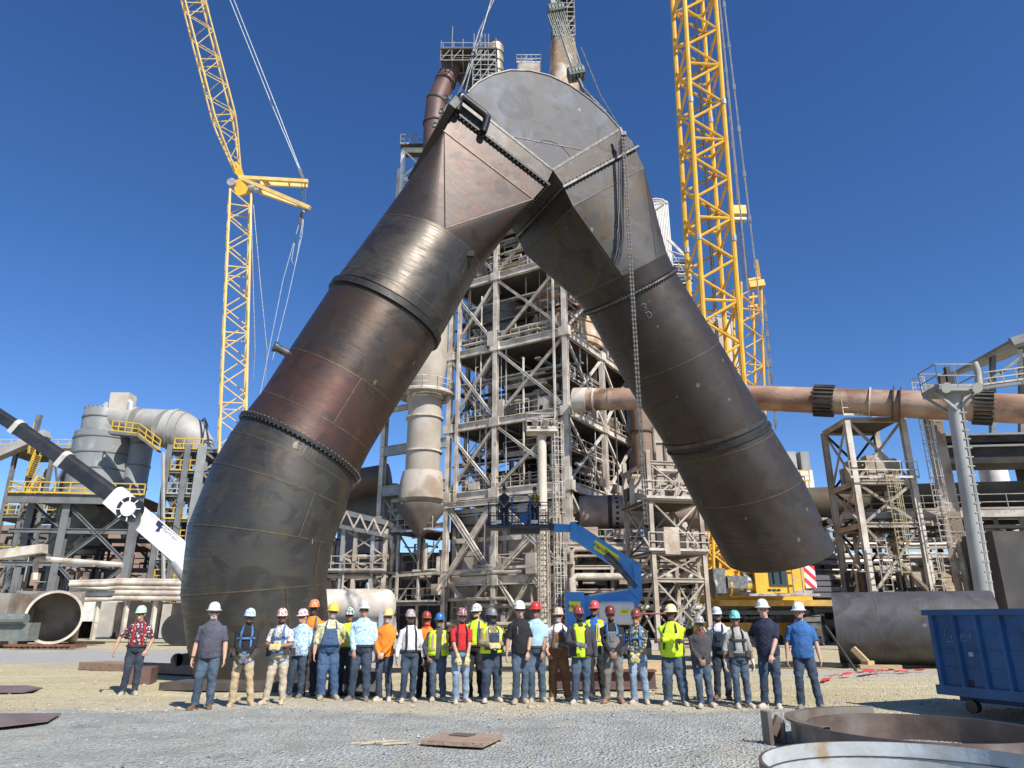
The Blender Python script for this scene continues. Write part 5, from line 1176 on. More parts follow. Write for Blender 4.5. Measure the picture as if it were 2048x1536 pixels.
for py in (560, 578, 596, 614): m.bar(P(1496, py, 59.5), P(1518, py-4, 59.5), .2)
m.bar(P(1512, 520, 59.6), P(1522, 580, 59.6), .2, .3); m.bar(P(1498, 570, 59), P(1528, 566, 59), .4, .6); m.out('mast_head', cy, rc_)
# superstructure
def bx(name, x0, x1, y0, y1, Y, dep, mat, ct=None):
    p_, q_ = P(x0, y0, Y), P(x1, y1, Y); m = B(); m.box(((p_.x+q_.x)/2, Y+dep/2, (p_.z+q_.z)/2), (q_.x-p_.x, dep, p_.z-q_.z)); return m.out(name, mat, rc_)
bx('counterweight', 1628, 1664, 1150, 1196, 48, 4.5, pm('counterweight_dark', (.07, .072, .08), (.10, .10, .11), 2, .6))
for k in range(4): bx('weight_slab', 1627, 1665, 1151+k*11.5, 1160+k*11.5, 47.9, 4.7, pm('weight_slab', (.10, .10, .11)))
bx('machinery_house', 1500, 1626, 1110, 1188, 48.5, 3.6, cy)
bx('deck_frame', 1434, 1626, 1186, 1202, 48, 4.5, cy)
bx('lower_frame', 1440, 1668, 1200, 1212, 47.6, 4.5, pm('yellow_dirty', (.55, .33, .06), (.4, .25, .06), 2, .5))
cab = bx('cab', 1531, 1587, 1128, 1186, 46.6, 1.9, cy)
m = B(); p_, q_ = P(1536, 1132, 46.5), P(1576, 1172, 46.5); m.box(((p_.x+q_.x)/2, 46.57, (p_.z+q_.z)/2), (q_.x-p_.x, .08, p_.z-q_.z)); m.out('cab_window', pm('dark_glass', (.012, .02, .022), rough=.08, spec=.8), rc_)
m = B(); 
for k in (1545, 1560): m.bar(P(k, 1135, 46.45), P(k+4, 1168, 46.45), .05)
m.out('wiper', blkp, rc_)
text('BARNHART', 'lettering', P(1553, 1180, 46.55), (1, 0, 0), Z, .2, lblk, rc_) if False else None
m = B()
for i in range(3): m.bar(P(1536+i*9, 1180, 46.56), P(1543+i*9, 1180, 46.56), .02, .12)
m.out('cab_marking', lblk, rc_)
m = B(); m.rail([P(1588, 1186, 46.3), P(1626, 1186, 46.3)], 1.6, .5, .035); m.rail([P(1502, 1112, 48.3), P(1626, 1112, 48.3)], 1, .8, .03); m.out('railing', galv, rc_)
m = B(); m.box(P(1565, 1190, 46.3), (4.4, .8, .14)); m.out('catwalk', galv, rc_)
# red and white hazard panel
hz1 = pm('hazard_red', (.55, .04, .05), rough=.5); hz2 = pm('hazard_white', (.75, .73, .7), rough=.5)
p_ = P(1606, 1125, 46.2); wz = .34
for k in range(4):
    for j in range(2):
        x_, z_ = p_.x+j*wz, p_.z-k*wz-.2
        B().prism([(x_, 46.2, z_), (x_+wz, 46.2, z_), (x_+wz, 46.2, z_-wz)], (0, .03, 0)).out('hazard_mark', hz1 if (k+j) % 2 else hz2, rc_)
        B().prism([(x_, 46.2, z_), (x_+wz, 46.2, z_-wz), (x_, 46.2, z_-wz)], (0, .03, 0)).out('hazard_mark', hz2 if (k+j) % 2 else hz1, rc_)
# boom foot, winches
m = B(); 
for px in (1440, 1458, 1490): m.prism([P(px, 1110, 48), P(px+22, 1120, 48), P(px+18, 1190, 48), P(px-6, 1188, 48)], (0, .35, 0))
m.out('boom_foot_plate', cy, rc_)
for px, py in ((1452, 1175), (1482, 1170), (1510, 1165)): m = B(); c_ = P(px, py, 47.3); m.tube(c_-V((.75, 0, 0)), c_+V((.75, 0, 0)), .5, n=18); m.tube(c_-V((.85, 0, 0)), c_-V((.7, 0, 0)), .7, n=18); m.out('winch_drum', rope if px != 1482 else cy, rc_, 30)
m = B(); p_, q_ = P(1430, 1085, 47.5), P(1462, 1165, 47.5); lattice(rc_, P(1442, 1190, 48), P(1438, 1062, 48), 1.1, 1.1, 1, 1, (1, 0, 0), .9, .1, .06, cy, 'a_frame')
lattice(rc_, P(1500, 1150, 48), P(1448, 1085, 48), .8, .8, .8, .8, (0, 1, 0), .9, .09, .05, cy, 'gantry_strut')
clf = Frame(rc_, P(1440, 1188, 47.0), (1, 0, 0), (0, 1, 0), cy); clutter(clf, 0, 4, 0, 2, 0, 1.6, 700, 12, 5, 16, cy, 'hydraulics')
clutter(clf, 0, 3.6, -.3, .4, 0, 1.2, 701, 9, 2, 8, rope, 'hoses')
# tracks
trk = pm('track_grey', (.19, .185, .18), (.11, .105, .10), 3, .55, .4)
def track(cx, cy_, L, Wd, H_, rz, nm):
    tb = B(); M_ = Matrix.Rotation(rz, 3, 'Z'); r_ = H_/2; pts = []; per = 2*(L-2*r_)+2*math.pi*r_; N_ = int(per/.42)
    for i in range(N_):
        s_ = per*i/N_; st_ = L-2*r_
        if s_ < st_: x, z, t = -st_/2+s_, H_, 0
        elif s_ < st_+math.pi*r_: t = (s_-st_)/r_; x, z = st_/2+r_*math.sin(t), r_+r_*math.cos(t)
        elif s_ < 2*st_+math.pi*r_: x, z, t = st_/2-(s_-st_-math.pi*r_), 0, math.pi
        else: t = math.pi+(s_-2*st_-math.pi*r_)/r_; x, z = -st_/2+r_*math.sin(t), r_+r_*math.cos(t)
        dr_ = M_ @ V((math.cos(t), 0, -math.sin(t))); c_ = V((cx, cy_, 0)) + M_ @ V((x, 0, z)); n_ = M_ @ V((0, 1, 0)); u_ = dr_.cross(n_)
        tb.bar(c_-n_*Wd/2, c_+n_*Wd/2, .36, .16, u_)
    tb.out('crawler_track', trk, rc_)
    fb = B(); fb.box((cx, cy_, H_/2), (L-1.4, Wd*.7, H_*.62), rz); fb.out('track_frame', cy, rc_)
    for i in range(9):
        x = -L/2+.9+(L-1.8)*i/8; c_ = V((cx, cy_, .32*H_)) + M_ @ V((x, -Wd*.36, 0)); fb = B(); fb.box(c_+Z*.35, (.5, .2, .55), rz); fb.out('roller_bracket', cy, rc_)
        fb = B(); fb.tube(c_-V((0, .05, .2)), c_+V((0, .1, -.2)), .28, n=12); fb.out('roller', blkp, rc_, 30)
q1 = PZ(1535, 50, 0)
track(PZ(1500, 51, 0).x, 51, 9.0, 1.4, 1.7, -.02, 0)
track(PZ(1380, 54, 0).x, 53, 3.4, 1.5, 1.9, 1.3, 1); track(PZ(1620, 50, 0).x, 49.5, 3.6, 1.6, 1.9, 1.1, 1)
m = B(); m.box((PZ(1510, 48, 1.9).x, 48.6, 2.0), (7.4, .5, .25)); m.out('side_beam', pm('dark_green_grey', (.07, .085, .085), (.1, .11, .1), 2, .5), rc_)
m = B(); p_ = P(1355, 1256, 46); q_ = P(1392, 1205, 46)
for k in (0, .7): m.bar(p_+V((k, 0, 0)), q_+V((k, 0, 0)), .1, .2); m.bar(p_+V((k, -.3, 1)), q_+V((k, -.3, 1)), .05)
for t in range(8): e = p_.lerp(q_, t/8); m.bar(e, e+V((.7, 0, 0)), .1, .04); m.bar(e, e+V((0, -.3, 1)), .04)
m.out('access_stair', galv, rc_)
# left lattice crane with luffing jib
lc_ = thing('lattice_crane', 'pale yellow lattice crane with a leaning jib, two struts and cables on the left', 'crane', PZ(460, 74, 0))
YL = 72
m0, m1 = P(456, 1120, YL), P(480, 392, YL)
lattice(lc_, m0, m1, 2.55, 2.3, 2.5, 2.3, (.9, .4, 0), 2.0, .14, .07, cyp, 'tower_mast')
j0, j1 = P(476, 345, YL), P(368, -70, 63)
lattice(lc_, j0, j1, 2.35, 2.2, 2.1, 2.0, (.85, .5, 0), 1.6, .11, .055, cyp, 'jib', taper=(8, 0))
m = B(); m.prism([P(464, 325, YL-.5), P(476, 322, YL-.5), P(486, 352, YL-.5), P(484, 362, YL-.5), P(470, 345, YL-.5)], (0, 1.0, 0)); m.prism([P(462, 362, YL-.6), P(492, 355, YL-.6), P(500, 384, YL-.6), P(474, 392, YL-.6)], (0, .3, 0)); m.out('head_plates', cy, lc_)
for px_, py_, ax_, r_ in ((464, 366, V((0, .3, 0)), .5), (505, 376, V((.4, 0, 0)), .35), (515, 380, V((.3, 0, 0)), .3)): m = B(); c_ = P(px_, py_, YL-.8); m.tube(c_-ax_, c_+ax_, r_, n=18); m.out('sheave', galv, lc_, 30)
for (x0, y0, x1, y1, dy_) in ((478, 355, 616, 363, 0), (520, 367, 614, 372, 1.8), (482, 357, 620, 416, -1), (520, 384, 612, 416, .8)):
    m = B(); m.bar(P(x0, y0, YL-.4), P(x1, y1, YL-.4+dy_*2), .38, .42); m.out('strut', cyp, lc_)
m = B(); m.bar(P(603, 356, YL), P(607, 420, YL), .06); m.bar(P(610, 366, YL), P(611, 416, YL), .1); m.bar(P(596, 412, YL-.5), P(616, 420, YL-.5), .4, .3)
m.out('strut_tie', rope, lc_)
cb_ = pm('cable_pale', (.35, .42, .45), (.25, .28, .3), 3, .5)
for pts in (((456, -10), (545, 213), (598, 338)), ((464, -10), (552, 213), (603, 346))):
    m = B(); m.pipe([P(*p_, YL) for p_ in pts], .07, 6); m.out('pendant_cable', cb_, lc_)
m = B(); m.bar(P(545, 213, YL), P(540, 200, YL), .16); m.bar(P(598, 338, YL), P(606, 358, YL), .25); m.bar(P(602, 338, YL), P(608, 358, YL), .12); m.out('cable_link', rope, lc_)
for pts in (((607, 420), (598, 448), (566, 560), (540, 690), (520, 790)), ((607, 420), (604, 450), (596, 500), (590, 534), (583, 520), (592, 470)), ((609, 420), (604, 470), (575, 600), (545, 720)), ((502, 388), (506, 560), (510, 700), (506, 760)), ((505, 388), (520, 560), (534, 700), (530, 780))):
    m = B(); m.pipe([P(*p_, YL) for p_ in pts], .045, 5); m.out('hoist_line', cb_ if pts[0][0] > 520 else rope, lc_)
m = B(); 
for k in range(3): m.bar(P(603, 424, YL), P(597+k*3, 450, YL), .14)
m.out('rope_socket', rope, lc_)
m = B(); m.bar(P(412, -10, 70), P(456, 210, 70), .03); m.out('load_line', cb_, lc_)
# ---------------- rigging on the wye
rg = thing('lifting_slings', 'steel slings and shackles running up from the left corner of the arched duct', 'rigging', P(915, 205, 24))
sl1 = pm('sling_wire', (.33, .33, .32), (.2, .2, .2), 8, .4, .6)
Yr = 24.0
for (a_, b_, r_) in (((985, -10), (950, 110), .035), ((992, -10), (958, 62), .035), ((958, 62), (925, 170), .03), ((950, 110), (915, 190), .03), ((950, 105), (930, 185), .03), ((948, 112), (893, 250), .03), ((965, 70), (940, 120), .05), ((903, 190), (870, 258), .03), ((912, 196), (880, 250), .05), ((918, 190), (925, 208), .05), ((925, 170), (912, 200), .045)):
    m = B(); m.pipe([P(*a_, Yr), P(*b_, Yr+.2)], r_, 6); m.out('sling', sl1, rg)
for px, py in ((947, 108), (893, 195), (884, 222), (871, 250), (916, 196)):
    m = B(); c_ = P(px, py, Yr-.05); m.pipe([c_+V((.09*math.cos(t), 0, .11*math.sin(t))) for t in [math.pi*(-.3+1.6*k/8) for k in range(9)]], .03, 6); m.bar(c_+V((-.13, 0, -.1)), c_+V((.13, 0, -.1)), .05); m.out('shackle', pm('shackle_dark', (.05, .05, .045), (.1, .1, .09), 6, .4, .6), rg, 40)
hb = thing('hook_block', 'green hook block with many falls of rope above the arched duct', 'hook block', P(1130, 80, 27))
grn = pm('block_green', (.055, .10, .055), (.04, .06, .04), 3, .5)
for (px, py, w_) in ((1112, 22, .7), (1152, 148, .75)):
    c_ = P(px, py, 27); dv = (P(1152, 148, 27)-P(1112, 22, 27)).normalized(); sv = V((0, -1, 0)).cross(dv)
    m = B(); m.bar(c_-dv*.22, c_+dv*.22, w_, .6, V((0, -1, 0))); m.out('sheave_block', grn, hb)
    m = B(); 
    for k in range(5): e = c_+sv*(k-2)*.16; m.tube(e-sv*.05, e+sv*.05, .34, n=16)
    m.out('sheave', rope, hb, 30)
m = B()
for k in range(9): a_ = P(1112, 26, 26.8)+sv*(k-4)*.1; b_ = P(1152, 146, 26.8)+sv*(k-4)*.085; m.bar(a_, b_, .04)
for k in range(5): a_ = P(1112, 26, 27.2)+sv*(k-2)*.14; b_ = P(1152, 146, 27.2)+sv*(k-2)*.13; m.bar(a_, b_, .04)
m.out('rope_falls', pm('rope_greenish', (.16, .17, .13), (.25, .25, .2), 6, .6), hb)
m = B(); m.bar(P(1098, -20, 27), P(1110, 18, 27), .2); m.bar(P(1104, -20, 27), P(1114, 18, 27), .1); m.out('upper_pendant', sl1, hb)
m = B(); m.bar(P(1155, 152, 27), P(1170, 190, 26.6), .12); m.bar(P(1150, 155, 27), P(1185, 200, 26.6), .07); m.pipe([P(1162, 95, 27), P(1200, 190, 26.4), P(1243, 262, 25.6)], .03, 5); m.pipe([P(1165, 175, 26.5), P(1180, 192, 26.3), P(1212, 225, 26)], .07, 6); m.out('lower_sling', rope, hb)
ch = thing('hoist_chain', 'long chain hanging straight down from the head over the right leg', 'chain', P(1246, 270, 22))
c0 = wy(1244, 268, NO+.55); c1v = V((c0.x, c0.y, 0)); zb = None
# chain hangs plumb: find how low it reaches
lo = c0.z
for k in range(400):
    z_ = c0.z-k*.05
    if 768-F*(( -SP*c0.y + CP*(z_-CH))/(CP*c0.y+SP*(z_-CH))) > 1045: break
zb = z_
for s__, nm in ((0, 'chain_fall'), (.09, 'chain_fall')):
    m = B(); L_ = c0.z-zb; nlk = int(L_/.085)
    for i in range(nlk):
        z_ = c0.z-.1-i*.085; e = V((c0.x+s__, c0.y, z_)); k = i % 2
        m.box(e, (.07 if k else .025, .025 if k else .07, .095))
    m.out(nm, pm('chain_steel', (.065, .06, .058), (.13, .12, .11), 9, .55, .3), ch)
m = B(); m.bar(c0+V((-.06, 0, .3)), c0+V((.05, 0, -.1)), .09); m.box(c0+V((.06, 0, 0)), (.2, .14, .16)); m.out('chain_hook', rope, ch)
hs_ = thing('hose_bundle', 'thin dark hose bundle looping down over the right transition', 'hose', wy(1248, 300, 2.3))
for k in range(3):
    m = B(); m.pipe([wy(x-k*3, y, NO+.05+.03*k) for x, y in ((1247, 275), (1247, 400), (1247, 470), (1243, 505), (1236, 530))], .018, 6); m.out('hose', blkp, hs_, 40)
# ---------------- things standing in the yard
gp = thing('steel_pipe_section', 'big dark grey steel pipe lying on the ground behind the blue dumpster', 'pipe', (14, 26, 0))
pa, pbb = V((11.9, 27.6, 1.28)), V((16.5, 25.55, 1.28)); ax = (pbb-pa).normalized()
sp_ = steel('steel_ground_pipe', (.17, .168, .17), (.14, .135, .135), (.12, .10, .08), .5, .4, patch=(.3, .29, .28))
def tubeuv(m, a, b, r, n=64, wall=.04):
    ax = (b-a).normalized(); s_ = ax.cross(Z).normalized(); u_ = s_.cross(ax); rr = lambda c, r_: [c+(s_*math.cos(2*math.pi*i/n)+u_*math.sin(2*math.pi*i/n))*r_ for i in range(n)]
    L = (b-a).length; k = [a.lerp(b, t) for t in (0, .25, .5, .75, 1)]
    m.rings([rr(c, r) for c in k], uvl=[L*t for t in (0, .25, .5, .75, 1)]); m.rings([rr(c, r-wall) for c in k[::-1]], uvl=[L*t for t in (0, .25, .5, .75, 1)]); m.rings([rr(a, r-wall), rr(a, r)]); m.rings([rr(b, r), rr(b, r-wall)]); return m
tubeuv(B(), pa, pbb, 1.24).out('pipe_shell', sp_, gp, 30)
m = B()
for t in (.28, .62): m.rings([[pa.lerp(pbb, t)+ax*d_+(ax.cross(Z)*math.cos(2*math.pi*i/64)+Z*math.sin(2*math.pi*i/64))*1.247 for i in range(64)] for d_ in (-.015, .015)])
m.out('weld_seam', pm('weld_grey', (.28,)*3), gp, 30)
m = B(); m.box((12.35, 25.6, .06), (1.3, .28, .12), -.2); m.out('timber_chock', pm('timber', (.46, .33, .19), (.36, .25, .14), 3, .8, stretch=(1, 8, 8)), gp)
ck_ = thing('wood_block', 'short tan timber block leaning against the big grey pipe', 'timber', (13.1, 25.0, 0))
q = G(1740, 1336); m = B(); m.bar(q+V((0, 0, .1)), q+V((-.35, .3, .62)), .2, .18); m.box(q+V((-.1, -.1, .12)), (.3, .3, .24), .4); m.out('block', pm('timber', (.4,)*3), ck_)
pr = thing('steel_prop', 'thin black steel prop leaning against the left end of the grey pipe', 'bar', G(1712, 1340))
q = G(1712, 1341); m = B(); m.tube(q+V((0, 0, 0)), q+V((-.42, .9, 1.35)), .05, n=10); m.out('bar', blk, pr)
tp_ = B(); random.seed(3); pts = [G(1646, 1366), G(1664, 1356), G(1690, 1354), G(1720, 1349), G(1745, 1347), G(1770, 1345), G(1800, 1347), G(1850, 1344)]
for a, b in zip(pts[:-1], pts[1:]):
    for i in range(3): c0, c1 = a.lerp(b, i/3), a.lerp(b, (i+1)/3); tp_.bar(c0+Z*(.04+rnd(0, .06)), c1+Z*(.04+rnd(0, .06)), .09+rnd(0, .08), .012, V((rnd(-.6, .6), rnd(-.6, .6), 1)))
tag(tp_.out('caution_tape', pm('red_tape', (.62, .05, .07), (.5, .03, .05), 6, .5)), 'crumpled red caution tape lying on the dirt by the grey pipe', 'tape')
# dumpster
db = pm('dumpster_blue', (.012, .085, .215), (.010, .06, .16), 1.6, .38, 0, .1, 8, col3=(.05, .045, .05), s3=5, lo3=.68, hi3=.73)
dB = thing('dumpster', 'large blue ribbed steel dumpster with scraped side at the right edge', 'dumpster', (8.6, 12, 0))
DO = V((7.76, 13.95, 0)); DX = V((.385, -.923, 0)).normalized(); DN = V((DX.y, -DX.x, 0))   # DN outward towards camera-left
DL, DH0, DH1 = 6.6, .30, 1.63
M_ = Matrix((DX, -DN, Z)).transposed()
def dbox(a0, a1, o0, o1, z0, z1): return (DO+DX*(a0+a1)/2+DN*(o0+o1)/2+Z*(z0+z1)/2, (a1-a0, abs(o1-o0), z1-z0))
def dput(name, lst, mat=db):
    m = B()
    for t in lst: c_, d_ = dbox(*t); m.box(c_, d_, m=M_)
    return m.out(name, mat, dB)
dput('side_wall', [(0, DL, -.06, 0, DH0+.12, DH1)]); dput('side_wall', [(0, DL, -2.4, -2.34, DH0+.12, DH1)]); dput('end_wall', [(0, .06, -2.34, -.06, DH0+.12, DH1)]); dput('end_wall', [(DL-.06, DL, -2.34, -.06, DH0+.12, DH1)]); dput('floor', [(0.06, DL-.06, -2.34, -.06, DH0+.12, DH0+.2)])
dput('top_rail', [(-.05, DL+.05, -.05, .09, DH1, DH1+.10)]); dput('top_rail', [(-.05, DL+.05, -2.45, -2.32, DH1, DH1+.1)]); dput('bottom_rail', [(-.03, DL, -.04, .07, DH0-.02, DH0+.14)])
for i in range(16):
    a_ = .02+i*.42; c_ = DO+DX*(a_+.08)
    m = B(); m.prism([c_-DX*.06+Z*(DH0+.14), c_-DX*.03+DN*.07+Z*(DH0+.14), c_+DX*.03+DN*.07+Z*(DH0+.14), c_+DX*.06+Z*(DH0+.14)], Z*(DH1-DH0-.14)); m.out('rib', db, dB)
for z in (.72, 1.02, 1.32):
    for i in range(15): dput('stiffener', [(.17+i*.42, .45+i*.42, 0, .022, z, z+.03)])
for a_ in (.45, 3.2): m = B(); c_ = DO+DX*a_-DN*.16+Z*.11; m.tube(c_-DN*.08, c_+DN*.04, .11, n=20); m.out('wheel', blkp, dB, 30)
dput('skid', [(.2, DL, -.35, -.2, .18, DH0+.1), (.2, DL, -2.2, -2.05, .02, DH0+.1)], pm('dumpster_dark', (.01, .04, .13)))
m = B()
for k in range(9): a_ = .28+k*.06; m.bar(DO+DX*a_+DN*.006+Z*(1.28+.06*math.sin(k*2.1)), DO+DX*(a_+.03)+DN*.006+Z*(1.34+.05*math.cos(k*1.7)), .012, .006)
m.bar(DO+DX*.3+DN*.006+Z*1.18, DO+DX*.7+DN*.006+Z*1.2, .014, .006); m.box(DO+DX*.72+DN*.004+Z*.98, (.09, .006, .07), m=M_); m.out('scrape_marks', pm('scrape', (.35, .38, .42)), dB)
m = B(); m.box(DO+DX*.62+DN*.004+Z*.5, (.1, .008, .12), m=M_); m.out('burn_spot', blk, dB)
# steel rings lying in front
brn = pm('ring_brown_steel', (.17, .125, .10), (.11, .08, .065), 1.6, .5, .4, .1, 8, col3=(.22, .19, .165), s3=1.5, lo3=.55, hi3=.7)
whi = pm('ring_pale_lining', (.50, .54, .55), (.38, .40, .39), 2, .5, .1, .1, 9, col3=(.30, .24, .15), s3=2.5, lo3=.62, hi3=.72)
def steel_ring(name, label, cx, cy_, R_, h_, mat, inner=None, a0=0, a1=360, fl=0, z0=0):
    n = 96; t = thing(name, label, 'steel ring', (cx, cy_, z0), 'steel rings on the gravel'); full = a1-a0 >= 360
    N_ = n if full else int(n*(a1-a0)/360)
    P_ = lambda r_, z, i: V((cx+r_*math.cos(R(a0+(a1-a0)*i/N_)), cy_+r_*math.sin(R(a0+(a1-a0)*i/N_)), z))
    def strip(name_, prof, mt):
        m = B(); k = len(prof); vs = [P_(r_, z, i) for i in range(N_+(0 if full else 1)) for r_, z in prof]; M1 = N_ if full else N_; tot = N_ if full else N_+1
        fs = [(i*k+j, ((i+1) % tot)*k+j, ((i+1) % tot)*k+j+1, i*k+j+1) for i in range(M1) for j in range(k-1)]
        m.add(vs, fs)
        return m.out(name_, mt, t, 35)
    w_ = .03; z1 = z0+h_
    strip('outer_wall', [(R_-w_*.4, z0-.05), (R_, z0-.05), (R_, z1), (R_-w_, z1)], mat); strip('inner_face', [(R_-w_, z1), (R_-w_, z0-.05)], inner or mat)
    if fl: strip('flange', [(R_, z1-.03), (R_+fl, z1-.03), (R_+fl, z1+.0), (R_-w_, z1+.004)], mat)
    return t
steel_ring('steel_ring', 'brown steel ring lying on the gravel with its inside half in shade', 5.10, 9.75, 1.33, .29, brn)
steel_ring('steel_ring', 'pale lined steel ring nearest the camera at the bottom right corner', 3.42, 6.55, 1.32, .40, brn, whi)
steel_ring('flanged_ring', 'curved piece of flanged ring just behind the brown ring', 5.32, 10.15, 1.60, .31, pm('ring_flange_grey', (.27, .24, .20), (.18, .15, .12), 2, .5, .4), None, 85, 203, .07)
m = B()
for k in range(60): t0, t1 = 2*math.pi*k/60, 2*math.pi*(k+1)/60; m.bar((3.42+1.288*math.cos(t0), 6.55+1.288*math.sin(t0), .27), (3.42+1.288*math.cos(t1), 6.55+1.288*math.sin(t1), .27), .012, .008)
rb_ = [o for o in COL.objects if o.get('label', '').startswith('pale lined')][0]; m.out('inner_seam', dark, rb_)
br_ = thing('steel_bracket', 'upright rusty steel bracket left of the rings on the gravel', 'bracket', G(1545, 1488))
q = G(1543, 1489); m = B(); m.box(q+V((0, .1, .19)), (.06, .16, .40), .3); m.bar(q+V((.07, .1, .1)), q+V((.2, .16, .3)), .05, .14); m.box(q+V((.12, .2, .12)), (.04, .3, .26), .9); m.out('plate', brn, br_)
# loose plates, plank pad, rope, plates
wdm = pm('weathered_board', (.34, .24, .17), (.25, .18, .13), 2.5, .85, 0, .2, 20, stretch=(1.2, 9, 9))
wp = thing('plank_pad', 'square pad of weathered boards with a dark plate lying on the grey gravel', 'boards', G(925, 1484))
c_ = G(926, 1484); ang = -.32
for k in range(4):
    m = B(); o = Matrix.Rotation(ang, 3, 'Z') @ V((0, (k-1.5)*.2, 0)); m.box(c_+o+Z*.035, (.86, .192, .05), ang); m.out('board', wdm, wp)
m = B(); m.box(c_+V((-.02, .15, .068)), (.3, .22, .012), -.5); m.out('plate', pm('dark_plate', (.12, .10, .09), (.09, .08, .07), 4, .6), wp)
rp_ = B(); random.seed(12); c_ = G(775, 1487); pts = [c_+V((.28*math.cos(t*1.1)+rnd(-.06, .06), .12*math.sin(t*1.7)+rnd(-.05, .05), .015)) for t in [k*.45 for k in range(26)]]; rp_.pipe(pts, .009, 5); rp_.pipe([c_+V((-.3, 0, .01)), c_+V((-.42, -.02, .01)), c_+V((-.48, -.05, .01))], .008, 5)
tag(rp_.out('rope', pm('tan_rope', (.50, .43, .30), (.4, .33, .22), 9, .9), smooth=60), 'small tangle of tan rope on the grey gravel', 'rope')
for nm, lab, pts in (('steel_sheet', 'thin rusty sheet lying flat at the left bottom edge', [(-40, 1432), (122, 1431), (96, 1446), (-40, 1462)]), ('steel_sheet', 'grey sheet lying flat behind the rusty one at the left edge', [(-40, 1374), (55, 1374), (86, 1379), (50, 1387), (-40, 1388)])):
    m = B(); m.prism([G(x, y)+Z*.02 for x, y in pts], Z*.02); tag(m.out('steel_sheet', pm('sheet_a', (.17, .13, .12), (.13, .10, .09), 2, .7) if 'rusty' in lab else pm('sheet_b', (.25, .25, .25), (.2, .2, .2), 2, .7)), lab, 'sheet')
bm = pm('brown_beam_paint', (.16, .085, .065), (.11, .065, .055), 2, .6, .1, .1, 9)
tmb = pm('timber_mat', (.30, .19, .12), (.22, .14, .09), 2, .8, 0, .2, 14, stretch=(1, 6, 6))
def lay(name, lab, cat, p, q, w_, h_, mat, z=0, lift_=0):
    p, q = V((p.x, p.y, z+h_/2+lift_)), V((q.x, q.y, z+h_/2+lift_)); m = B(); m.hbeam(p, q, w_, h_, Z, .04) if 'beam' in name and 'timber' not in name else m.bar(p, q, w_, h_)
    return tag(m.out(name, mat), lab, cat)
lay('timber_mat', 'long brown crane mat on the ground under the left side of the elbow', 'timber', G(185, 1337), G(420, 1348), 1.0, .22, tmb)
lay('steel_block', 'short brown steel block at the end of the long mat left of the elbow', 'block', G(256, 1368), G(306, 1367), .9, .4, bm)
lay('timber_mat', 'dark crane mat holding the foot of the arched duct', 'timber', G(345, 1376), G(620, 1380), 1.1, .16, pm('dark_timber', (.06, .05, .045), (.09, .07, .05), 2, .8))
lay('steel_beam', 'brown steel beam on the dirt behind the people right of centre', 'beam', G(1100, 1377), G(1312, 1377), .4, .42, bm)
lay('steel_beam', 'dark steel beam on the dirt behind the man in the light blue shirt', 'beam', G(655, 1386), G(760, 1386), .5, .5, pm('grey_beam_paint', (.13, .12, .115), (.09, .08, .08), 2, .6))
lay('timber_stack', 'small stack of pale timbers behind the people right of centre', 'timber', G(1225, 1349), G(1338, 1347), .6, .32, pm('timber', (.4,)*3))
lay('dark_strip', 'long dark strip across the dirt behind the row of people', 'strip', G(600, 1347), G(1180, 1339), .25, .12, blk)  # thin dark strip laid across the dirt
lay('dark_strip', 'long dark strip across the dirt running to the grey pipe', 'strip', G(1330, 1338), G(1700, 1333), .3, .1, blk)  # second dark strip of the same colour, further right
for nm, lab, x0, x1, y, h_ in (('concrete_plinth', 'pale low concrete kerb behind the people left of centre', 560, 780, 1322, .35), ('concrete_plinth', 'pale low concrete kerb behind the people right of centre', 860, 1330, 1300, .5)):
    lay(nm, lab, 'kerb', G(x0, y), G(x1, y), .8, h_, pm('concrete', (.4,)*3))
lg_ = thing('duct_lug', 'black lifting lug sticking out at the foot of the elbow', 'lug', G(362, 1360)) if False else None
m = B(); c_ = P(372, 1320, 20.6); m.tube(c_+V((-.25, 0, 0)), c_+V((-.25, .08, 0)), .17, n=20); m.bar(c_+V((-.25, .04, 0)), c_+V((.3, .04, .05)), .3, .08, V((0, 1, 0))); m.out('base_lug', blk, wye, 30)
gr_ = thing('steel_grate', 'flat dark grating pieces on the gravel road at the left', 'grating', G(160, 1290))
m = B(); c_ = G(160, 1291)
for k in range(9): m.bar(c_+V((-1.1+k*.26, -.5, .1)), c_+V((-.9+k*.26, .6, .12)), .1, .08)
m.bar(c_+V((-1.2, -.4, .14)), c_+V((1.2, -.4, .14)), .1); m.bar(c_+V((-1.1, .5, .14)), c_+V((1.3, .5, .14)), .1); m.out('bars', dark, gr_)
# white horizontal tank
tk2 = thing('horizontal_tank', 'cream horizontal tank with domed end behind the men left of centre', 'tank', PZ(720, 45, 0))
p_, q_ = P(640, 1213, 45), P(772, 1213, 45); m = B(); L_ = (q_-p_).length
m.lathe(p_, [(.3, -.45), (.75, -.3), (1.0, 0), (1.02, .1), (1.02, L_), (.95, L_+.25), (.7, L_+.45), (.3, L_+.55)], 40, (q_-p_)); m.out('tank_shell', pm('tank_cream', (.56, .50, .43), (.45, .38, .30), .8, .55, col3=(.66, .62, .56), s3=.5, lo3=.5, hi3=.6), tk2, 35)
m = B(); 
for t in (.2, .8): c_ = p_.lerp(q_, t); m.box((c_.x, 45, c_.z/2-.4), (.5, 1.6, c_.z-.9)); 
m.out('saddle', beige, tk2)
m = B(); m.box(P(772, 1240, 43.8), (.8, .3, .9)); m.out('panel_box', pm('panel_blue_grey', (.33, .38, .40)), tk2)
m = B(); m.pipe([P(655, 1180, 44.9), P(740, 1178, 44.9)], .04, 6); m.pipe([P(735, 1165, 44.9), P(737, 1180, 44.9)], .08, 8); m.out('top_fitting', galv, tk2)
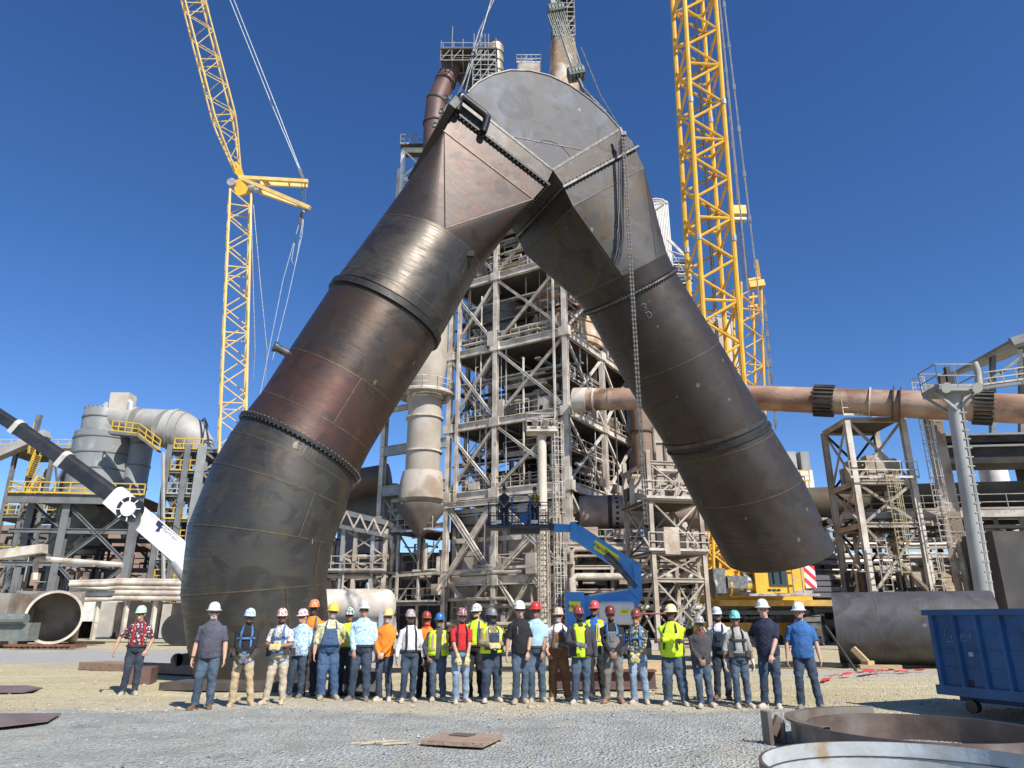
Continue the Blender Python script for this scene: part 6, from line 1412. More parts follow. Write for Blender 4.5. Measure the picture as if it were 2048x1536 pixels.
for nm, lab, x0, x1, y0, Yq in (('red_pipe', 'thin red pipe behind the men left of centre', 770, 830, 1230, 40), ('red_pipe', 'thin red pipe behind the men near the lift', 1230, 1345, 1228, 40)):
    m = B(); m.pipe([P(x0, y0, Yq), P(x1, y0-1, Yq)], .05, 6); m.bar((P(x0, y0, Yq).x, Yq, 0), P(x0, y0, Yq), .08); m.bar((P(x1, y0, Yq).x, Yq, 0), P(x1, y0, Yq), .08); tag(m.out('red_pipe', pm('red_pipe', (.30, .04, .03), (.2, .03, .03), 3, .5), smooth=40), lab, 'pipe')
# blue boom lift
lb_ = pm('lift_blue', (.05, .27, .68), (.04, .22, .58), 1.5, .35, col3=(.10, .16, .22), s3=2, lo3=.66, hi3=.75); ysign = pm('sign_yellow', (.85, .75, .02), rough=.45)
bl = thing('boom_lift', 'blue articulated boom lift with a raised basket holding two men', 'boom lift', PZ(1210, 34, 0))
YL2 = 34
def plate(name, pts, Y, dep, mat): m = B(); m.prism([P(x, y, Y) for x, y in pts], (0, dep, 0)); return m.out(name, mat, bl)
plate('upper_boom', [(1147, 1048), (1160, 1050), (1278, 1128), (1280, 1152), (1266, 1158), (1150, 1080)], 33.8, .42, lb_)
plate('knuckle', [(1141, 1044), (1152, 1043), (1158, 1062), (1152, 1082), (1142, 1078)], 33.7, .6, lb_)
plate('jib', [(1103, 1047), (1146, 1049), (1142, 1063), (1108, 1063)], 33.8, .35, lb_)
plate('link_plate', [(1264, 1128), (1281, 1126), (1284, 1175), (1276, 1198), (1258, 1180), (1270, 1160)], 33.7, .6, lb_)
plate('lower_boom', [(1165, 1192), (1262, 1177), (1284, 1172), (1285, 1195), (1276, 1210), (1262, 1216), (1200, 1222), (1165, 1238)], 33.8, .5, lb_)
plate('turret', [(1133, 1184), (1168, 1184), (1172, 1255), (1134, 1258)], 33.6, 1.3, lb_)
plate('boom_edge', [(1178, 1189), (1262, 1176), (1262, 1179), (1178, 1193)], 33.77, .2, pm('pale_edge', (.55, .55, .52)))
plate('yellow_sign', [(1190, 1079), (1238, 1112), (1237, 1131), (1188, 1097)], 33.78, .015, ysign)
plate('yellow_sign', [(1138, 1203), (1161, 1203), (1161, 1223), (1138, 1223)], 33.585, .012, ysign)
bd = (P(1238, 1121, 33.7)-P(1189, 1088, 33.7)).normalized()
text('HercRentals', 'lettering', P(1213, 1105, 33.76), bd, Z, .27, lblk, bl); text('Herc', 'lettering', P(1149, 1213, 33.57), (1, 0, 0), Z, .27, lblk, bl)
m = B(); m.tube(P(1222, 1118, 33.75), P(1272, 1175, 33.75), .13, n=14); m.tube(P(1212, 1108, 33.85), P(1240, 1138, 33.75), .17, n=14); m.out('lift_cylinder', pm('cyl_dark', (.06, .07, .08), (.12, .12, .13), 4, .4, .3), bl, 30)
m = B()
for px, w_ in ((1232, 1.6),): c_ = P(px, 1226, 33.0); m.box(c_, (1.55, .9, 1.0)); 
bxo = m.out('engine_cover', pm('cover_white', (.66, .66, .65), (.58, .58, .56), 2, .45), bl); bv = bxo.modifiers.new('bevel', 'BEVEL'); bv.width = .16; bv.segments = 4
plate('yellow_sign', [(1240, 1219), (1260, 1219), (1260, 1228), (1240, 1228)], 32.52, .012, ysign); text('Herc', 'lettering', P(1250, 1223.5, 32.5), (1, 0, 0), Z, .12, lblk, bl)
q = PZ(1210, 34, 0)
m = B(); m.box((q.x, 34, .75), (3.6, 1.6, .5)); m.out('chassis', lb_, bl)
for dx_ in (-1.4, 1.4):
    for dy_ in (-1, 1): m = B(); m.tube((q.x+dx_, 34+dy_-.2, .5), (q.x+dx_, 34+dy_+.2, .5), .5, n=24); m.out('wheel', blkp, bl, 30)
BY = 33.2; bf = P(1040, 1050, BY); BF = bf.z
x0, x1 = P(976, 1050, BY).x, P(1098, 1050, BY).x
m = B(); m.box(((x0+x1)/2, BY+.45, BF-.08), (x1-x0, 1.0, .14)); m.box(((x0+x1)/2+.3, BY+.5, BF-.25), (1.4, .5, .2)); m.bar(P(1095, 1053, 33.9), P(1108, 1055, 33.9), .3); m.out('basket_floor', pm('basket_dark', (.03, .045, .07), (.05, .05, .06), 3, .6), bl)
m = B()
cr = [(x0, BY), (x1, BY), (x1, BY+.9), (x0, BY+.9), (x0, BY)]
for h_ in (.12, .55, 1.05): m.pipe([V((x, y, BF+h_)) for x, y in cr], .022, 6)
for x in [x0+(x1-x0)*k/6 for k in range(7)]:
    for y in (BY, BY+.9): m.tube((x, y, BF), (x, y, BF+1.05), .02, n=6)
for k in range(36): x = x0+(x1-x0)*k/36; m.bar((x, BY-.005, BF+.05), (x, BY-.005, BF+.5), .008)
for k in range(5): m.bar((x0, BY-.005, BF+.1*k+.05), (x1, BY-.005, BF+.1*k+.05), .008)
m.out('basket_rail', pm('basket_blue', (.010, .035, .09), (.012, .025, .05), 3, .5), bl, 40)
m = B(); gx = P(1042, 1020, BY).x; m.pipe([V((gx-.42, BY-.03, BF)), V((gx-.42, BY-.03, BF+1.25)), V((gx-.3, BY-.03, BF+1.38)), V((gx+.3, BY-.03, BF+1.38)), V((gx+.42, BY-.03, BF+1.25)), V((gx+.42, BY-.03, BF))], .035, 8); m.box((gx+.1, BY-.02, BF+.3), (.35, .08, .4)); m.out('basket_gate', pm('gate_blue', (.02, .09, .26)), bl, 40)
plate('control_box', [(1035, 1010), (1052, 1010), (1052, 1024), (1035, 1024)], BY-.05, .2, pm('box_grey', (.3, .31, .33)))
plate('white_label', [(990, 1040), (1003, 1040), (1003, 1047), (990, 1047)], BY-.06, .02, white); plate('white_label', [(1062, 1040), (1076, 1040), (1076, 1047), (1062, 1047)], BY-.06, .02, white)
# ---------------- people
def sph(m, c, rx, ry, rz, n=14):
    c = V(c); rs = []
    for k in range(1, n//2+1):
        t = math.pi*k/(n//2+1); rs.append([c+V((rx*math.sin(t)*math.cos(2*math.pi*i/n), ry*math.sin(t)*math.sin(2*math.pi*i/n), -rz*math.cos(t))) for i in range(n)])
    m.rings(rs, True, True)
TOR = [(.84, .135, .105, 0), (.90, .165, .12, .005), (.97, .172, .122, .005), (1.05, .160, .112, 0), (1.14, .155, .110, 0), (1.25, .168, .120, 0), (1.33, .180, .122, .004), (1.385, .176, .108, .008), (1.425, .152, .092, .012), (1.465, .105, .076, .013), (1.50, .068, .062, .012), (1.53, .058, .056, .01)]
def tor(z, g, bl):
    z = max(TOR[0][0], min(TOR[-1][0], z))
    for a, b in zip(TOR[:-1], TOR[1:]):
        if a[0] <= z <= b[0]:
            t = (z-a[0])/(b[0]-a[0]); w_, d_, y = (a[i]+(b[i]-a[i])*t for i in (1, 2, 3)); break
    k = math.exp(-((z-1.08)/.15)**2)*bl
    gg = 1+(g-1)*(1 if z < 1.4 else .5)
    return w_*gg+k*.45, d_*gg+k*.75, y-k*.55
def surf(z, a, g, bl, off):                                   # a in degrees, 0 = front
    w_, d_, y = tor(z, g, bl); t = R(a); sx_, sy_ = math.sin(t), math.cos(t)
    return V(((w_+off)*sx_, y-(d_+off)*sy_, z))
def torso(m, z0, z1, g, bl, off, n=22, extra=0):
    zs_ = [z0+(z1-z0)*k/14 for k in range(15)]
    m.rings([[surf(z, -360*i/n, g, bl, off+extra*max(0, (1.02-z)/.15)) for i in range(n)] for z in zs_][::1], True, True)
def ik(sh, h, pole, l1=.285, l2=.255):
    d = h-sh; L = min(d.length, (l1+l2)*.995); dn = d.normalized(); h = sh+dn*L
    a = (l1*l1-l2*l2+L*L)/(2*L); r_ = math.sqrt(max(0, l1*l1-a*a)); p_ = (pole-dn*pole.dot(dn)).normalized(); return sh+dn*a+p_*r_, h
HT = {'down': (.285, -.03, .83), 'front': (.05, -.235, .93), 'low': (.10, -.20, .88), 'chest': (.065, -.27, 1.10), 'pocket': (.215, -.08, .90), 'cross': (-.15, -.30, 1.17), 'hip': (.22, -.13, .95), 'back': (.2, .12, .95), 'out': (.42, -.05, .92), 'up': (.40, .10, 1.36)}
cloth_tex = bpy.data.textures.new('cloth_folds', 'CLOUDS'); cloth_tex.noise_scale = .11; cloth_tex.noise_depth = 2
def rm(o, vs, disp=0, sm=3):
    r_ = o.modifiers.new('remesh', 'REMESH'); r_.mode = 'VOXEL'; r_.voxel_size = vs; r_.use_smooth_shade = True
    s_ = o.modifiers.new('smooth', 'SMOOTH'); s_.iterations = sm; s_.factor = .5
    if disp: d_ = o.modifiers.new('folds', 'DISPLACE'); d_.texture = cloth_tex; d_.strength = disp; d_.mid_level = .5; d_.texture_coords = 'LOCAL'
def hand(m, wr, d, side, palm_n, curl=.5, s=1.0):
    """palm, four unequal fingers with knuckle bends and a thumb off the side of the palm"""
    d = d.normalized(); n_ = (palm_n-d*palm_n.dot(d)).normalized(); a = d.cross(n_)*side      # a: towards the thumb
    c = wr+d*.045*s; 
    m.rings([[wr+d*t*s + a*x*w_*s + n_*y*.014*s for x, y in ((-1, -.6), (-1, .6), (-.4, 1), (.4, 1), (1, .6), (1, -.6), (.4, -1), (-.4, -1))] for t, w_ in ((-.01, .024), (.02, .034), (.055, .041), (.09, .040))], True, True)
    for k, (o, L) in enumerate(((.030, .072), (.010, .08), (-.010, .075), (-.030, .058))):
        b = wr+d*.085*s+a*o*s; d1 = (d*math.cos(curl*.6)+n_*math.sin(curl*.6)); d2 = (d*math.cos(curl*1.5)+n_*math.sin(curl*1.5)); d3 = (d*math.cos(curl*2.3)+n_*math.sin(curl*2.3))
        p1 = b+d1*L*.45*s; p2 = p1+d2*L*.32*s; p3 = p2+d3*L*.25*s; m.pipe([b-d*.012*s, p1, p2, p3], [.0098*s, .0095*s, .0088*s, .0072*s], 7)
    tb = wr+d*.025*s+a*.03*s; t1 = tb+(d*.7+a*.75+n_*.3).normalized()*.038*s; t2 = t1+(d*.95+a*.25+n_*.45).normalized()*.03*s; m.pipe([tb-a*.012*s, t1, t2], [.0135*s, .0115*s, .009*s], 7)
def cmat(nm, c, c2=None, sc=14, c3=None, rough=.85, lo=.45, hi=.55, s3=22, lo3=.56, hi3=.6):
    return pm('cloth_'+nm, c, c2 or tuple(x*.82 for x in c), sc if c2 else 5, rough, 0, .12, 60, lo=lo, hi=hi, col3=c3, s3=s3, lo3=lo3, hi3=hi3, detail=3)
SK = {'p': (.58, .34, .24), 't': (.46, .26, .17), 'b': (.28, .15, .095), 'd': (.10, .058, .042), 'r': (.56, .28, .2)}
DEN = {'j1': ((.038, .058, .088), (.085, .12, .165)), 'j2': ((.022, .034, .058), (.048, .07, .105)), 'j3': ((.15, .21, .28), (.28, .36, .44)), 'j4': ((.02, .028, .045), (.035, .05, .075)), 'kh': ((.38, .28, .16), (.48, .37, .23)), 'cr': ((.42, .35, .25), (.52, .44, .33)), 'br': ((.16, .075, .03), (.24, .115, .05)), 'gy': ((.13, .12, .105), (.20, .185, .16)), 'ov': ((.035, .075, .15), (.06, .11, .20)), 'bk': ((.012, .012, .015), (.02, .02, .024))}
def person(label, x, y, z0, Htot, rz=0, skin='t', hat=(.8, .8, .78), hat2=None, brim='cap', shirt=None, sleeve='long', tuck=True, pants='j1', arms=('down', 'down'), g=1.0, bl=0.02, gloves=None, glasses='dark', beard=None, boots=(.36, .29, .2), gear=(), stance=.11, hood=None, head=0, und=None, strap=(.05, .05, .06), legs=(0, 0), watch=False, sway=0):
    s = (Htot-.04)/1.80                                        # overall scale
    mats = lambda nm, *a, **k: cmat(nm, *a, **k)
    root_m = B(); sk = pm('skin_'+skin, SK[skin], tuple(c*.86 for c in SK[skin]), 18, .55, 0, .05, 90)
    m = root_m; torso(m, .86, 1.5, g*.94, bl*.9, -.014)
    m.pipe([(0, .012, 1.44), (0, .008, 1.52), (0, -.005, 1.60)], [.075, .066, .062], 14)
    Hm = B(); th_ = R(head)
    HS = 1.1; hc = lambda x_, y_, z_: V(((x_*math.cos(th_)-(y_)*math.sin(th_))*HS, (x_*math.sin(th_)+y_*math.cos(th_))*HS, 1.50+(z_-1.535)*HS))
    sph(m, hc(0, .005, 1.672), .076, .096, .108, 18); sph(m, hc(0, -.022, 1.612), .058, .072, .062, 16); sph(m, hc(0, -.07, 1.585), .026, .026, .022, 10)
    m.rings([[hc(x_*w_, -.082-dd, z_+y_*.004) for x_, y_ in ((-1, 0), (0, 1), (1, 0), (0, -1))] for w_, dd, z_ in ((.008, .004, 1.69), (.011, .02, 1.665), (.016, .033, 1.648), (.012, .012, 1.636))], True, True)
    sph(m, hc(0, -.083, 1.698), .05, .018, .012, 10); sph(m, hc(0, -.088, 1.617), .024, .013, .007, 8); sph(m, hc(0, -.086, 1.606), .021, .013, .008, 8)
    for k in (-1, 1): sph(m, hc(k*.079, .01, 1.665), .011, .02, .032, 10); sph(m, hc(k*.038, -.062, 1.65), .026, .024, .024, 10)
    hip_z = .90; feet = []; sl_m = B(); tr_m = B(); glv_l = []; sg = .012
    sh_w = .178*(1+(g-1)*.6); arm_k = 1+(g-1)*.9
    hands = []; JS = B()
    for side, ps in ((-1, arms[0]), (1, arms[1])):
        hx, hy, hz_2 = HT[ps] if isinstance(ps, str) else ps
        # belly pushes the hands out
        w_, d_, yy = tor(max(.9, hz_2), g, bl)
        t = V((side*hx, hy, hz_2)); 
        if abs(hx) < .18: t.y = min(t.y, yy-d_-(.12 if ps == 'cross' else .085))
        elif ps in ('down',): t.x = side*max(abs(t.x), w_+.085)
        sh = V((side*sh_w, .01, 1.375)); el, wr = ik(sh, t, V((side*.8, -.1, -.7)) if ps == 'cross' else V((side*.9, .55, -.3)) if ps != 'up' else V((side*.3, .3, -1)))
        m.pipe([sh-V((side*.03, 0, -.01)), sh, sh.lerp(el, .3), sh.lerp(el, .75), el, el.lerp(wr, .25), el.lerp(wr, .8), wr], [r_*arm_k for r_ in (.032, .038, .042, .044, .042, .043, .032, .028)], 12)
        pn = V((-side, 0, 0)) if ps in ('down', 'out') else V((-side*.3, .8, -.2))
        dh = (wr-el).normalized(); dh = (dh+V((0, 0, -.5))).normalized() if ps in ('down', 'low', 'out') else (dh+V((-side*.4, 0, -.1))).normalized()
        hands.append((wr, dh))
        if ps not in ('back',):
            hand(m, wr, dh, side, pn, .55 if ps in ('down', 'out') else .8, 1.05)
            if gloves and ps != 'pocket': glove_m = B(); glv_l.append(glove_m); hand(glove_m, wr, dh, side, pn, .6, 1.32); glove_m.pipe([wr-dh*.05, wr+dh*.02], [.043, .036], 12)
        if 'armsleeve' in gear: JS.pipe([sh-V((side*.06, 0, .02)), sh, sh.lerp(el, .4), el, el.lerp(wr, .35), el.lerp(wr, .96)], [r_*arm_k for r_ in (.06, .074, .072, .066, .062, .050)], 14)
        if sleeve == 'long': sl_m.pipe([sh-V((side*.04, 0, -.005)), sh, sh.lerp(el, .4), el, el.lerp(wr, .35), el.lerp(wr, .94)], [r_*arm_k for r_ in (.054, .060, .060, .056, .054, .041)], 14)
        elif sleeve == 'roll': sl_m.pipe([sh-V((side*.04, 0, -.005)), sh, sh.lerp(el, .5), el, el.lerp(wr, .25)], [r_*arm_k for r_ in (.054, .060, .060, .057, .056)], 14)
        elif sleeve == 'short': sl_m.pipe([sh-V((side*.04, 0, -.005)), sh, sh.lerp(el, .45), sh.lerp(el, .82)], [r_*arm_k for r_ in (.054, .061, .065, .067)], 14)
    js_m = JS
    hem = .98 if tuck else .855
    top_m = B(); torso(top_m, hem, 1.50, g, bl, .017 if tuck else .022, extra=0 if tuck else .014)
    top_m.add(sl_m.v, [f for f in sl_m.f])
    top_m.lathe((0, .015, 1.455), [(.084, -.02), (.078, .055), (.066, .057), (.066, -.02)], 18)
    # legs
    for side, fo in ((-1, legs[0]), (1, legs[1])):
        fx = side*stance; kn = V((side*(.085+stance)*.53, -.02+fo*.5, .50)); an = V((fx, .01+fo, .085)); hp_ = V((side*.088, 0, .88))
        m.pipe([hp_, hp_.lerp(kn, .5), kn, kn.lerp(an, .35), an], [.078, .065, .048, .048, .034], 10)
        gg = 1+(g-1)*.8; wd_ = 1.16 if 'baggy' in gear else 1.0
        tr_m.pipe([V((side*.075, .005, .96)), hp_, hp_.lerp(kn, .5), kn, kn.lerp(an, .4), an.lerp(kn, .12), an-Z*.01], [.092*gg, .102*gg, .094*gg*wd_, .075*gg*wd_, .074*gg*wd_, .068*wd_, .072*wd_], 16)
        fr = B(); yaw = side*.30; fd = V((math.sin(yaw), -math.cos(yaw), 0)); fs = V((fd.y, -fd.x, 0))*-1
        prof = [(-.085, .035, .10), (-.06, .042, .13), (0, .043, .13), (.06, .045, .095), (.12, .050, .075), (.17, .044, .062), (.195, .022, .045)]
        fr.rings([[V((an.x, an.y, 0))+fd*t+fs*w_*cx_+Z*(zz_*h_+.005) for cx_, zz_ in ((-1, .0), (-1, .45), (-.75, .85), (0, 1), (.75, .85), (1, .45), (1, .0), (0, 0))] for t, w_, h_ in prof], True, True)
        fr.pipe([V((an.x, an.y, .08)), V((an.x, an.y, .20))], [.048, .050], 12); feet.append(fr)
    tz = .985 if 'bib' not in gear else 1.02
    torso(tr_m, .87, (tz+.03) if tuck else .93, g, bl, .022 if tuck else .006)
    root_m.v = [(a+sway*math.sin(min(1, max(0, c/.95))*math.pi/2)*(1 if c < 1.2 else max(.3, 1-(c-1.2)*1.2)), b, c) for a, b, c in root_m.v]
    body = root_m.out('person', sk, smooth=60); rm(body, .0105*s, 0, 2)
    body.location = (x, y, z0); body.rotation_euler = (0, 0, rz); body.scale = (s, s, s)
    tag(body, label, 'person', None)
    SW = lambda z_: sway*math.sin(min(1, max(0, z_/.95))*math.pi/2)*(1 if z_ < 1.2 else max(.3, 1-(z_-1.2)*1.2))
    def kid(mm, nm, mat, sm=40):
        mm.v = [(a+SW(c), b, c) for a, b, c in mm.v]
        return mm.out(nm, mat, body, sm, local=True) if mm.v else None
    o = kid(top_m, 'shirt', shirt); rm(o, .0135*s, .030, 2)
    pc = DEN[pants]; pmn = pm('cloth_trousers_'+pants, pc[0], pc[1], 3.2, .85, 0, .12, 60, lo=.4, hi=.62, detail=5)
    o = kid(tr_m, 'trousers', pmn); rm(o, .0135*s, .042, 2)
    bmat_ = pm('boot_%d%d' % (int(boots[0]*100), int(boots[2]*100)), boots, tuple(c*.7 for c in boots), 20, .7)
    for fr in feet: o = kid(fr, 'boot', bmat_, 60)
    for glove_m in glv_l: o = kid(glove_m, 'glove', gloves); rm(o, .009*s, 0, 1)
    # hard hat
    hm = B(); n = 28; rs = []; oval = lambda r_, z_, fx_=0: [hc((r_*.94)*math.sin(2*math.pi*i/n), -(r_*1.14)*math.cos(2*math.pi*i/n)-fx_*max(0, math.cos(2*math.pi*i/n))**2*1.0+.004, z_-fx_*.25*max(0, math.cos(2*math.pi*i/n))) for i in range(n)]
    bw = .032 if brim == 'full' else .004
    for r_, z_, fx_ in ((.096, 1.716, .0), (.102+bw, 1.708, .045 if brim == 'cap' else .016), (.105+bw, 1.714, .045 if brim == 'cap' else .016), (.104, 1.722, 0), (.101, 1.752, 0), (.090, 1.795, 0), (.068, 1.826, 0), (.038, 1.842, 0), (.010, 1.846, 0)): rs.append(oval(r_, z_, fx_))
    hm.rings(rs, True, True)
    hmat = pm('hat_%d_%d_%d' % tuple(int(c*99) for c in hat)+('_s%d' % int(hat2[0]*9+hat2[1]*90) if hat2 else ''), hat, hat2 or tuple(c*.9 for c in hat), 26 if hat2 else 4, .3, .35 if hat == (.25, .25, .24) else 0, lo=.5, hi=.56, detail=2)
    kid(hm, 'hard_hat', hmat, 50)
    rdg = B(); 
    for k in (-1, 0, 1): rdg.pipe([hc(k*.03, .105, 1.76), hc(k*.028, .07, 1.815), hc(k*.022, 0, 1.843), hc(k*.028, -.07, 1.815), hc(k*.03, -.107, 1.765)], .007, 6)
    kid(rdg, 'hat_ridges', hmat, 60)
    if glasses:
        gm = B(); nn = 10; f_ = lambda i, z_, r_: hc((.079+r_)*math.sin(R(-78+156*i/nn)), -.006-(.092+r_)*math.cos(R(-78+156*i/nn)), z_)
        for i in range(nn):
            if i in (4, 5) and glasses != 'dark': pass
            zt, zb_ = 1.686, 1.658 + (.012 if i in (4, 5) else 0)+(.012 if i in (0, 9) else 0)
            gm.add([f_(i, zb_, .006), f_(i+1, zb_, .006), f_(i+1, zt, .01), f_(i, zt, .01), f_(i, zb_, .001), f_(i+1, zb_, .001), f_(i+1, zt, .004), f_(i, zt, .004)], [(0, 1, 2, 3), (4, 7, 6, 5), (3, 2, 6, 7), (0, 4, 5, 1)])
        if glasses == 'clear':
            em = B()
            for k in (-1, 1): sph(em, hc(k*.031, -.086, 1.672), .013, .006, .006, 8); em.tube(hc(k*.031-.02, -.095, 1.672), hc(k*.031+.02, -.095, 1.672), .003, n=5)
            kid(em, 'eyes', blk, 60); gm = B()
            for k in (-1, 1): gm.pipe([hc(k*.034+.026*math.cos(t), -.1, 1.67+.019*math.sin(t)) for t in [math.pi*2*q_/12 for q_ in range(13)]], .0022, 4); gm.pipe([hc(k*.06, -.098, 1.676), hc(k*.082, .0, 1.676)], .003, 4)
        kid(gm, 'safety_glasses', {'dark': pm('lens_dark', (.012, .012, .014), rough=.12, spec=.8), 'clear': pm('lens_frame', (.12, .12, .13), rough=.3), 'red': pm('lens_red', (.28, .05, .03), rough=.15)}[glasses], 50)
    if beard:
        bm_ = B(); sph(bm_, hc(0, -.028, 1.588), .064, .072, .050, 16); sph(bm_, hc(0, -.092, 1.628), .034, .014, .009, 10)
        o = kid(bm_, 'beard', pm('beard_%d' % int(beard[0]*100), beard, tuple(c*.6 for c in beard), 40, .9), 60); rm(o, .008*s, .008, 1)
        lm = B(); sph(lm, hc(0, -.104, 1.612), .020, .006, .005, 8); kid(lm, 'mouth', pm('lips', (.30, .12, .10)), 60)
    hr = B(); sph(hr, hc(0, .03, 1.69), .079, .080, .055, 16); kid(hr, 'hair', pm('hair_dark', (.03, .022, .018), (.06, .045, .035), 30, .8), 60)
    if hood: 
        hd_ = B(); sph(hd_, hc(0, .035, 1.64), .102, .098, .125, 18); hd_.lathe((0, .01, 1.50), [(.10, -.06), (.088, .03), (.072, .08)], 18); sph(hd_, hc(0, -.045, 1.585), .072, .066, .045, 14)
        o = kid(hd_, 'hood', hood, 60); rm(o, .010*s, .012, 1)
    # straps and shells laid on the torso
    def ribbon(pts, w_, th2=.008):
        r_ = B()
        for a_, b_ in zip(pts[:-1], pts[1:]):
            mid = (a_+b_)/2; up_ = V((mid.x, mid.y-tor(mid.z, g, bl)[2], 0)); up_ = up_.normalized() if up_.length > .01 else V((0, -1, 0)); r_.bar(a_-(b_-a_)*.06, b_+(b_-a_)*.06, w_, th2, up_)
        return r_
    S_ = lambda z, a, off=.042: surf(z, a, g, bl, off)
    def over(a0, zlo, w_, mat, nm='strap', xsh=.085, off=.040, both=True):
        for k in (-1, 1):
            pts = [S_(zlo+(1.40-zlo)*t/6, k*(a0+(28-a0)*t/6), off) for t in range(7)] + [V((k*xsh, -.05, 1.478)), V((k*xsh, .01, 1.497)), V((k*xsh, .07, 1.478)), S_(1.38, k*150, off)] + [S_(1.38-.38*t/4, k*(150+28*t/4), off) for t in range(1, 5)]
            kid(ribbon(pts, w_), nm, mat, 0)
    def hoopz(z, w_, mat, nm, off=.036, a0=-180, a1=180): kid(ribbon([S_(z, a0+(a1-a0)*t/24, off) for t in range(25)], w_), nm, mat, 0)
    stm = pm('strap_%d_%d' % (int(strap[0]*99), int(strap[2]*99)), strap, tuple(c*.7 for c in strap), 9, .8)
    if tuck and 'bib' not in gear: hoopz(.995, .038, pm('belt_leather', (.045, .025, .018), (.03, .02, .015), 8, .6), 'belt', .030)
    if 'suspenders' in gear: over(32, 1.0, .042, stm, 'suspender')
    if 'bib' in gear:
        bb = B(); rs = []
        for k in range(9): z_ = 1.0+.335*k/8; ww = 50-26*(k/8)**1.3; rs.append([S_(z_, -ww+2*ww*i/10, .046) for i in range(11)])
        bb.add([p for r2 in rs for p in r2], [(j*11+i, j*11+i+1, (j+1)*11+i+1, (j+1)*11+i) for j in range(8) for i in range(10)])
        o = kid(bb, 'bib', pmn, 60); sd_ = o.modifiers.new('thick', 'SOLIDIFY'); sd_.thickness = .008; over(22, 1.30, .036, stm if 'bibstrap' in gear else pmn, 'overall_strap', off=.046)
        pk = B(); pk.add([S_(1.26, -11, .056), S_(1.26, 11, .056), S_(1.15, 11, .056), S_(1.15, -11, .056)], [(0, 1, 2, 3)]); o = kid(pk, 'bib_pocket', pmn, 0); sd_ = o.modifiers.new('thick', 'SOLIDIFY'); sd_.thickness = .006
        bt = B(); 
        for k in (-1, 1): bt.tube(S_(1.30, k*21, .054), S_(1.30, k*21, .062), .012, n=8)
        kid(bt, 'buckles', galv, 0)
    if 'harness' in gear:
        over(30, 1.06, .045, stm, 'harness_strap'); hoopz(1.26, .035, stm, 'chest_strap', .042, -60, 60); hoopz(.985, .055, stm, 'harness_belt', .040)
        for k in (-1, 1):
            lp_ = [V((k*.095+.105*math.cos(t), .105*math.sin(t), .80+.05*k*math.cos(t))) for t in [2*math.pi*q_/14 for q_ in range(15)]]; kid(ribbon(lp_, .035), 'leg_strap', stm, 0)
        pm_ = pm('pouch_black', (.03, .028, .026), (.07, .06, .05), 8, .7)
        for k in (-1, 1):
            for c3, d3, n3 in ((S_(1.27, k*28, .05), (.05, .02, .04), 'buckle'), (S_(1.0, k*50, .06), (.10, .06, .12), 'pouch'), (S_(.98, k*100, .08), (.06, .12, .16), 'pouch')): br2 = B(); br2.box(c3, d3); kid(br2, n3, pm_, 0)
    if 'vest' in gear or 'jacket' in gear:
        vm = und; gap = 16 if 'vest' in gear else 24; zb_ = .93 if 'vest' in gear else .87; off = .038 if 'vest' in gear else .046
        vv = B(); rs = []
        for k in range(13):
            z_ = zb_+(1.46-zb_)*k/12; gp_ = gap+(12 if z_ > 1.38 else 0); rs.append([S_(z_, gp_+(360-2*gp_)*i/28, off+(.012 if z_ < 1 else 0)) for i in range(29)])
        vv.add([p for r2 in rs for p in r2], [(j*29+i, j*29+i+1, (j+1)*29+i+1, (j+1)*29+i) for j in range(12) for i in range(28)])
        if 'jacket' in gear:
            jb = B(); jb.add(js_m.v, js_m.f); o = kid(jb, 'jacket_sleeves', vm, 60); rm(o, .0135*s, .022, 2)
        if 'jacket' in gear: vv.lathe((0, .015, 1.46), [(.12, -.03), (.095, .05), (.085, .05)], 18, cap=False)
        o = kid(vv, 'vest' if 'vest' in gear else 'jacket', vm, 60); sd_ = o.modifiers.new('thick', 'SOLIDIFY'); sd_.thickness = .012
        if 'vest' in gear:
            rf_ = pm('reflective_band', (.50, .47, .44), (.60, .30, .15), 3, .4); hoopz(1.08, .05, rf_, 'reflective_band', off+.012, gap+2, 358-gap)
            for k in (-1, 1): kid(ribbon([S_(1.08+.30*t/5, k*(32), off+.012) for t in range(6)], .05), 'reflective_band', rf_, 0)
    if 'collar' in gear:
        cl_ = B()
        for k in (-1, 1): cl_.prism([V((0, -.075, 1.462)), V((k*.075, -.035, 1.50)), V((k*.085, -.055, 1.465)), V((k*.04, -.105, 1.425))], (0, -.008, 0))
        kid(cl_, 'collar', shirt, 0); pk = B(); 
        for t in range(5): pk.tube(S_(1.36-.09*t, 0, .022), S_(1.36-.09*t, 0, .027), .006, n=6)
        kid(pk, 'buttons', galv, 0)
    if watch:
        wr, dh = hands[0 if watch < 0 else 1]; wm = B(); wm.tube(wr-dh*.02, wr-dh*.045, .033, n=14); kid(wm, 'wristwatch', blk, 40)
    if 'redcollar' in gear:
        cl_ = B()
        for k in (-1, 1): cl_.prism([V((0, -.098, 1.40)), V((k*.05, -.085, 1.50)), V((k*.082, -.07, 1.48))], (0, -.016, 0))
        kid(cl_, 'collar', redc, 0)
    if 'logo' in gear: lg2 = B(); lg2.bar(S_(1.34, -22, .022), S_(1.22, -24, .022), .012, .004); lg2.bar(S_(1.35, -24, .022), S_(1.32, -20, .022), .03, .004); kid(lg2, 'shirt_mark', pm('mark_cream', (.55, .45, .35)), 0)
    return body
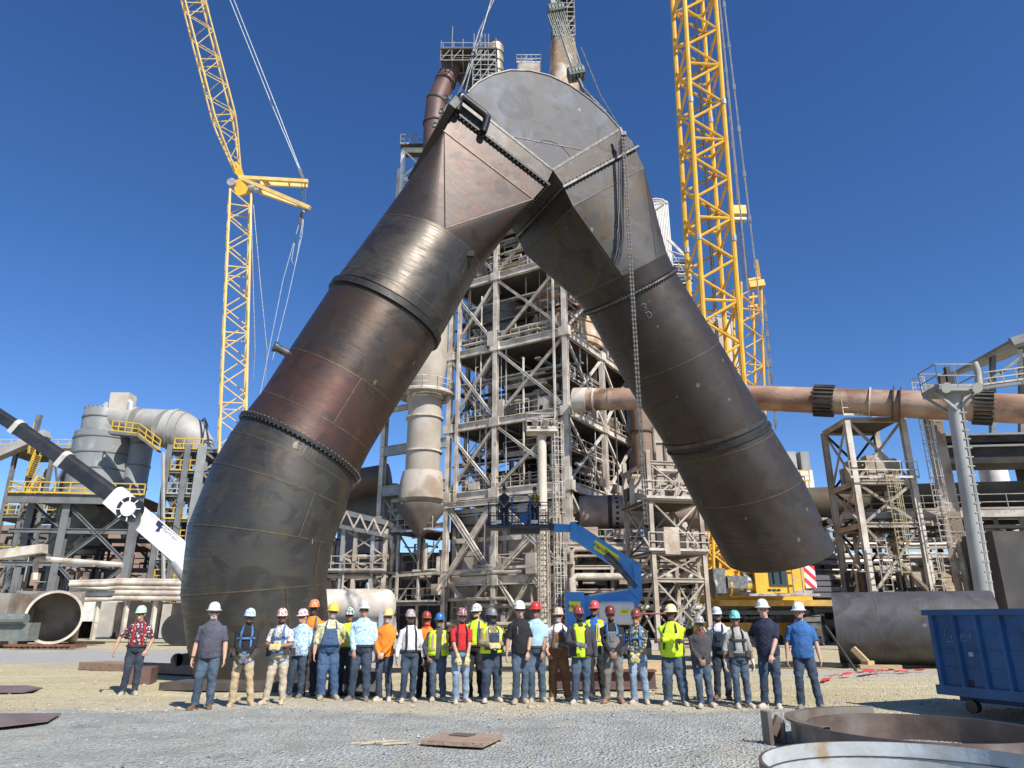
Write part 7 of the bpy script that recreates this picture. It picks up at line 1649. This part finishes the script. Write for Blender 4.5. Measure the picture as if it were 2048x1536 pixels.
# cloth kinds
hawR = cmat('tropical_red', (.10, .02, .035), (.55, .50, .48), 24, (.02, .015, .02), lo=.54, hi=.58, s3=26)
slate = cmat('slate', (.085, .085, .11)); black = cmat('black', (.014, .014, .016)); flow = cmat('flower_white', (.60, .58, .54), (.10, .12, .13), 20, (.3, .2, .12), lo=.58, hi=.62, s3=30)
ltb = cmat('light_blue_pattern', (.34, .52, .68), (.62, .72, .80), 18, (.25, .38, .5), lo=.45, hi=.6, s3=14); yelf = cmat('yellow_flower', (.60, .55, .28), (.10, .12, .10), 22, (.55, .58, .5), lo=.57, hi=.62, s3=24)
paisley = cmat('pale_blue_floral', (.42, .62, .78), (.12, .32, .52), 30, (.7, .78, .82), lo=.54, hi=.6, s3=34); oran = cmat('orange', (.85, .24, .02)); wht = cmat('white', (.68, .67, .68)); charc = cmat('charcoal', (.07, .065, .065))
hiv = cmat('hi_vis_yellow', (.62, .85, .02), (.55, .78, .02), 5, rough=.7); redc = cmat('red', (.58, .02, .025)); tanw = cmat('tan_work', (.24, .19, .13), (.17, .13, .09), 9); sky_ = cmat('sky_blue', (.36, .56, .66)); camo = cmat('camo', (.055, .06, .04), (.35, .36, .28), 22, (.02, .022, .018), lo=.52, hi=.56, s3=24)
navyc = cmat('navy', (.016, .022, .05)); polo = cmat('polo_blue', (.035, .13, .34)); dgrey = cmat('dark_heather', (.062, .058, .06)); lgrey = cmat('light_grey', (.36, .35, .32)); roy = cmat('royal_blue', (.03, .12, .45))
glv = pm('glove_tan', (.50, .42, .26), (.62, .48, .12), 12, .9); glg = pm('glove_grey', (.10, .10, .11), (.18, .18, .18), 12, .9)
Hw, Hy, Ho, Hr, Hm_, Hb, Ht, Hg, Hgr = (.80, .80, .78), (.75, .52, .04), (.62, .13, .03), (.55, .03, .03), (.16, .03, .025), (.03, .14, .36), (.05, .38, .34), (.25, .25, .24), (.30, .62, .28)
def at_(fx, fy, hx, hy_, **k):
    """feet seen at (fx, fy); the hat top at row hy_"""
    g_ = G(fx, fy); z_ = gz(g_.x, g_.y); Htot = P(hx, hy_, g_.y).z - z_
    Htot = max(1.62, min(2.02, Htot)); rz = math.atan2(-g_.x, g_.y)*.6 + k.pop('turn', 0)
    rnP = random.Random(int(fx)); rz += rnP.uniform(-.28, .28); k.setdefault('legs', (rnP.uniform(-.13, .04), rnP.uniform(-.04, .06))); k.setdefault('head', rnP.uniform(-26, 26)); k['sway'] = rnP.choice((-1, 1))*rnP.uniform(.015, .055)
    person(x=g_.x, y=g_.y, z0=z_, Htot=Htot, rz=rz, **k)
W9 = (.05, .05, .06); BS = (.07, .20, .42)
at_(256, 1386, 275, 1211, label='man in a red tropical shirt with red suspenders, standing alone at the far left', skin='t', hat=Hgr, hat2=(.75, .78, .7), shirt=hawR, sleeve='short', tuck=True, pants='j4', arms=('out', 'pocket'), gear=('suspenders',), strap=(.45, .02, .03), boots=(.42, .38, .3), turn=.2)
at_(403, 1416, 437, 1204, label='white bearded man in a slate polo shirt and jeans, white hard hat', skin='p', hat=Hw, brim='full', shirt=slate, sleeve='short', tuck=False, pants='j1', arms=('down', 'down'), gear=('collar',), beard=(.42, .40, .37), g=1.06, bl=.03, boots=(.14, .08, .05), watch=-1)
at_(482, 1410, 516, 1216, label='man in a black long sleeve with blue harness and khaki trousers', skin='b', hat=Hw, hat2=(.2, .4, .6), shirt=black, pants='kh', arms=('front', 'front'), gear=('harness',), strap=BS, gloves=glg, boots=(.44, .33, .2), beard=(.02, .015, .012), stance=.17, turn=.1)
at_(546, 1407, 566, 1216, label='bearded man in a white flowered shirt and harness with yellow tan gloves and cream trousers', skin='b', hat=(.7, .66, .6), hat2=(.5, .1, .05), shirt=flow, sleeve='short', pants='cr', arms=('chest', 'chest'), gear=('harness',), strap=BS, gloves=glv, beard=(.03, .02, .015), boots=(.5, .42, .3), stance=.15, g=1.04)
at_(590, 1394, 601, 1217, label='stout smiling man in an untucked light blue pattern shirt with speckled hat', skin='t', hat=(.7, .68, .66), hat2=(.45, .1, .1), shirt=ltb, sleeve='roll', tuck=False, pants='j2', arms=('hip', 'down'), g=1.12, bl=.05, boots=(.16, .15, .14), turn=-.3)
at_(614, 1390, 621, 1197, label='tall man in orange behind, wearing an orange hard hat and harness', skin='d', hat=Ho, hat2=(.7, .35, .2), shirt=oran, sleeve='short', pants='j4', arms=('down', 'down'), gear=('harness',), strap=(.10, .12, .18), boots=(.05, .05, .05))
at_(655, 1396, 670, 1206, label='man in blue bib overalls over a yellow flowered shirt, yellow hard hat', skin='p', hat=Hy, hat2=(.8, .65, .1), shirt=yelf, sleeve='roll', pants='ov', arms=('down', 'back'), gear=('bib', 'baggy'), g=1.16, bl=.04, beard=(.36, .33, .30), boots=(.35, .3, .22), stance=.13)
at_(690, 1390, 694, 1214, label='bearded man with a speckled hat half hidden behind the paisley shirt', skin='r', hat=(.62, .64, .55), hat2=(.05, .12, .1), shirt=hiv, sleeve='long', pants='j4', arms=('down', 'down'), beard=(.22, .09, .05), boots=(.05, .05, .05))
at_(716, 1398, 728, 1201, label='big man in a pale blue floral shirt with white full brim hat', skin='t', hat=Hw, hat2=(.4, .4, .4), brim='full', shirt=paisley, sleeve='long', pants='j2', arms=('low', 'down'), gear=('collar',), g=1.14, bl=.04, boots=(.18, .16, .14), stance=.15)
at_(769, 1398, 781, 1216, label='slim older man in a plain orange long sleeve shirt, yellow full brim hat', skin='p', hat=(.7, .5, .12), hat2=(.6, .55, .3), brim='full', shirt=oran, tuck=False, pants='j2', arms=('front', 'front'), g=.97, beard=(.40, .36, .33), boots=(.55, .47, .35))
at_(813, 1401, 830, 1218, label='man in a white long sleeve shirt with black suspenders', skin='b', hat=(.28, .2, .19), hat2=(.5, .45, .42), shirt=wht, pants='j2', arms=('down', 'down'), gear=('suspenders',), strap=(.02, .02, .02), boots=(.5, .42, .3), beard=(.05, .03, .02), g=.98)
at_(847, 1392, 857, 1222, label='man with orange hood and rust hard hat peering out behind the vest', skin='b', hat=(.30, .06, .03), shirt=oran, pants='bk', arms=('down', 'down'), hood=cmat('orange_hood', (.55, .10, .03)), boots=(.06, .05, .05))
at_(876, 1400, 883, 1225, label='short man in a yellow safety vest over charcoal hoodie, blue hard hat', skin='b', hat=Hb, brim='full', shirt=charc, tuck=False, pants='j1', arms=('pocket', 'back'), gear=('vest',), und=hiv, g=1.1, bl=.05, boots=(.48, .42, .32), beard=(.2, .16, .13))
at_(921, 1404, 936, 1215, label='man in a red T shirt over yellow sleeves with yellow gloves and faded jeans', skin='t', hat=(.2, .05, .06), hat2=(.4, .3, .3), shirt=redc, sleeve='short', pants='j3', arms=('low', 'low'), gear=('suspenders',), strap=(.02, .02, .025), gloves=glv, beard=(.05, .03, .02), boots=(.5, .43, .33), g=1.02)
at_(952, 1392, 958, 1207, label='man in white hard hat behind, between the red shirt and grey hard hat', skin='p', hat=Hw, hat2=(.3, .3, .3), shirt=hiv, pants='bk', arms=('down', 'down'), beard=(.04, .03, .025), boots=(.06, .05, .05), gear=('suspenders',), strap=(.04, .1, .2))
at_(981, 1404, 985, 1215, label='broad man in denim overalls and vest with folded yellow gloves, grey hard hat', skin='d', hat=(.25, .25, .24), shirt=tanw, pants='j2', arms=('chest', 'chest'), gear=('bib', 'vest', 'baggy'), und=hiv, gloves=glv, g=1.18, bl=.03, hood=cmat('dark_hood', (.03, .03, .035)), boots=(.5, .44, .36), stance=.14)
at_(1038, 1406, 1036, 1201, label='tall slim man in a black T shirt and jeans, white hard hat, a watch', skin='t', hat=Hw, shirt=black, sleeve='short', tuck=False, pants='j1', arms=('down', 'low'), watch=1, gear=('logo',), boots=(.4, .33, .24), turn=.35, stance=.08, g=.98)
at_(1074, 1405, 1071, 1203, label='smiling man in a light blue button shirt with a red full brim hat', skin='b', hat=Hr, brim='full', shirt=sky_, sleeve='short', pants='j1', arms=('back', 'low'), gear=('collar',), watch=1, boots=(.38, .34, .26), g=1.05, bl=.03)
at_(1121, 1402, 1116, 1214, label='red bearded man in brown bib overalls over a white T shirt, tan hat', skin='r', hat=(.45, .30, .2), hat2=(.6, .5, .4), brim='full', shirt=wht, sleeve='short', pants='br', arms=('pocket', 'chest'), gear=('bib', 'baggy'), gloves=glg, beard=(.42, .05, .03), boots=(.42, .32, .2), stance=.16, g=1.05)
at_(1160, 1408, 1155, 1211, label='man in an open dark jacket over a bright yellow shirt, maroon hard hat', skin='d', hat=Hm_, hat2=(.4, .08, .1), shirt=hiv, sleeve=None, tuck=False, pants='j1', arms=('chest', 'down'), gear=('jacket', 'armsleeve'), und=cmat('jacket_dark', (.05, .047, .055)), gloves=glg, hood=None, beard=(.02, .015, .012), boots=(.48, .42, .33), g=1.08)
at_(1196, 1390, 1195, 1197, label='tall man in a royal blue shirt and yellow vest behind the others, red hard hat', skin='b', hat=(.55, .06, .05), hat2=(.4, .1, .1), shirt=roy, pants='bk', arms=('down', 'down'), gear=('vest',), und=hiv, beard=(.05, .03, .02), boots=(.06, .05, .05))
at_(1226, 1406, 1222, 1211, label='black bearded man in a dark sweater with blue harness and grey trousers', skin='b', hat=Hm_, shirt=black, pants='gy', arms=('front', 'front'), gear=('harness', 'bib', 'bibstrap'), strap=BS, beard=(.012, .01, .01), boots=(.28, .16, .1), g=1.05, stance=.14)
at_(1282, 1405, 1276, 1217, label='man in a camouflage shirt with blue harness straps and tan gloves', skin='t', hat=(.2, .05, .035), shirt=camo, sleeve='long', pants='j3', arms=('front', 'front'), gear=('harness',), strap=BS, gloves=glv, glasses='red', boots=(.45, .36, .28), g=1.03)
at_(1355, 1408, 1345, 1208, label='big man in a bright yellow long sleeve with crossed arms and overalls', skin='d', hat=(.72, .55, .12), hat2=(.7, .68, .6), brim='full', shirt=hiv, tuck=False, pants='j1', arms=('cross', 'cross'), gear=('baggy', 'suspenders'), strap=(.02, .03, .05), g=1.2, bl=.03, boots=(.42, .38, .3), stance=.15, head=-25, turn=-.35)
at_(1412, 1411, 1405, 1230, label='short man in a dark grey pullover with red collar, hands clasped', skin='b', hat=(.5, .47, .42), hat2=(.25, .22, .2), brim='full', shirt=dgrey, tuck=False, pants='j1', arms=('front', 'front'), g=1.08, bl=.04, boots=(.45, .4, .32), turn=-.15, gear=('redcollar',))
at_(1447, 1398, 1427, 1213, label='man in a white T shirt and dark bib behind, one arm raised sideways', skin='b', hat=(.6, .62, .62), hat2=(.35, .4, .42), shirt=wht, sleeve='short', pants='j4', arms=('up', 'down'), gear=('bib',), beard=(.02, .015, .012), boots=(.16, .08, .05), gloves=glv)
at_(1487, 1413, 1461, 1220, label='man in a grey shirt with black tool harness and white gloves, teal hard hat', skin='b', hat=Ht, hat2=(.3, .6, .55), shirt=lgrey, sleeve='roll', pants='j1', arms=('down', 'down'), gear=('harness',), strap=(.03, .03, .03), gloves=pm('glove_white', (.62, .58, .5), (.55, .42, .15), 9, .9), boots=(.5, .44, .34), g=.98)
at_(1545, 1414, 1515, 1198, label='tall man in a navy short sleeve button shirt, white full brim hat', skin='p', hat=Hw, brim='full', shirt=navyc, sleeve='short', tuck=False, pants='j2', arms=('back', 'low'), gear=('collar',), glasses='clear', boots=(.5, .45, .36), g=1.02, turn=-.2)
at_(1622, 1416, 1596, 1204, label='man in a royal blue polo shirt at the right end of the row', skin='p', hat=Hw, brim='full', shirt=polo, sleeve='short', tuck=False, pants='j2', arms=('down', 'down'), gear=('collar',), glasses='clear', beard=(.16, .10, .07), boots=(.25, .22, .18), stance=.16)
for px, lab, sh_, hat_, gl in ((1008, 'man in dark clothes with a harness standing left in the lift basket, blue hat', cmat('dark_slate', (.05, .055, .07)), (.03, .06, .2), None), (1070, 'man in a yellow T shirt with a harness standing right in the lift basket', cmat('gold', (.60, .42, .02)), (.05, .045, .05), None)):
    q_ = P(px, 1048, BY+.45); person(label=lab, x=q_.x, y=BY+.45, z0=BF, Htot=1.86, rz=0, skin='t', hat=hat_, shirt=sh_, sleeve='short', pants='j4', arms=('front', 'front'), gear=('harness',), strap=(.03, .03, .05), boots=(.1, .08, .07))
